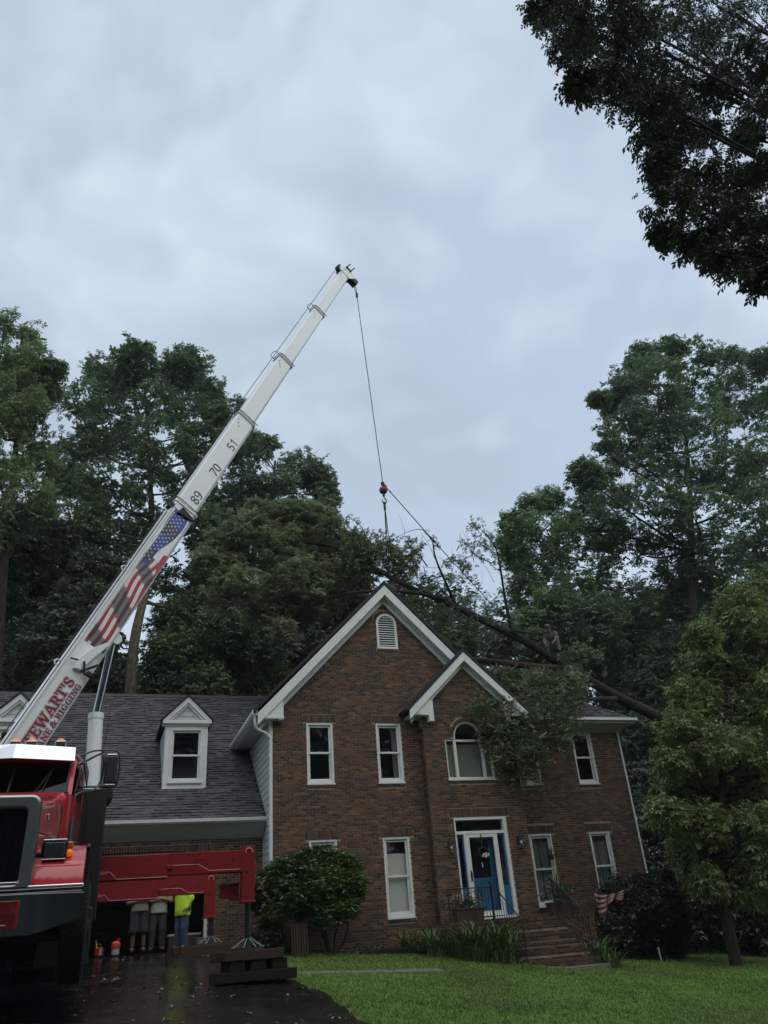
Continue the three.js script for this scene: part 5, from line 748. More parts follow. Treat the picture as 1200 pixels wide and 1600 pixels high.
tree('understory_tree', 'dark green tree behind the roof right of the fallen trunk', 'tree', BACK, { z: -11, dz: 3, seed: 210, fill: 1.9, gap: -0.6, trunk: [[985, 1380], [985, 1200], [980, 1050]], r0: 0.25, r1: 0.05, kind: 'small', size: 1.1, per: 15, knots: 13, color: [0.134, 0.220, 0.098],
  lobes: [[930, 970, 44], [980, 950, 50], [1035, 960, 54], [940, 1030, 44], [995, 1020, 54], [1055, 1030, 54], [1000, 1085, 46], [1055, 1100, 54], [1010, 1150, 44], [1060, 1170, 54], [1110, 1000, 56], [1010, 1220, 40], [1050, 1250, 54], [900, 1010, 34], [1090, 930, 50], [840, 1010, 24], [790, 1000, 20], [880, 1060, 26], [720, 1000, 22]] });
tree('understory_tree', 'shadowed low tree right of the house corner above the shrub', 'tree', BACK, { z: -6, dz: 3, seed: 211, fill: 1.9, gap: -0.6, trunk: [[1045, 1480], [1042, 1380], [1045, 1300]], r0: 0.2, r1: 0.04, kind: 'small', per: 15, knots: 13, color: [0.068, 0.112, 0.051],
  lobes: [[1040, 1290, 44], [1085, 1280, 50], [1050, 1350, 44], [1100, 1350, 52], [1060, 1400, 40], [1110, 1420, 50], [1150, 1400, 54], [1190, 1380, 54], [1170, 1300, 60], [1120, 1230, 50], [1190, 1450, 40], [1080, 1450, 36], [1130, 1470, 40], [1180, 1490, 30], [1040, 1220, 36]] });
// low tree in the front yard on the right
tree('dogwood_tree', 'yellow-green low tree on the right lawn with a leaning bare trunk', 'tree', null, { z: 3.2, dz: 2.2, seed: 212, fill: 1.6, gap: -0.2, gapSize: 0.9, trunk: [[1152, 1514, 3.2], [1142, 1470, 3.2], [1128, 1400, 3.3], [1122, 1320, 3.3], [1130, 1200, 3.2], [1135, 1080, 3.1], [1140, 980, 3]], r0: 0.17, r1: 0.04, kind: 'dog', per: 12, knots: 12, barkM: bark, color: [0.17, 0.25, 0.07], jit: 0.5,
  lobes: [[1150, 940, 30], [1185, 930, 34], [1120, 985, 30], [1170, 985, 44], [1100, 1035, 34], [1150, 1040, 46], [1195, 1040, 44], [1085, 1090, 34], [1130, 1100, 46], [1185, 1110, 46], [1070, 1145, 36], [1120, 1165, 48], [1175, 1175, 48], [1060, 1205, 34], [1100, 1225, 44], [1155, 1235, 48], [1195, 1230, 44], [1055, 1260, 30], [1095, 1285, 40], [1145, 1295, 46], [1190, 1295, 44], [1085, 1335, 34], [1130, 1345, 40], [1180, 1350, 42], [1110, 1375, 22], [1150, 1385, 20], [1185, 1395, 24], [1045, 1235, 16], [1095, 990, 14], [1040, 1270, 20], [1050, 1190, 22], [1200, 980, 40], [1210, 1090, 46], [1210, 1200, 46], [1210, 1320, 44], [1070, 1310, 24]] });
// limb of a tree that stands right of the viewer, hanging into the picture
tree('overhanging_tree', 'dark leafy boughs hanging into the top right corner', 'tree', null, { z: 14.5, dz: 1.4, seed: 213, fill: 0.62, gap: -0.05, gapSize: 1.3, jit: 0.6, trunk: [at(1450, 1400, 15.4), at(1430, 800, 15.2), at(1400, 350, 14.9), at(1310, 60, 14.6), at(1190, -70, 14.4)], r0: 0.26, r1: 0.06, limbs: 0.3, kind: 'near', per: 15, knots: 16, barkM: barkWet, mat: leafSolid, color: [0.05, 0.075, 0.036], squash: 0.7,
  lobes: [[850, 15, 22], [890, 25, 40], [945, 15, 50], [1000, 10, 54], [1060, 15, 58], [1120, 10, 58], [1180, 5, 56], [890, 75, 30], [930, 75, 42], [985, 75, 48], [1045, 85, 50], [1105, 75, 50], [1165, 90, 40], [935, 125, 26], [975, 140, 36], [1025, 155, 42], [1075, 155, 36], [1120, 135, 30], [1025, 205, 30], [1065, 215, 38], [1105, 200, 22], [1030, 255, 24], [1065, 270, 36], [1110, 280, 40], [1155, 290, 44], [1190, 270, 34], [1050, 320, 26], [1095, 335, 36], [1145, 345, 42], [1190, 345, 40], [1090, 375, 22], [1130, 395, 28], [1175, 400, 32], [1150, 425, 14], [1190, 440, 18], [1180, 180, 26], [1165, 215, 18], [1040, 365, 8], [1200, 120, 30], [905, 130, 10], [1015, 295, 10]] });
// woods behind everything
{
  const woods = new THREE.Group(); woods.name = 'distant_woods'; scene.add(woods); tag(woods, 'dim mass of distant forest behind the house and trees', 'woods', null, 'stuff');
  const r = rngOf(300), lists = [[], [], []];
  for (let i = 0; i < 16000; i++) { const a = r(), x = -40 + 100 * a, z = -27 - 9 * r() + (x > 22 ? (x - 22) * 0.5 : 0), top = 18 + 7 * fbm(x * 0.12, 4, 2, 3) + (x > 17 ? 3 : 0), y = landAt(x, z) + Math.pow(r(), 0.8) * top, k = 0.7 + 0.6 * r(); lists[i % 3].push([x, y, z, 1.5 + 1.2 * r(), r() * 6.3, (r() - 0.5), (r() - 0.5), lin(0.06 * k, 0.09 * k, 0.048 * k)]); }
  for (let i = 0; i < 3000; i++) { const x = 21 + 16 * r(), z = -12 + 14 * r() * (x - 20) / 16, y = landAt(x, z) + r() * r() * 4.5, k = 0.7 + 0.6 * r(); lists[i % 3].push([x, y, z, 1.0 + 0.8 * r(), r() * 6.3, (r() - 0.5), (r() - 0.5), lin(0.045 * k, 0.068 * k, 0.034 * k)]); }
  for (let i = 0; i < 3500; i++) { const x = 17 + 18 * r(), z = -5 + 5.5 * r() - (x < 19 ? 2 : 0), y = landAt(x, z) + r() * r() * 3.4, k = 0.6 + 0.7 * r(); lists[i % 3].push([x, y, z, 0.8 + 0.6 * r(), r() * 6.3, (r() - 0.5), (r() - 0.5), lin(0.045 * k, 0.068 * k, 0.034 * k)]); }
  lists.forEach((l, i) => instanced('leaf_mass', clump.oak[i], leafSolid, l, woods).userData.kind = 'stuff');
  const road = new THREE.Group(); road.name = 'roadside_woods'; scene.add(road); tag(road, 'woods across the road behind the viewer, mirrored in windows and bumper', 'woods', null, 'stuff'); const l2 = [[], [], []];
  for (let i = 0; i < 12000; i++) { const x = -50 + 110 * r(), z = 34 + 9 * r(), top = 20 + 6 * fbm(x * 0.1, 9, 2, 3), k = 0.7 + 0.6 * r(); l2[i % 3].push([x, -0.5 + Math.pow(r(), 0.8) * top, z, 1.8 + 1.2 * r(), r() * 6.3, r() - 0.5, r() - 0.5, lin(0.06 * k, 0.09 * k, 0.042 * k)]); }
  l2.forEach((l, i) => instanced('leaf_mass', clump.oak[i], leafSolid, l, road).userData.kind = 'stuff');
}
// ---- the fallen tree
const fallen = thing('fallen_tree', 'uprooted tree lying across the house roof with a broken trunk', 'fallen tree', [24, 1, -3.6]);
{
  const T = [[1330, 1262, -4], [1180, 1190, -3.7], [1050, 1130, -3.5], [960, 1086, -3.4], [880, 1040, -3.3], [820, 1002, -3.2], [760, 972, -3.2], [700, 943, -3.3], [640, 917, -3.5], [600, 896, -3.8], [560, 868, -4.4], [525, 835, -5]].map((p) => at(...p));
  const ground = T[0].clone().add(V(6, -3.2, -0.6)); ground.y = landAt(ground.x, ground.z);
  partW('trunk', taper([ground, ...T], 0.46, 0.05, 12, 7, 0.09, 7), barkWet, fallen);
  partW('root_plate', (() => { const l = []; const r = rngOf(61); for (let i = 0; i < 14; i++) { const a = r() * 6.283, e = ground.clone().add(V(0.6 + r(), Math.sin(a) * 1.6 + 0.4, Math.cos(a) * 1.7)); l.push(taper([ground.clone().add(V(0.2, 0.2, 0)), ground.clone().lerp(e, 0.5).add(V(0.2, 0, 0)), e], 0.2, 0.03, 6, 3, 0.2, i)); } return l; })(), barkWet, fallen);
  const limb = (pts, r0, r1, s, m = barkWet) => partW('limb', taper(pts.map((p) => at(...p)), r0, r1, 8, 6, 0.1, s), m, fallen);
  limb([[884, 1046, -3.2], [830, 1041, -2.6], [760, 1032, -2.2], [700, 1026, -2.3], [655, 1000, -2.6]], 0.17, 0.06, 1, bark);
  limb([[962, 1092, -3.2], [930, 1092, -2.2], [905, 1098, -1.2], [888, 1118, -0.4]], 0.1, 0.05, 2);
  limb([[872, 1052, -3.3], [878, 1075, -3.1], [890, 1090, -2.9]], 0.24, 0.1, 3);
  limb([[800, 988, -3.2], [790, 940, -3.1], [782, 890, -3.0], [774, 855, -3.0], [755, 830, -3.0]], 0.075, 0.02, 4);
  limb([[800, 985, -3.0], [840, 990, -2.8], [868, 985, -2.8]], 0.06, 0.02, 14);
  limb([[712, 945, -3.3], [694, 905, -3.1], [680, 870, -3.0], [676, 845, -3.0]], 0.07, 0.025, 5);
  limb([[668, 885, -3.2], [655, 868, -3.2], [638, 852, -3.2]], 0.03, 0.01, 6);
  limb([[690, 900, -3.1], [668, 905, -3.0], [662, 885, -3.0]], 0.03, 0.012, 16);
  limb([[700, 938, -3.3], [640, 925, -3.0], [560, 925, -3.2], [500, 935, -3.6]], 0.1, 0.03, 7);
  limb([[600, 897, -3.8], [540, 880, -4.4], [480, 870, -5.2], [420, 860, -5.8]], 0.12, 0.03, 8, bark);
  limb([[580, 880, -4.1], [560, 850, -4.2], [540, 830, -4.4], [505, 815, -4.6]], 0.08, 0.02, 9);
  limb([[570, 870, -4.3], [500, 850, -5], [430, 845, -5.6], [370, 850, -6]], 0.1, 0.03, 10, bark);
  limb([[585, 862, -4.2], [572, 838, -4.2], [562, 820, -4.2], [545, 808, -4.2]], 0.03, 0.01, 11);
  limb([[575, 842, -4.2], [560, 840, -4.2], [548, 832, -4.2]], 0.02, 0.008, 12);
  limb([[676, 846, -3.0], [660, 828, -3.0], [640, 830, -3.0], [622, 838, -3.0]], 0.02, 0.007, 13);
  limb([[768, 880, -3.0], [745, 868, -2.9], [728, 850, -2.9], [712, 845, -2.9]], 0.025, 0.008, 15);
  limb([[842, 1130, 0.4], [832, 1145, 0.4], [828, 1165, 0.45], [815, 1178, 0.45]], 0.03, 0.012, 17, barkPale);
  limb([[860, 1050, -2.8], [835, 1075, -1.2], [800, 1100, 0.1], [785, 1150, 0.5], [800, 1205, 0.55]], 0.1, 0.025, 18);
  limb([[850, 1060, -2.4], [860, 1095, -0.8], [845, 1140, 0.3], [830, 1220, 0.45]], 0.09, 0.02, 19);
  const twigs = []; const r = rngOf(62); for (let i = 0; i < 60; i++) { const t = at(520 + 300 * r(), 830 + 90 * r() + 20, -3.4), e = t.clone().add(V((r() - 0.6) * 1.6, 0.2 + r() * 1.1, (r() - 0.5))); twigs.push(taper([t, t.clone().lerp(e, 0.5).add(V(0.1, -0.06, 0)), e], 0.012, 0.004, 4, 2, 0.1, i)); }
  partW('twig', twigs, bark, fallen).userData.kind = 'stuff';
  const olive = { fill: 1.3, gap: 0.0, gapSize: 1.0, seed: 401, dz: 2.2, z: -5.5, per: 13, knots: 12, size: 0.85, color: [0.235, 0.3, 0.16], jit: 0.5 };
  const [l1] = leafList([[330, 885, 26], [350, 850, 30], [385, 830, 34], [425, 812, 34], [465, 808, 30], [505, 815, 22], [360, 895, 34], [400, 870, 42], [445, 855, 44], [490, 850, 40], [530, 850, 30], [345, 930, 26], [385, 925, 36], [430, 915, 40], [475, 905, 40], [515, 890, 34], [420, 960, 28], [465, 955, 32], [505, 935, 30], [440, 990, 20], [545, 890, 30], [400, 800, 14]], olive);
  leaves(fallen, 'crown', l1, clump.willow, leafMat);
  // ragged sprays: leaves strung along torn branch ends
  const sr2 = rngOf(402), l2 = [[], [], []], twig2 = [];
  const spray = (pts, n, off, size, color, hang = 0) => {
    const c = new THREE.CatmullRomCurve3(pts.map((p) => at(...p))), k = pts.length > 2 ? 0 : 0.1;
    for (let i = 0; i < n; i++) {
      const t = k + (1 - k) * Math.pow(sr2(), 0.7), p = c.getPoint(t), e = p.clone().add(V((sr2() - 0.5) * 2 * off, (sr2() - 0.45 - hang) * 1.5 * off, (sr2() - 0.5) * 1.6 * off)), m = 0.65 + 0.7 * sr2(), w = sr2();
      if (i % 3 === 0) twig2.push(taper([p, p.clone().lerp(e, 0.5).add(V(0, 0.03, 0)), e], 0.008, 0.003, 3, 2, 0, i));
      l2[Math.floor(sr2() * 3)].push([e.x, e.y, e.z, size * (0.6 + 0.7 * sr2()), sr2() * 6.283, (sr2() - 0.5) * 1.2 + hang * 0.4, (sr2() - 0.5) * 1.2, lin(color[0] * m * (0.9 + 0.3 * w), color[1] * m, color[2] * m)]);
    }
  };
  const OL = [0.155, 0.215, 0.09], DG = [0.1, 0.155, 0.06];
  spray([[782, 890, -3], [774, 855, -3], [755, 830, -3], [735, 818, -3]], 30, 0.26, 0.5, OL); spray([[774, 862, -3], [748, 850, -3], [738, 838, -3]], 22, 0.24, 0.5, OL); spray([[768, 880, -3], [745, 868, -2.9], [720, 850, -2.9]], 14, 0.2, 0.46, OL); spray([[788, 930, -3.1], [775, 938, -3], [762, 945, -3]], 8, 0.18, 0.45, DG);
  spray([[680, 870, -3], [676, 845, -3], [668, 832, -3]], 10, 0.16, 0.42, OL); spray([[688, 892, -3], [702, 878, -3], [718, 880, -3], [735, 892, -3]], 34, 0.28, 0.5, OL); spray([[694, 905, -3.1], [715, 905, -3], [738, 908, -3]], 30, 0.28, 0.5, OL); spray([[668, 885, -3.2], [655, 868, -3.2], [638, 852, -3.2]], 10, 0.16, 0.4, OL); spray([[690, 900, -3.1], [668, 905, -3], [650, 895, -3]], 14, 0.24, 0.46, DG); spray([[700, 920, -3.2], [680, 925, -3], [660, 930, -3]], 16, 0.28, 0.5, DG);
  spray([[740, 962, -3.2], [745, 940, -3], [756, 925, -3]], 14, 0.24, 0.45, OL); spray([[725, 955, -3.2], [735, 972, -2.8], [745, 992, -2.6]], 22, 0.28, 0.5, DG, 0.3); spray([[700, 945, -3.2], [708, 968, -2.8], [712, 1000, -2.6]], 24, 0.3, 0.52, DG, 0.3); spray([[670, 930, -3.3], [675, 960, -2.9], [680, 985, -2.8]], 26, 0.32, 0.55, DG, 0.3); spray([[650, 922, -3.4], [650, 945, -3.1], [662, 965, -3]], 24, 0.3, 0.55, DG, 0.2); spray([[690, 1022, -2.3], [700, 1005, -2.3], [712, 1015, -2.2]], 12, 0.24, 0.45, DG); spray([[760, 975, -3.2], [765, 992, -2.8], [758, 1005, -2.6]], 14, 0.22, 0.45, DG, 0.2); spray([[790, 985, -3.2], [800, 965, -3], [795, 945, -3]], 10, 0.2, 0.42, DG);
  spray([[600, 893, -3.8], [590, 870, -3.8], [580, 850, -3.8]], 46, 0.42, 0.62, OL); spray([[612, 898, -3.7], [615, 875, -3.6], [620, 860, -3.6]], 34, 0.34, 0.58, OL); spray([[625, 905, -3.6], [640, 888, -3.5], [650, 885, -3.5]], 28, 0.34, 0.55, OL); spray([[575, 880, -4], [560, 865, -4], [548, 850, -4]], 44, 0.45, 0.62, OL); spray([[560, 868, -4.3], [545, 895, -4.2], [540, 920, -4.2]], 56, 0.5, 0.62, DG); spray([[590, 890, -3.9], [575, 905, -4], [560, 925, -4]], 50, 0.45, 0.6, DG); spray([[545, 840, -4.4], [535, 822, -4.4], [522, 812, -4.4]], 18, 0.26, 0.45, OL); spray([[545, 808, -4.2], [556, 812, -4.2]], 4, 0.1, 0.35, OL); spray([[540, 835, -4.4], [515, 820, -4.5], [500, 812, -4.6]], 24, 0.3, 0.5, OL);
  for (let i = 0; i < 30; i++) { const x = 535 + 110 * sr2(), y = 846 + 40 * sr2() + Math.max(0, (x - 590) * 0.25), z = -4.8 + 1.2 * sr2(); spray([[x, y + 26, z], [x + 10 * (sr2() - 0.5), y + 8, z], [x + 24 * (sr2() - 0.5), y - 10 - 14 * sr2(), z + 0.2]], 13, 0.3, 0.55, i % 3 ? OL : DG, 0); }
  for (let i = 0; i < 44; i++) { const x = 628 + 160 * sr2(), y = 912 + (x - 628) * 0.36 + (sr2() - 0.3) * 60, z = -4.5 + 0.7 * sr2(); spray([[x, y + 14, z], [x + 14 * (sr2() - 0.5), y, z + 0.1], [x + 30 * (sr2() - 0.5), y - 12 + 20 * sr2(), z + 0.2]], 9, 0.28, 0.5, i % 3 ? DG : OL, 0.1); }
  // torn boughs hanging over the eave and down the front wall
  const foot = [[730, 1090], [742, 1110], [757, 1190], [775, 1210], [800, 1222], [815, 1238], [828, 1266], [842, 1236], [852, 1190], [870, 1178], [886, 1178], [908, 1140]], footAt = (x) => { for (let i = 1; i < foot.length; i++) if (x <= foot[i][0]) { const [a, b] = [foot[i - 1], foot[i]]; return a[1] + (b[1] - a[1]) * (x - a[0]) / (b[0] - a[0]); } return 1130; };
  for (let i = 0; i < 40; i++) { const x = 738 + 168 * ((i + sr2()) / 40), y0 = 1048 + 44 * sr2(), y1 = footAt(x) - 70 * Math.pow(sr2(), 1.4) - 4, zf = 0.35 + 0.6 * sr2(), dx = (sr2() - 0.5) * 34; if (y1 < y0 + 12) continue; spray([[x + dx, y0, -0.35], [x + dx * 0.5, y0 + (y1 - y0) * 0.3, zf], [x, y0 + (y1 - y0) * 0.65, zf + 0.1], [x - dx * 0.3, y1, zf]], Math.round(6 + (y1 - y0) * 0.21), 0.3, 0.45, i % 4 ? DG : OL, 0.3); }
  for (let i = 0; i < 56; i++) { const x = 738 + 170 * sr2(), y = 1054 + 24 * sr2(), z = -0.5 - 1.4 * sr2(); spray([[x, y + 12, z], [x + 12 * (sr2() - 0.5), y, z + 0.1], [x + 26 * (sr2() - 0.5), y - 8 * sr2(), z + 0.2]], 12, 0.32, 0.52, i % 2 ? DG : OL, 0.1); }
  for (let i = 0; i < 9; i++) { const x = 878 + 50 * sr2(), y = 1008 + 50 * sr2(); spray([[x, y + 14, -2.6], [x + 6, y, -2.6], [x + 12 * (sr2() - 0.5), y - 14, -2.6]], 9, 0.26, 0.5, OL); }
  partW('twig', twig2, bark, fallen).userData.kind = 'stuff';
  leaves(fallen, 'crown', l2, clump.small, leafMat);
}
// ---- shrubs by the house
function bush(name, label, z, dz, lobes, kind, color, stemPts, o = {}) {
  const b = at(...stemPts[0][0]), t = thing(name, label, 'shrub', [b.x, landAt(b.x, b.z), b.z]);
  stemPts.forEach((p, i) => { const q = p.map((k) => at(...k)); q[0].y = Math.min(q[0].y, landAt(q[0].x, q[0].z)) - 0.03; partW('stem', taper(q, 0.035, 0.015, 6, 4, 0.12, i), barkWet, t); });
  const [l] = leafList(lobes, { z, dz, seed: 500 + name.length + lobes.length, per: 11, knots: 13, fill: 2.4, gap: -0.6, color, jit: 0.5, ...o }); leaves(t, 'foliage', l, clump[kind], leafSolid);
}
bush('rhododendron', 'rounded glossy green shrub in front of the left ground floor window', 1.25, 0.7, [[425, 1378, 22], [450, 1362, 22], [480, 1352, 22], [510, 1352, 22], [538, 1360, 20], [552, 1378, 14], [415, 1405, 20], [445, 1392, 28], [480, 1384, 30], [515, 1384, 28], [545, 1395, 18], [410, 1428, 12], [432, 1420, 20], [470, 1412, 22], [505, 1412, 26], [535, 1418, 18], [420, 1440, 9], [505, 1430, 15]], 'rhodo', [0.1, 0.17, 0.05], [[[517, 1482, 1.3], [508, 1455, 1.3], [500, 1425, 1.3]], [[520, 1482, 1.3], [525, 1455, 1.25], [535, 1430, 1.2]], [[515, 1482, 1.2], [497, 1440, 1.2], [480, 1420, 1.2]], [[524, 1480, 1.3], [543, 1455, 1.3], [541, 1430, 1.25]], [[440, 1484, 1.2], [440, 1450, 1.2], [438, 1420, 1.2]]]);
bush('evergreen_shrub', 'dark round shrub at the right corner of the house', 0.6, 0.8, [[965, 1395, 20], [995, 1385, 24], [1025, 1392, 24], [960, 1425, 22], [990, 1420, 28], [1025, 1425, 28], [1050, 1420, 20], [965, 1455, 22], [995, 1455, 28], [1030, 1455, 28], [1055, 1450, 20], [975, 1482, 20], [1010, 1485, 24], [1045, 1480, 22], [1035, 1375, 12]], 'shrub', [0.035, 0.055, 0.024], [[[1005, 1500, 0.6], [1005, 1470, 0.6], [1000, 1430, 0.6]], [[1015, 1500, 0.6], [1022, 1470, 0.6], [1030, 1430, 0.6]]], { per: 14 });
bush('low_shrub', 'small leafy plants growing behind the wooden cribbing', 1.2, 0.4, [[408, 1478, 9], [425, 1474, 10], [440, 1478, 8], [415, 1488, 8], [455, 1480, 8]], 'shrub', [0.03, 0.05, 0.02], [[[420, 1490, 1.2], [420, 1482, 1.2], [420, 1476, 1.2]]]);
// strap-leaved plants in the bed before the porch
{
  const g = [0, 1, 2].map((i) => bladeGeo(75, 1.08, 0.034, 0.42, 600 + i, 1.35)), m = [[0.085, 0.15, 0.045], [0.07, 0.13, 0.04], [0.12, 0.17, 0.065]].map((c) => std(lin(...c), 0.5, { side: THREE.DoubleSide }));
  const spots = [[8.0, 1.35, 0.75], [8.9, 2.05, 0.95], [9.2, 2.45, 1.05], [8.65, 2.5, 0.95], [9.3, 2.95, 0.9], [8.15, 1.9, 0.7], [8.95, 3.0, 0.85], [7.5, 1.1, 0.6], [9.35, 2.05, 0.9], [11.75, 2.9, 0.75], [12.0, 2.4, 0.6], [11.85, 3.35, 0.5], [8.4, 2.6, 0.8], [8.55, 3.0, 0.7], [7.9, 1.9, 0.65], [7.6, 1.45, 0.5]];
  const words = ['at the left end of the flower bed', 'in front of the porch railing', 'beside the left handrail of the steps', 'at the front edge of the flower bed', 'by the lowest step on the left', 'behind the timber edging', 'with arching blades nearest the lawn', 'under the ground floor window', 'against the porch brickwork', 'at the right foot of the steps', 'behind the right handrail post', 'with yellowed blades by the landing slab', 'in the middle of the flower bed edge', 'spilling onto the lawn left of the steps', 'at the left of the bed beneath the porch corner', 'as the leftmost short tuft of the bed'];
  spots.forEach(([x, z, s], i) => { const t = thing('daylily_clump', 'clump of long green strap leaves ' + words[i], 'plant', [x, landAt(x, z), z], i * 1.3, 'daylily clumps by the front steps'); const b = part('blades', g[i % 3], m[i % 3], t); b.scale.setScalar(s * 1.15); const w = part('faded_blades', bladeGeo(7, 0.7, 0.034, 0.2, 640 + i, 1.3), std(lin(0.24, 0.23, 0.12), 0.6, { side: THREE.DoubleSide }), t); w.scale.setScalar(s); });
  const bed = thing('ground_cover', 'low weedy ground cover along the foot of the house wall', 'ground cover'); bed.userData.kind = 'stuff'; const r = rngOf(66), l = [[], [], []];
  for (let i = 0; i < 900; i++) { const x = 4.6 + r() * 10.4, z = 0.15 + r() * (x < 8.9 ? 1.35 : x > 12.5 ? 1.1 : 0.0) + (x > 8.9 && x < 9.9 ? 1.75 + r() * 1.4 : 0); if (x > 9.9 && x < 12.5) continue; const k = 0.8 + 0.5 * r(); l[i % 3].push([x, landAt(x, z) - 0.03, z, 0.5 + 0.5 * r(), r() * 6.3, 0, 0, lin(0.035 * k, 0.06 * k, 0.02 * k)]); }
  l.forEach((q, i) => instanced('weeds', clump.shrub[i], leafSolid, q, bed).userData.kind = 'stuff');
}

// ---------------------------------------------------------------- people
function field(bones, cell, pad = 0.06, k = 0.03, minY = -9) { // tapered capsules [ax, ay, az, bx, by, bz, ra, rb], joined smoothly and meshed
  let lo = [9, 9, 9], hi = [-9, -9, -9]; for (const b of bones) for (let i = 0; i < 3; i++) { lo[i] = Math.min(lo[i], b[i] - b[6], b[3 + i] - b[7]); hi[i] = Math.max(hi[i], b[i] + b[6], b[3 + i] + b[7]); }
  const span = Math.max(hi[0] - lo[0], hi[1] - lo[1], hi[2] - lo[2]) + 2 * pad, N = Math.ceil(span / cell) + 4, c = [0, 1, 2].map((i) => (lo[i] + hi[i]) / 2), h = N * cell / 2;
  const mc = new MarchingCubes(N, new THREE.MeshStandardMaterial(), false, false, 120000); mc.isolation = 0;
  const f = mc.field; f.fill(-1);
  const i0 = [0, 1, 2].map((i) => Math.max(0, Math.floor((lo[i] - pad - c[i] + h) / cell))), i1 = [0, 1, 2].map((i) => Math.min(N - 1, Math.ceil((hi[i] + pad - c[i] + h) / cell)));
  const pre = bones.map((b) => { const d = [b[3] - b[0], b[4] - b[1], b[5] - b[2]]; return [...b, ...d, d[0] * d[0] + d[1] * d[1] + d[2] * d[2] || 1e-9]; });
  for (let z = i0[2]; z <= i1[2]; z++) for (let y = i0[1]; y <= i1[1]; y++) for (let x = i0[0]; x <= i1[0]; x++) {
    const p = c[0] - h + x * cell, q = c[1] - h + y * cell, s = c[2] - h + z * cell; let d = 1;
    for (const b of pre) { const t = clamp(((p - b[0]) * b[8] + (q - b[1]) * b[9] + (s - b[2]) * b[10]) / b[11], 0, 1), e = Math.hypot(p - b[0] - t * b[8], q - b[1] - t * b[9], s - b[2] - t * b[10]) - b[6] - t * (b[7] - b[6]); const m = Math.max(k - Math.abs(d - e), 0) / k; d = Math.min(d, e) - m * m * k * 0.25; }
    f[z * N * N + y * N + x] = -Math.max(d, minY - q);
  }
  mc.update(); const n = mc.count ?? mc.geometry.drawRange.count, pos = new Float32Array(mc.positionArray.slice(0, n * 3));
  for (let i = 0; i < n; i++) for (let j = 0; j < 3; j++) pos[3 * i + j] = pos[3 * i + j] * h + c[j];
  let g = new THREE.BufferGeometry(); g.setAttribute('position', new THREE.BufferAttribute(pos, 3)); g = mergeVertices(g, 1e-4); g.computeVertexNormals(); return g.toNonIndexed();
}
const skin = std(lin(0.32, 0.17, 0.11), 0.6), skinTan = std(lin(0.24, 0.13, 0.085), 0.6);
function hand(w, dir, palm, curl) { // wrist, direction of the fingers, palm normal; five curled fingers
  const d = dir.clone().normalize(), n = palm.clone().addScaledVector(d, -palm.dot(d)).normalize(), s = d.clone().cross(n), b = [], P = (o, a, e, f) => o.clone().addScaledVector(d, a).addScaledVector(s, e).addScaledVector(n, f), add = (p, q, r0, r1) => b.push([p.x, p.y, p.z, q.x, q.y, q.z, r0, r1]);
  for (const e of [-0.026, -0.009, 0.009, 0.026]) add(P(w, 0.0, e * 0.6, 0), P(w, 0.08, e, 0), 0.015, 0.013);
  [[-0.03, 0.058], [-0.01, 0.072], [0.011, 0.078], [0.031, 0.07]].forEach(([e, L]) => { let p = P(w, 0.085, e, 0), a = 0; for (let k = 0; k < 3; k++) { a += curl; const l = L * [0.45, 0.32, 0.25][k], q = P(p, Math.cos(a) * l, 0, Math.sin(a) * l); add(p, q, 0.0095 - k * 0.001, 0.0088 - k * 0.001); p = q; } });
  const t0 = P(w, 0.025, 0.025, 0.005), t1 = P(w, 0.06, 0.055, 0.018), t2 = P(w, 0.09, 0.058, 0.034); add(t0, t1, 0.014, 0.011); add(t1, t2, 0.0105, 0.009); return b;
}
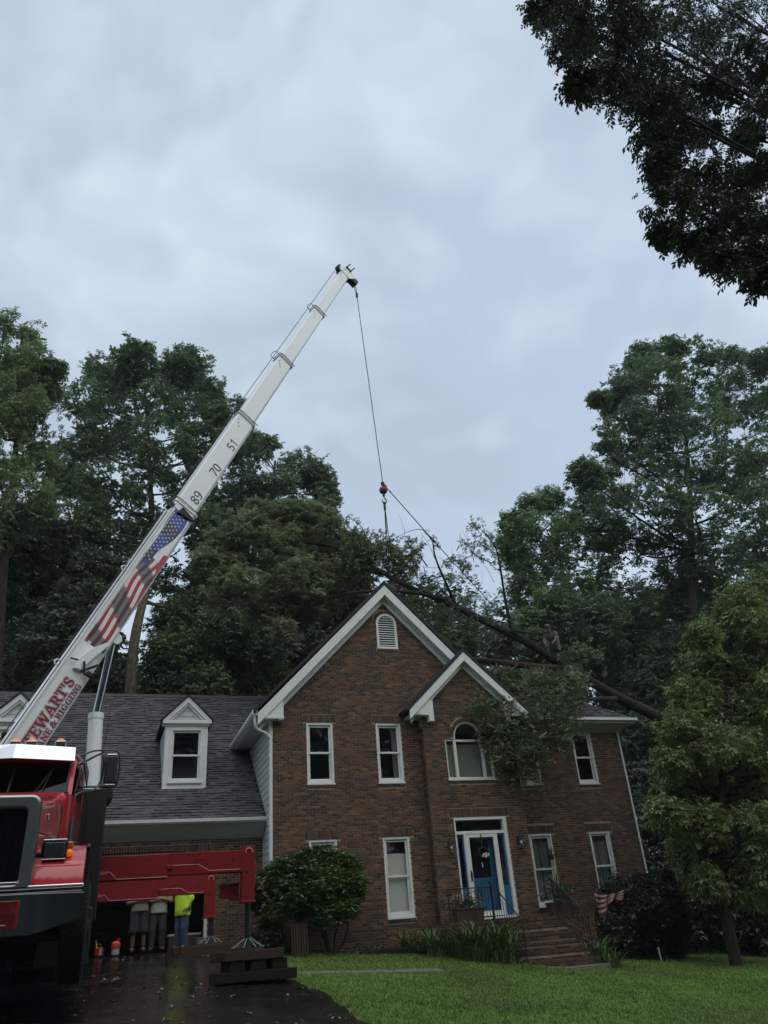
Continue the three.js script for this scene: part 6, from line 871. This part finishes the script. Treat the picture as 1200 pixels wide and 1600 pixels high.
function person(label, pos, turn, J, look, group) { // J: joints in the person's own axes, feet at y = 0, facing +z
  const t = thing('person', label, 'person', pos, turn, group), b = [], L = (p, q, r0, r1) => [p.x, p.y, p.z, q.x, q.y, q.z, r0, r1];
  const { head, neck, chest, hip, sh, el, wr, hipJ, knee, ank, toe } = J;
  const up = head.clone().sub(neck).normalize(), fwd = (J.face || V(0, 0, 1)).clone(), sd = up.clone().cross(fwd).normalize(); const hp = (a, u, f) => head.clone().addScaledVector(sd, a).addScaledVector(up, u).addScaledVector(fwd, f);
  const body = [L(hip, chest, 0.14, 0.155), L(chest, neck, 0.13, 0.06), L(neck, head, 0.055, 0.06), L(hipJ[0], hipJ[1], 0.11, 0.11)];
  for (const i of [0, 1]) { body.push(L(chest.clone().lerp(sh[i], 0.55), sh[i], 0.1, 0.07), L(sh[i], el[i], 0.058, 0.046), L(el[i], wr[i], 0.045, 0.03), L(hipJ[i], knee[i], 0.09, 0.062), L(knee[i], ank[i], 0.06, 0.042), L(ank[i], toe[i], 0.045, 0.035)); }
  const skull = [L(hp(0, 0.035, -0.02), hp(0, 0.05, 0.02), 0.092, 0.088), L(hp(0, -0.04, 0.03), hp(0, -0.075, 0.055), 0.06, 0.042), L(hp(0, 0.02, 0.095), hp(0, -0.02, 0.112), 0.012, 0.018), L(hp(-0.085, 0.02, 0), hp(-0.088, -0.02, 0.005), 0.018, 0.012), L(hp(0.085, 0.02, 0), hp(0.088, -0.02, 0.005), 0.018, 0.012), L(hp(-0.022, -0.055, 0.092), hp(0.022, -0.055, 0.092), 0.009, 0.009)];
  const g = [field(body, 0.022, 0.06, 0.05), field([...skull, L(neck, hp(0, -0.03, -0.01), 0.056, 0.06)], 0.011, 0.03, 0.025)];
  for (const i of [0, 1]) { const d = wr[i].clone().sub(el[i]); g.push(field([...hand(wr[i], J.hd?.[i] || d, J.hn?.[i] || V(i ? -1 : 1, 0, 0.4), J.curl ?? 0.5), L(el[i].clone().lerp(wr[i], 0.85), wr[i], 0.032, 0.028)], 0.007, 0.02, 0.012)); }
  const bodyM = part('body', g.map((q) => { q.deleteAttribute('uv'); return q; }), look.skin || skin, t);
  for (const s of [-1, 1]) { const e = new THREE.SphereGeometry(0.013, 10, 8), p = hp(s * 0.034, 0.018, 0.088); e.translate(p.x, p.y, p.z); part('eye', e, std(0x1a1512, 0.3), bodyM); }
  const sl = look.sleeve ?? 0.6, shirt = [L(hip.clone().lerp(chest, -0.3), chest, look.waist || 0.16, 0.175), L(chest, neck.clone().lerp(chest, 0.25), 0.15, 0.085)];
  for (const i of [0, 1]) { shirt.push(L(chest.clone().lerp(sh[i], 0.5), sh[i], 0.12, 0.086)); if (sl <= 1) shirt.push(L(sh[i], sh[i].clone().lerp(el[i], sl), 0.082, 0.075)); else shirt.push(L(sh[i], el[i], 0.082, 0.07), L(el[i], el[i].clone().lerp(wr[i], sl - 1), 0.068, 0.05)); }
  if (look.hood) shirt.push(L(neck.clone().add(V(0, 0.02, -0.1)), neck.clone().add(V(0, -0.06, -0.12)), 0.1, 0.11));
  if (look.hem) shirt.push(L(hip.clone().add(V(0.05, 0.1, 0)), hip.clone().add(V(0.07, -look.hem, 0.01)), 0.145, 0.15), L(hip.clone().add(V(-0.05, 0.1, 0)), hip.clone().add(V(-0.07, -look.hem, 0.01)), 0.145, 0.15));
  part('shirt', field(shirt, 0.02, 0.05, 0.05, look.hemY ?? -9), look.shirt, t);
  const tr = [L(hipJ[0], hipJ[1], 0.13, 0.13), L(hip.clone().lerp(chest, -0.2), hip.clone().lerp(chest, 0.0), 0.14, 0.14)], tl = look.legs ?? 1;
  for (const i of [0, 1]) { tr.push(L(hipJ[i], knee[i], 0.12, tl < 0.6 ? 0.115 : 0.088)); if (tl >= 0.6) tr.push(L(knee[i], knee[i].clone().lerp(ank[i], 0.97), 0.088, 0.075)); else tr.push(L(knee[i], knee[i].clone().lerp(ank[i], 0.08), 0.112, 0.112)); }
  part('trousers', field(tr, 0.02, 0.05, 0.035, look.legY ?? -9), look.trousers, t);
  for (const i of [0, 1]) part('boot', field([L(ank[i].clone().add(V(0, 0.06, 0)), ank[i], 0.058, 0.06), L(ank[i].clone().add(V(0, -0.03, -0.03)), toe[i], 0.05, 0.043)], 0.016, 0.03, 0.03), look.boots || std(0x141210, 0.6), t);
  if (look.hat) { const hg = new THREE.SphereGeometry(0.118, 20, 10, 0, 6.3, 0, 1.5), br = new THREE.CylinderGeometry(0.135, 0.14, 0.014, 20); br.translate(0, 0.005, 0.02); const q = new THREE.Quaternion().setFromRotationMatrix(new THREE.Matrix4().makeBasis(sd, up, fwd)), c = hp(0, 0.045, 0); const h = merge([hg, br]); h.applyQuaternion(q); h.translate(c.x, c.y, c.z); part('helmet', h, look.hat, t); }
  else { const hg = new THREE.SphereGeometry(0.103, 18, 10, 0, 6.3, 0, 1.75), q = new THREE.Quaternion().setFromRotationMatrix(new THREE.Matrix4().makeBasis(sd, up, fwd)), c = hp(0, 0.05, -0.012); hg.rotateX(-0.35); hg.applyQuaternion(q); hg.translate(c.x, c.y, c.z); part('hair', hg, look.hair || std(lin(0.03, 0.02, 0.014), 0.8), t); }
  return t;
}
const stand = (o = {}) => ({ head: V(0, 1.64, 0.02), neck: V(0, 1.47, 0), chest: V(0, 1.28, 0), hip: V(0, 0.98, 0), sh: [V(0.19, 1.4, 0), V(-0.19, 1.4, 0)], el: [V(0.27, 1.13, -0.02), V(-0.27, 1.13, -0.02)], wr: [V(0.26, 0.9, 0.06), V(-0.26, 0.9, 0.06)], hipJ: [V(0.09, 0.92, 0), V(-0.09, 0.92, 0)], knee: [V(0.12, 0.5, 0.03), V(-0.12, 0.5, 0.03)], ank: [V(0.13, 0.09, 0), V(-0.13, 0.09, 0)], toe: [V(0.16, 0.05, 0.17), V(-0.16, 0.05, 0.17)], ...o });
const crossed = { el: [V(0.29, 1.12, 0.08), V(-0.29, 1.12, 0.08)], wr: [V(0.05, 1.17, 0.22), V(-0.05, 1.14, 0.2)], hd: [V(-1, 0.1, 0.1), V(1, 0.1, 0.1)], hn: [V(0, 0, -1), V(0, 0, -1)], curl: 0.35 };
const CREW = 'crew watching from the garage doorway';
person('person with folded arms in a grey-brown shirt, dark shorts and boots', [1.1, 1.675, -0.45], 0.1, stand({ ...crossed }), { shirt: std(lin(0.2, 0.18, 0.15), 0.85), trousers: std(lin(0.03, 0.031, 0.034), 0.85), legs: 0.5, sleeve: 0.7, skin: skinTan, waist: 0.185, hem: 0.1, hemY: 0.91, legY: 0.44 }, CREW);
person('person with folded arms in a pale grey shirt and dark trousers', [1.55, 1.675, -0.5], -0.05, stand({ ...crossed }), { shirt: std(lin(0.3, 0.31, 0.31), 0.85), trousers: std(lin(0.05, 0.046, 0.042), 0.85), sleeve: 0.7, waist: 0.175, hem: 0.12, hemY: 0.85, legY: 0.08 }, CREW);
person('person in a yellow-green high visibility jacket and blue jeans, turned sideways', [2.12, 1.665, -0.25], -1.0, stand({ wr: [V(0.24, 0.9, 0.1), V(-0.3, 0.88, -0.06)] }), { shirt: std(lin(0.5, 0.72, 0.03), 0.7), trousers: std(lin(0.06, 0.09, 0.16), 0.85), sleeve: 1.9, hood: true, hem: 0.26, hemY: 0.76, legY: 0.08, waist: 0.185 }, CREW);
person('person in blue jeans standing behind the truck, seen below the bumper', [-1.6, landAt(-1.6, 2.2) + 0.0, 2.2], 0.2, stand(), { shirt: std(lin(0.12, 0.13, 0.15), 0.85), trousers: std(lin(0.07, 0.12, 0.22), 0.85), sleeve: 1.8 }, null);
{ // climber crouched on the trunk
  const p = at(868, 1024, -3.28);
  person('person in dark clothes and a helmet crouched on the fallen trunk', [p.x, p.y + 0.05, p.z], -0.9, { head: V(0, 0.98, 0.3), neck: V(0, 0.82, 0.2), chest: V(0, 0.66, 0.1), hip: V(0, 0.36, -0.08), face: V(0, -0.3, 0.95), sh: [V(0.19, 0.76, 0.14), V(-0.19, 0.76, 0.14)], el: [V(0.27, 0.52, 0.26), V(-0.27, 0.52, 0.26)], wr: [V(0.16, 0.34, 0.42), V(-0.16, 0.34, 0.42)], hipJ: [V(0.1, 0.32, -0.06), V(-0.1, 0.32, -0.06)], knee: [V(0.24, 0.5, 0.26), V(-0.24, 0.5, 0.26)], ank: [V(0.22, 0.1, 0.1), V(-0.22, 0.1, 0.1)], toe: [V(0.24, 0.06, 0.26), V(-0.24, 0.06, 0.26)] }, { shirt: std(lin(0.06, 0.06, 0.065), 0.85), trousers: std(lin(0.16, 0.14, 0.13), 0.85), sleeve: 0.7, hat: std(lin(0.02, 0.02, 0.022), 0.4), skin: skinTan });
}
// ---------------------------------------------------------------- hook ball and slings
{
  const p = ballAt, t = thing('hook_ball', 'dark red weighted hook hanging on the crane line', 'crane hook', [p.x, p.y, p.z]), iron = std(lin(0.12, 0.02, 0.02), 0.45, { metalness: 0.2 }), k = perPixel(p);
  const s = new THREE.SphereGeometry(0.16, 28, 20); part('weight', s, iron, t);
  part('swivel', [straight(V(0, 0.14, 0), V(0, 0.3, 0), 0.05, 12), rbox(-0.07, 0.05, 0.24, 0.36, -0.05, 0.05, 0.015), straight(V(0, -0.14, 0), V(0, -0.27, 0), 0.045, 12)], darkSteel, t);
  part('hook', [tube([V(0, -0.26, 0), V(0.02, -0.36, 0), V(0.08, -0.42, 0), V(0.07, -0.53, 0), V(-0.02, -0.56, 0), V(-0.08, -0.5, 0), V(-0.075, -0.43, 0)], 0.022, 8, 40)], darkSteel, t);
  const h = p.clone().add(V(0.0, -0.56, 0)), sling = (label, ends, r) => { const o = thing('lifting_sling', label, 'sling', h.toArray(), 0); partW('strap', ends.map((e) => straight(h, e, r, 6)), rope, o); partW('shackle', [(() => { const g = new THREE.TorusGeometry(0.05, 0.018, 8, 18); g.translate(h.x, h.y - 0.02, h.z); return g; })(), straight(h, h.clone().add(V(0, -0.3, 0)), 0.05, 8)], darkSteel, o); };
  sling('steel sling hanging almost straight down from the hook to the trunk', [at(606, 900, -3.75), at(610, 902, -3.8), at(616, 906, -3.7)], 0.014);
  const q = p.clone().add(V(0.02, 0.28, 0)), o = thing('tag_line', 'long slanting line from the hook to the trunk beside the climber', 'rope', q.toArray()); partW('rope', [straight(q, at(682, 850, -2.9), 0.02, 6), straight(at(682, 850, -2.9), at(822, 1003, -3.2), 0.016, 6)], rope, o); partW('clamp', [straight(q, q.clone().lerp(at(682, 850, -2.9), 0.06), 0.045, 8), straight(q.clone().lerp(at(682, 850, -2.9), 0.12), q.clone().lerp(at(682, 850, -2.9), 0.14), 0.03, 8)], darkSteel, o);
}
// ---------------------------------------------------------------- cribbing under the outriggers
const timberTex = grainTex(256, (u, v) => { const n = torus4(u * 0.3, v, 24, 91), f = torus4(u, v, 60, 92); const k = 0.42 + 0.14 * n + 0.12 * f; return [B8(k), B8(k * 0.86), B8(k * 0.68)]; }, true);
const timber = std(0x8a7f70, 0.9, { map: timberTex, bumpMap: asphaltBump, bumpScale: 0.003 }), timberDark = std(0x3d3833, 0.9, { map: timberTex, bumpMap: asphaltBump, bumpScale: 0.003 });
const baulk = (label, x0, x1, y0, y1, z0, z1, m, group, turn = 0) => { const t = thing('timber_baulk', label, 'timber', [(x0 + x1) / 2, y0, (z0 + z1) / 2], turn, group); part('timber', rbox(-(x1 - x0) / 2, (x1 - x0) / 2, 0, y1 - y0, -(z1 - z0) / 2, (z1 - z0) / 2, 0.014), m, t); return t; };
const CR = 'cribbing timbers under the near outrigger';
{ const y = 1.085, z = 6.5, h = 0.155;
  for (let i = 0; i < 3; i++) baulk(['front timber', 'middle timber', 'rear timber'][i] + ' in the bottom layer under the near outrigger', 2.02, 3.36, y, y + h, z + 0.38 - i * 0.38 - 0.13, z + 0.38 - i * 0.38 + 0.13, timberDark, CR, (i - 1) * 0.02);
  for (let i = 0; i < 3; i++) baulk(['left', 'centre', 'right'][i] + ' cross timber in the middle layer under the near outrigger', 2.22 + i * 0.36, 2.48 + i * 0.36, y + h, y + 2 * h, z - 0.52, z + 0.5, timberDark, CR);
  for (let i = 0; i < 3; i++) baulk(['front plank', 'middle plank', 'rear plank'][i] + ' on top of the crib under the near float pad', 2.14 + (i === 2 ? -0.12 : 0), 3.14, y + 2 * h, y + 3 * h - 0.005, z + 0.36 - i * 0.36 - 0.17, z + 0.36 - i * 0.36 + 0.17, timber, CR);
  for (let i = 0; i < 2; i++) baulk(['front', 'rear'][i] + ' plank under the far float pad by the garage', 1.95 - i * 0.12, 3.18, landAt(2.6, 1.2) - 0.02, 1.735, 1.2 + 0.2 - i * 0.4 - 0.18, 1.2 + 0.2 - i * 0.4 + 0.18, timber, 'planks under the far outrigger');
  baulk('splintered board end lying beside the far float pad', 3.05, 3.35, 1.74, 1.77, 1.0, 1.12, std(0xb9a98c, 0.9, { map: timberTex }), null, 0.5);
  for (let i = 0; i < 2; i++) { const x0 = [6.1, 7.5][i], x1 = [7.5, 8.55][i]; baulk(['left', 'right'][i] + ' timber edging of the flower bed', x0, x1, landAt((x0 + x1) / 2, 1.55) - 0.05, landAt((x0 + x1) / 2, 1.55) + 0.12, 1.5, 1.62, timberDark, 'flower bed edging timbers'); }
}
// ---------------------------------------------------------------- porch furniture
const iron = std(0x101111, 0.7);
function railing(label, rails, posts, spindles) { const p0 = posts[0][0], t = thing('iron_railing', label, 'railing', p0.toArray()); for (const [a, b, r] of rails) partW('rail', tube([a, ...(b.isVector3 ? [a.clone().lerp(b, 0.5), b] : b)], r, 8, 24), iron, t); for (const [a, b] of posts) partW('post', straight(a, b, 0.018, 8), iron, t); for (const [a, b] of spindles) partW('spindle', straight(a, b, 0.008, 6), iron, t); }
{
  const zf = PZ - 0.06, y = pTop, spin = []; for (let i = 1; i < 13; i++) { const x = 8.46 + i * 0.092; spin.push([V(x, y + 0.08, zf), V(x, y + 0.74, zf)]); }
  railing('black iron railing along the front edge of the porch left of the steps', [[V(8.46, y + 0.76, zf), V(9.64, y + 0.76, zf), 0.015], [V(8.46, y + 0.08, zf), V(9.64, y + 0.08, zf), 0.01]], [[V(8.46, y, zf), V(8.46, y + 0.78, zf)], [V(9.64, y, zf), V(9.64, y + 0.78, zf)]], spin);
  for (const [x, w] of [[9.66, 'left'], [11.44, 'right']]) { const s = []; for (let i = 0; i < 11; i++) { const f = (i + 0.5) / 11, z = zf + f * 1.45, yb = y - 0.64 * (z - PZ); s.push([V(x, yb - 0.05, z), V(x, yb + 0.78, z)]); }
    const zb = zf + 1.5, yb = y - 0.187 * 5; railing('black iron handrail sloping down the ' + w + ' side of the brick steps', [[V(x, y + 0.86, zf - 0.1), [V(x, y + 0.8, zf + 0.1), V(x, yb + 0.86, zb)], 0.018], [V(x, y + 0.02, zf + 0.05), V(x, yb + 0.12, zb), 0.01]], [[V(x, yb - 0.1, zb), V(x, yb + 0.87, zb)], [V(x, y, zf), V(x, y + 0.86, zf)]], s); }
}
function planter(label, x, z, w, kind, plants, color) { const t = thing('planter_box', label, 'planter', [x, pTop, z]), g = prism([[-w / 2 * 0.9, 0], [w / 2 * 0.9, 0], [w / 2, 0.3], [-w / 2, 0.3]], -0.16, 0.16, [], 0.012); part('box', [g, rbox(-w / 2 - 0.015, w / 2 + 0.015, 0.28, 0.32, -0.18, 0.18, 0.01)], std(lin(0.06, 0.035, 0.025), 0.7), t); part('potting_soil', box(-w / 2 + 0.02, w / 2 - 0.02, 0.26, 0.325, -0.15, 0.15), soil, t); const r = rngOf(Math.round(x * 100)), l = [[], [], []]; for (let i = 0; i < plants; i++) { const k = 0.8 + 0.6 * r(); l[i % 3].push([(r() - 0.5) * w, 0.34 + 0.4 * r() * r(), (r() - 0.5) * 0.3, 0.55 + 0.5 * r(), r() * 6.3, r() - 0.5, r() - 0.5, lin(color[0] * k, color[1] * k, color[2] * k)]); } l.forEach((q, i) => q.length && (instanced('foliage', clump[kind][i], leafSolid, q, t).userData.kind = 'stuff')); if (kind === 'dog') part('blades', bladeGeo(40, 0.95, 0.035, 0.35, 77, 0.9), std(lin(0.045, 0.075, 0.03), 0.5, { side: THREE.DoubleSide }), t).position.y = 0.3; }
planter('brown planter box with pale leaves behind the left porch railing', 9.15, 1.25, 0.8, 'rhodo', 26, [0.12, 0.15, 0.1]);
planter('large dark planter with arching fronds right of the front door', 11.95, 1.2, 0.85, 'dog', 18, [0.03, 0.05, 0.025]);
function lantern(label, x, y, z) { const t = thing('wall_lantern', label, 'wall lamp', [x, y, z]); part('bracket', [rbox(-0.05, 0.05, -0.1, 0.1, 0, 0.02, 0.006), tube([V(0, 0.05, 0.02), V(0, 0.16, 0.08), V(0, 0.14, 0.13)], 0.01, 6)], iron, t); part('cage', [...[[-1, -1], [1, -1], [-1, 1], [1, 1]].map(([a, b]) => straight(V(a * 0.045, -0.22, 0.13 + b * 0.045), V(a * 0.06, 0.02, 0.13 + b * 0.06), 0.007, 5)), rbox(-0.055, 0.055, -0.24, -0.215, 0.075, 0.185, 0.006), straight(V(0, 0.02, 0.13), V(0, 0.13, 0.13), 0.085, 4, 0.02)], iron, t); part('lamp_glass', (() => { const g = new THREE.CylinderGeometry(0.06, 0.045, 0.2, 4); g.rotateY(0.785); g.translate(0, -0.1, 0.13); return g; })(), glass, t); part('bulb', (() => { const g = new THREE.SphereGeometry(0.03, 12, 8); g.scale(1, 1.4, 1); g.translate(0, -0.08, 0.13); return g; })(), std(0xf2f2ee, 0.3), t); }
lantern('black wall lantern on the brick left of the front door', 9.2, 3.72, EZ + 0.014); lantern('black wall lantern on the brick right of the front door', 11.36, 3.78, EZ + 0.014);
{ const t = thing('door_wreath', 'small wreath of twigs and white flowers hanging on the storm door', 'wreath', [10.2, 3.5, EZ + 0.0]); const tor = new THREE.TorusGeometry(0.13, 0.03, 8, 24); part('ring', tor, barkWet, t); part('hanger', rbox(-0.015, 0.015, 0.12, 0.5, -0.022, -0.012, 0.004), iron, t); const r = rngOf(71); for (let i = 0; i < 9; i++) { const g = new THREE.IcosahedronGeometry(0.022 + 0.014 * r(), 1); g.translate(0.02 + (r() - 0.3) * 0.18, -0.08 + (r() - 0.5) * 0.12, 0.03); part('flower', g, std(lin(0.6, 0.6, 0.56), 0.8), t); } part('ribbon', [rbox(-0.08, -0.05, -0.38, -0.26, 0, 0.012, 0.005)], std(lin(0.4, 0.4, 0.36), 0.8), t); }
{ // garden flag on a hook, limp cloth in folds
  const b = V(12.95, landAt(12.95, 1.3), 1.3), t = thing('garden_flag', 'limp red and white striped flag drooping from a thin black pole', 'flag', b.toArray()), top = at(926, 1391, 1.3).y - b.y; part('pole', [straight(V(0, -0.1, 0), V(0, top + 0.1, 0), 0.009, 6), straight(V(0, top, 0), V(0.9, top + 0.0, 0), 0.007, 6)], iron, t);
  const tex = canvasTex(256, 128, (x, w, h) => { for (let i = 0; i < 9; i++) { x.fillStyle = i % 2 ? '#a3958f' : '#5f272c'; x.fillRect(0, i * h / 9, w, h / 9 + 1); } }); const g = new THREE.PlaneGeometry(1, 1, 40, 20), p = g.attributes.position; for (let i = 0; i < p.count; i++) { const u = p.getX(i) + 0.5, v = p.getY(i) + 0.5; const dep = (1 - v), sag = 0.62 - 0.5 * Math.min(1, u * 1.5) + 0.06 * Math.sin(u * 9) + 0.1 * u; p.setXYZ(i, -0.04 + u * 0.95, top - 0.01 - dep * sag - 0.1 * Math.sin(Math.PI * u) * (1 - dep * 0.3), 0.03 + 0.05 * Math.sin(u * 21 + dep * 3) * (0.3 + dep)); } g.computeVertexNormals(); part('cloth', g, std(0xffffff, 0.9, { map: tex, side: THREE.DoubleSide }), t); }
{ const p = at(880, 1332, 0.1), t = thing('air_plant', 'spiky plant hanging on the brick between the two right ground floor windows', 'plant', [p.x, p.y, RZ + 0.16]); const g = bladeGeo(26, 0.34, 0.016, 0.05, 88, 1.3); part('blades', g, std(lin(0.045, 0.06, 0.03), 0.6, { side: THREE.DoubleSide }), t); part('pot', (() => { const q = new THREE.CylinderGeometry(0.08, 0.055, 0.13, 14); q.translate(0, -0.05, 0); return q; })(), std(lin(0.05, 0.04, 0.035), 0.7), t); part('hook', straight(V(0, 0, -0.04), V(0, 0.02, -0.16), 0.008, 6), iron, t); }
// slatted wooden panel leaning by the shrub
{ const b = at(469, 1480, 1.9), t = thing('slatted_panel', 'weathered wooden slat panel leaning under the glossy shrub', 'wooden panel', [b.x, landAt(b.x, b.z) + 0.05, b.z], 0.1); for (let i = 0; i < 7; i++) { const s = part('slat', rbox(-0.2 + i * 0.06, -0.155 + i * 0.06, 0, 0.66 - 0.02 * (i % 3), -0.012, 0.012, 0.004), std(lin(0.16 + 0.05 * (i % 3), 0.13 + 0.04 * (i % 3), 0.1 + 0.03 * (i % 2)), 0.9, { map: timberTex }), t); s.rotation.x = -0.12; } const r1 = part('rail', rbox(-0.21, 0.22, 0.1, 0.16, -0.04, -0.013, 0.004), timber, t), r2 = part('rail', rbox(-0.21, 0.22, 0.48, 0.54, -0.04, -0.013, 0.004), timber, t); r1.rotation.x = r2.rotation.x = -0.12; }
{ const b = V(14.6, landAt(14.6, 1.9), 1.9), q = at(1034, 1500, 1.4); const t = thing('marker_stake', 'short white stake standing in the grass right of the dark shrub', 'stake', [q.x, landAt(q.x, 1.4), 1.4]); part('stake', [straight(V(0, -0.1, 0), V(-0.03, 0.34, 0), 0.022, 8)], std(0xc9c6bd, 0.7), t); part('cap', (() => { const g = new THREE.SphereGeometry(0.026, 10, 8); g.translate(-0.03, 0.34, 0); return g; })(), std(0xc9c6bd, 0.7), t); }
// things on the garage apron
{ const t = thing('drink_cooler', 'orange topped drink cooler on the driveway left of the crew', 'cooler', [0.6, 1.68, -0.45]); part('jug', (() => { const g = new THREE.LatheGeometry([[0, 0], [0.085, 0], [0.09, 0.02], [0.09, 0.14], [0.083, 0.15]].map((p) => new THREE.Vector2(...p)), 20); return g; })(), phy(0xb8bbb8, 0.3), t); part('lid', (() => { const g = new THREE.LatheGeometry([[0.086, 0.145], [0.105, 0.16], [0.105, 0.25], [0.08, 0.29], [0.02, 0.305], [0, 0.305]].map((p) => new THREE.Vector2(...p)), 20); return g; })(), std(lin(0.75, 0.1, 0.03), 0.45), t); part('handle', tube([V(0.03, 0.3, 0), V(0.06, 0.345, 0), V(0.09, 0.33, 0)], 0.012, 6), std(lin(0.7, 0.09, 0.03), 0.45), t); }
{ const t = thing('fuel_can', 'small red fuel can with a yellow spout by the front wheel', 'fuel can', [0.22, 1.68, -0.2]); part('can', [rbox(-0.1, 0.1, 0, 0.19, -0.07, 0.07, 0.03, 3), tube([V(-0.07, 0.17, 0), V(-0.05, 0.25, 0), V(0.02, 0.25, 0), V(0.04, 0.18, 0)], 0.014, 6)], std(lin(0.35, 0.015, 0.015), 0.45), t); part('spout', [straight(V(-0.06, 0.18, 0.02), V(-0.09, 0.34, 0.03), 0.022, 10, 0.012)], std(lin(0.5, 0.4, 0.02), 0.5), t); part('label', rbox(0.01, 0.06, 0.03, 0.15, 0.068, 0.074, 0.002), std(0xbdbab4, 0.7), t); }
{ const t = thing('bucket', 'grey plastic bucket on the apron beside the far planks', 'bucket', [2.58, 1.62, -0.5]); part('pail', (() => { const g = new THREE.LatheGeometry([[0, 0], [0.12, 0], [0.15, 0.3], [0.158, 0.3], [0.158, 0.28], [0.15, 0.285], [0.145, 0.3], [0.118, 0.02], [0, 0.02]].map((p) => new THREE.Vector2(...p)), 24); return g; })(), std(0x8b8e8c, 0.5), t); part('handle', tube([V(-0.155, 0.27, 0), V(-0.1, 0.22, 0.13), V(0, 0.2, 0.17), V(0.1, 0.22, 0.13), V(0.155, 0.27, 0)], 0.006, 6), steel, t); }
{ const t = thing('storage_chest', 'pale wooden chest inside the garage doorway behind the far outrigger', 'chest', [2.35, 1.655, -2.1]); part('body', rbox(-0.4, 0.4, 0, 0.36, -0.25, 0.25, 0.015), std(0xa8a08f, 0.8, { map: timberTex }), t); part('lid', rbox(-0.42, 0.42, 0.365, 0.42, -0.27, 0.27, 0.012), std(0xb5ae9d, 0.8), t); const u = thing('paint_tin', 'pale tin standing on the chest inside the garage', 'tin', [2.2, 2.077, -2.1]); part('tin', (() => { const g = new THREE.CylinderGeometry(0.09, 0.09, 0.22, 20); g.translate(0, 0.11, 0); return g; })(), std(0x9a9c9a, 0.4), u); part('lid', (() => { const g = new THREE.CylinderGeometry(0.094, 0.094, 0.02, 20); g.translate(0, 0.225, 0); return g; })(), steel, u); }
{ // shelf at the back of the garage
  const t = thing('shelving_unit', 'dim shelving unit at the back of the open garage', 'shelves', [0.8, 1.655, -6]); for (let i = 0; i < 4; i++) part('shelf', box(-1.4, 1.4, 0.2 + i * 0.55, 0.24 + i * 0.55, -0.25, 0.25), timber, t); for (const x of [-1.4, 1.36]) part('side_panel', box(x, x + 0.04, 0, 2.1, -0.25, 0.25), timber, t); }
{ // leafy scraps dropped on the wet drive
  const r = rngOf(91), t = thing('fallen_leaves', 'scattered leaf scraps on the wet driveway', 'leaf litter'); t.userData.kind = 'stuff'; const l = [[], [], []]; const g = [0, 1, 2].map((i) => { const q = leafGeo(2, 0.08, 0.045, 0.02, 700 + i, { droop: 0, flat: 0.9, twig: 0 }); return q; });
  for (let i = 0; i < 240; i++) { const z = -0.5 + 14 * r(), x = -0.2 + r() * (driveEdge(z) + 0.1); l[i % 3].push([x, landAt(x, z) + 0.022, z, 0.5 + 0.7 * r(), r() * 6.3, 0, 0, r() < 0.5 ? lin(0.26, 0.24, 0.16) : lin(0.06, 0.075, 0.03)]); } l.forEach((q, i) => instanced('leaf_scraps', g[i], leafSolid, q, t).userData.kind = 'stuff');
  const z = 5.6, x = 0.36, d = thing('broken_sprig', 'pale broken sprig of leaves lying on the wet driveway', 'sprig', [x, landAt(x, z) + 0.02, z]); part('leaves', leafGeo(16, 0.12, 0.05, 0.14, 730, { droop: -0.1, flat: 0.5, twig: 0.006 }), std(lin(0.34, 0.34, 0.26), 0.7, { side: THREE.DoubleSide }), d); part('stem', straight(V(-0.15, 0.01, 0), V(0.12, 0.04, 0.03), 0.008, 5), barkPale, d); }

// ---------------------------------------------------------------- draw
const renderer = new THREE.WebGLRenderer({ antialias: true });
renderer.setSize(768, 1024);
renderer.toneMapping = THREE.LinearToneMapping; renderer.toneMappingExposure = EXPOSURE;
renderer.shadowMap.enabled = true;
renderer.render(scene, camera);
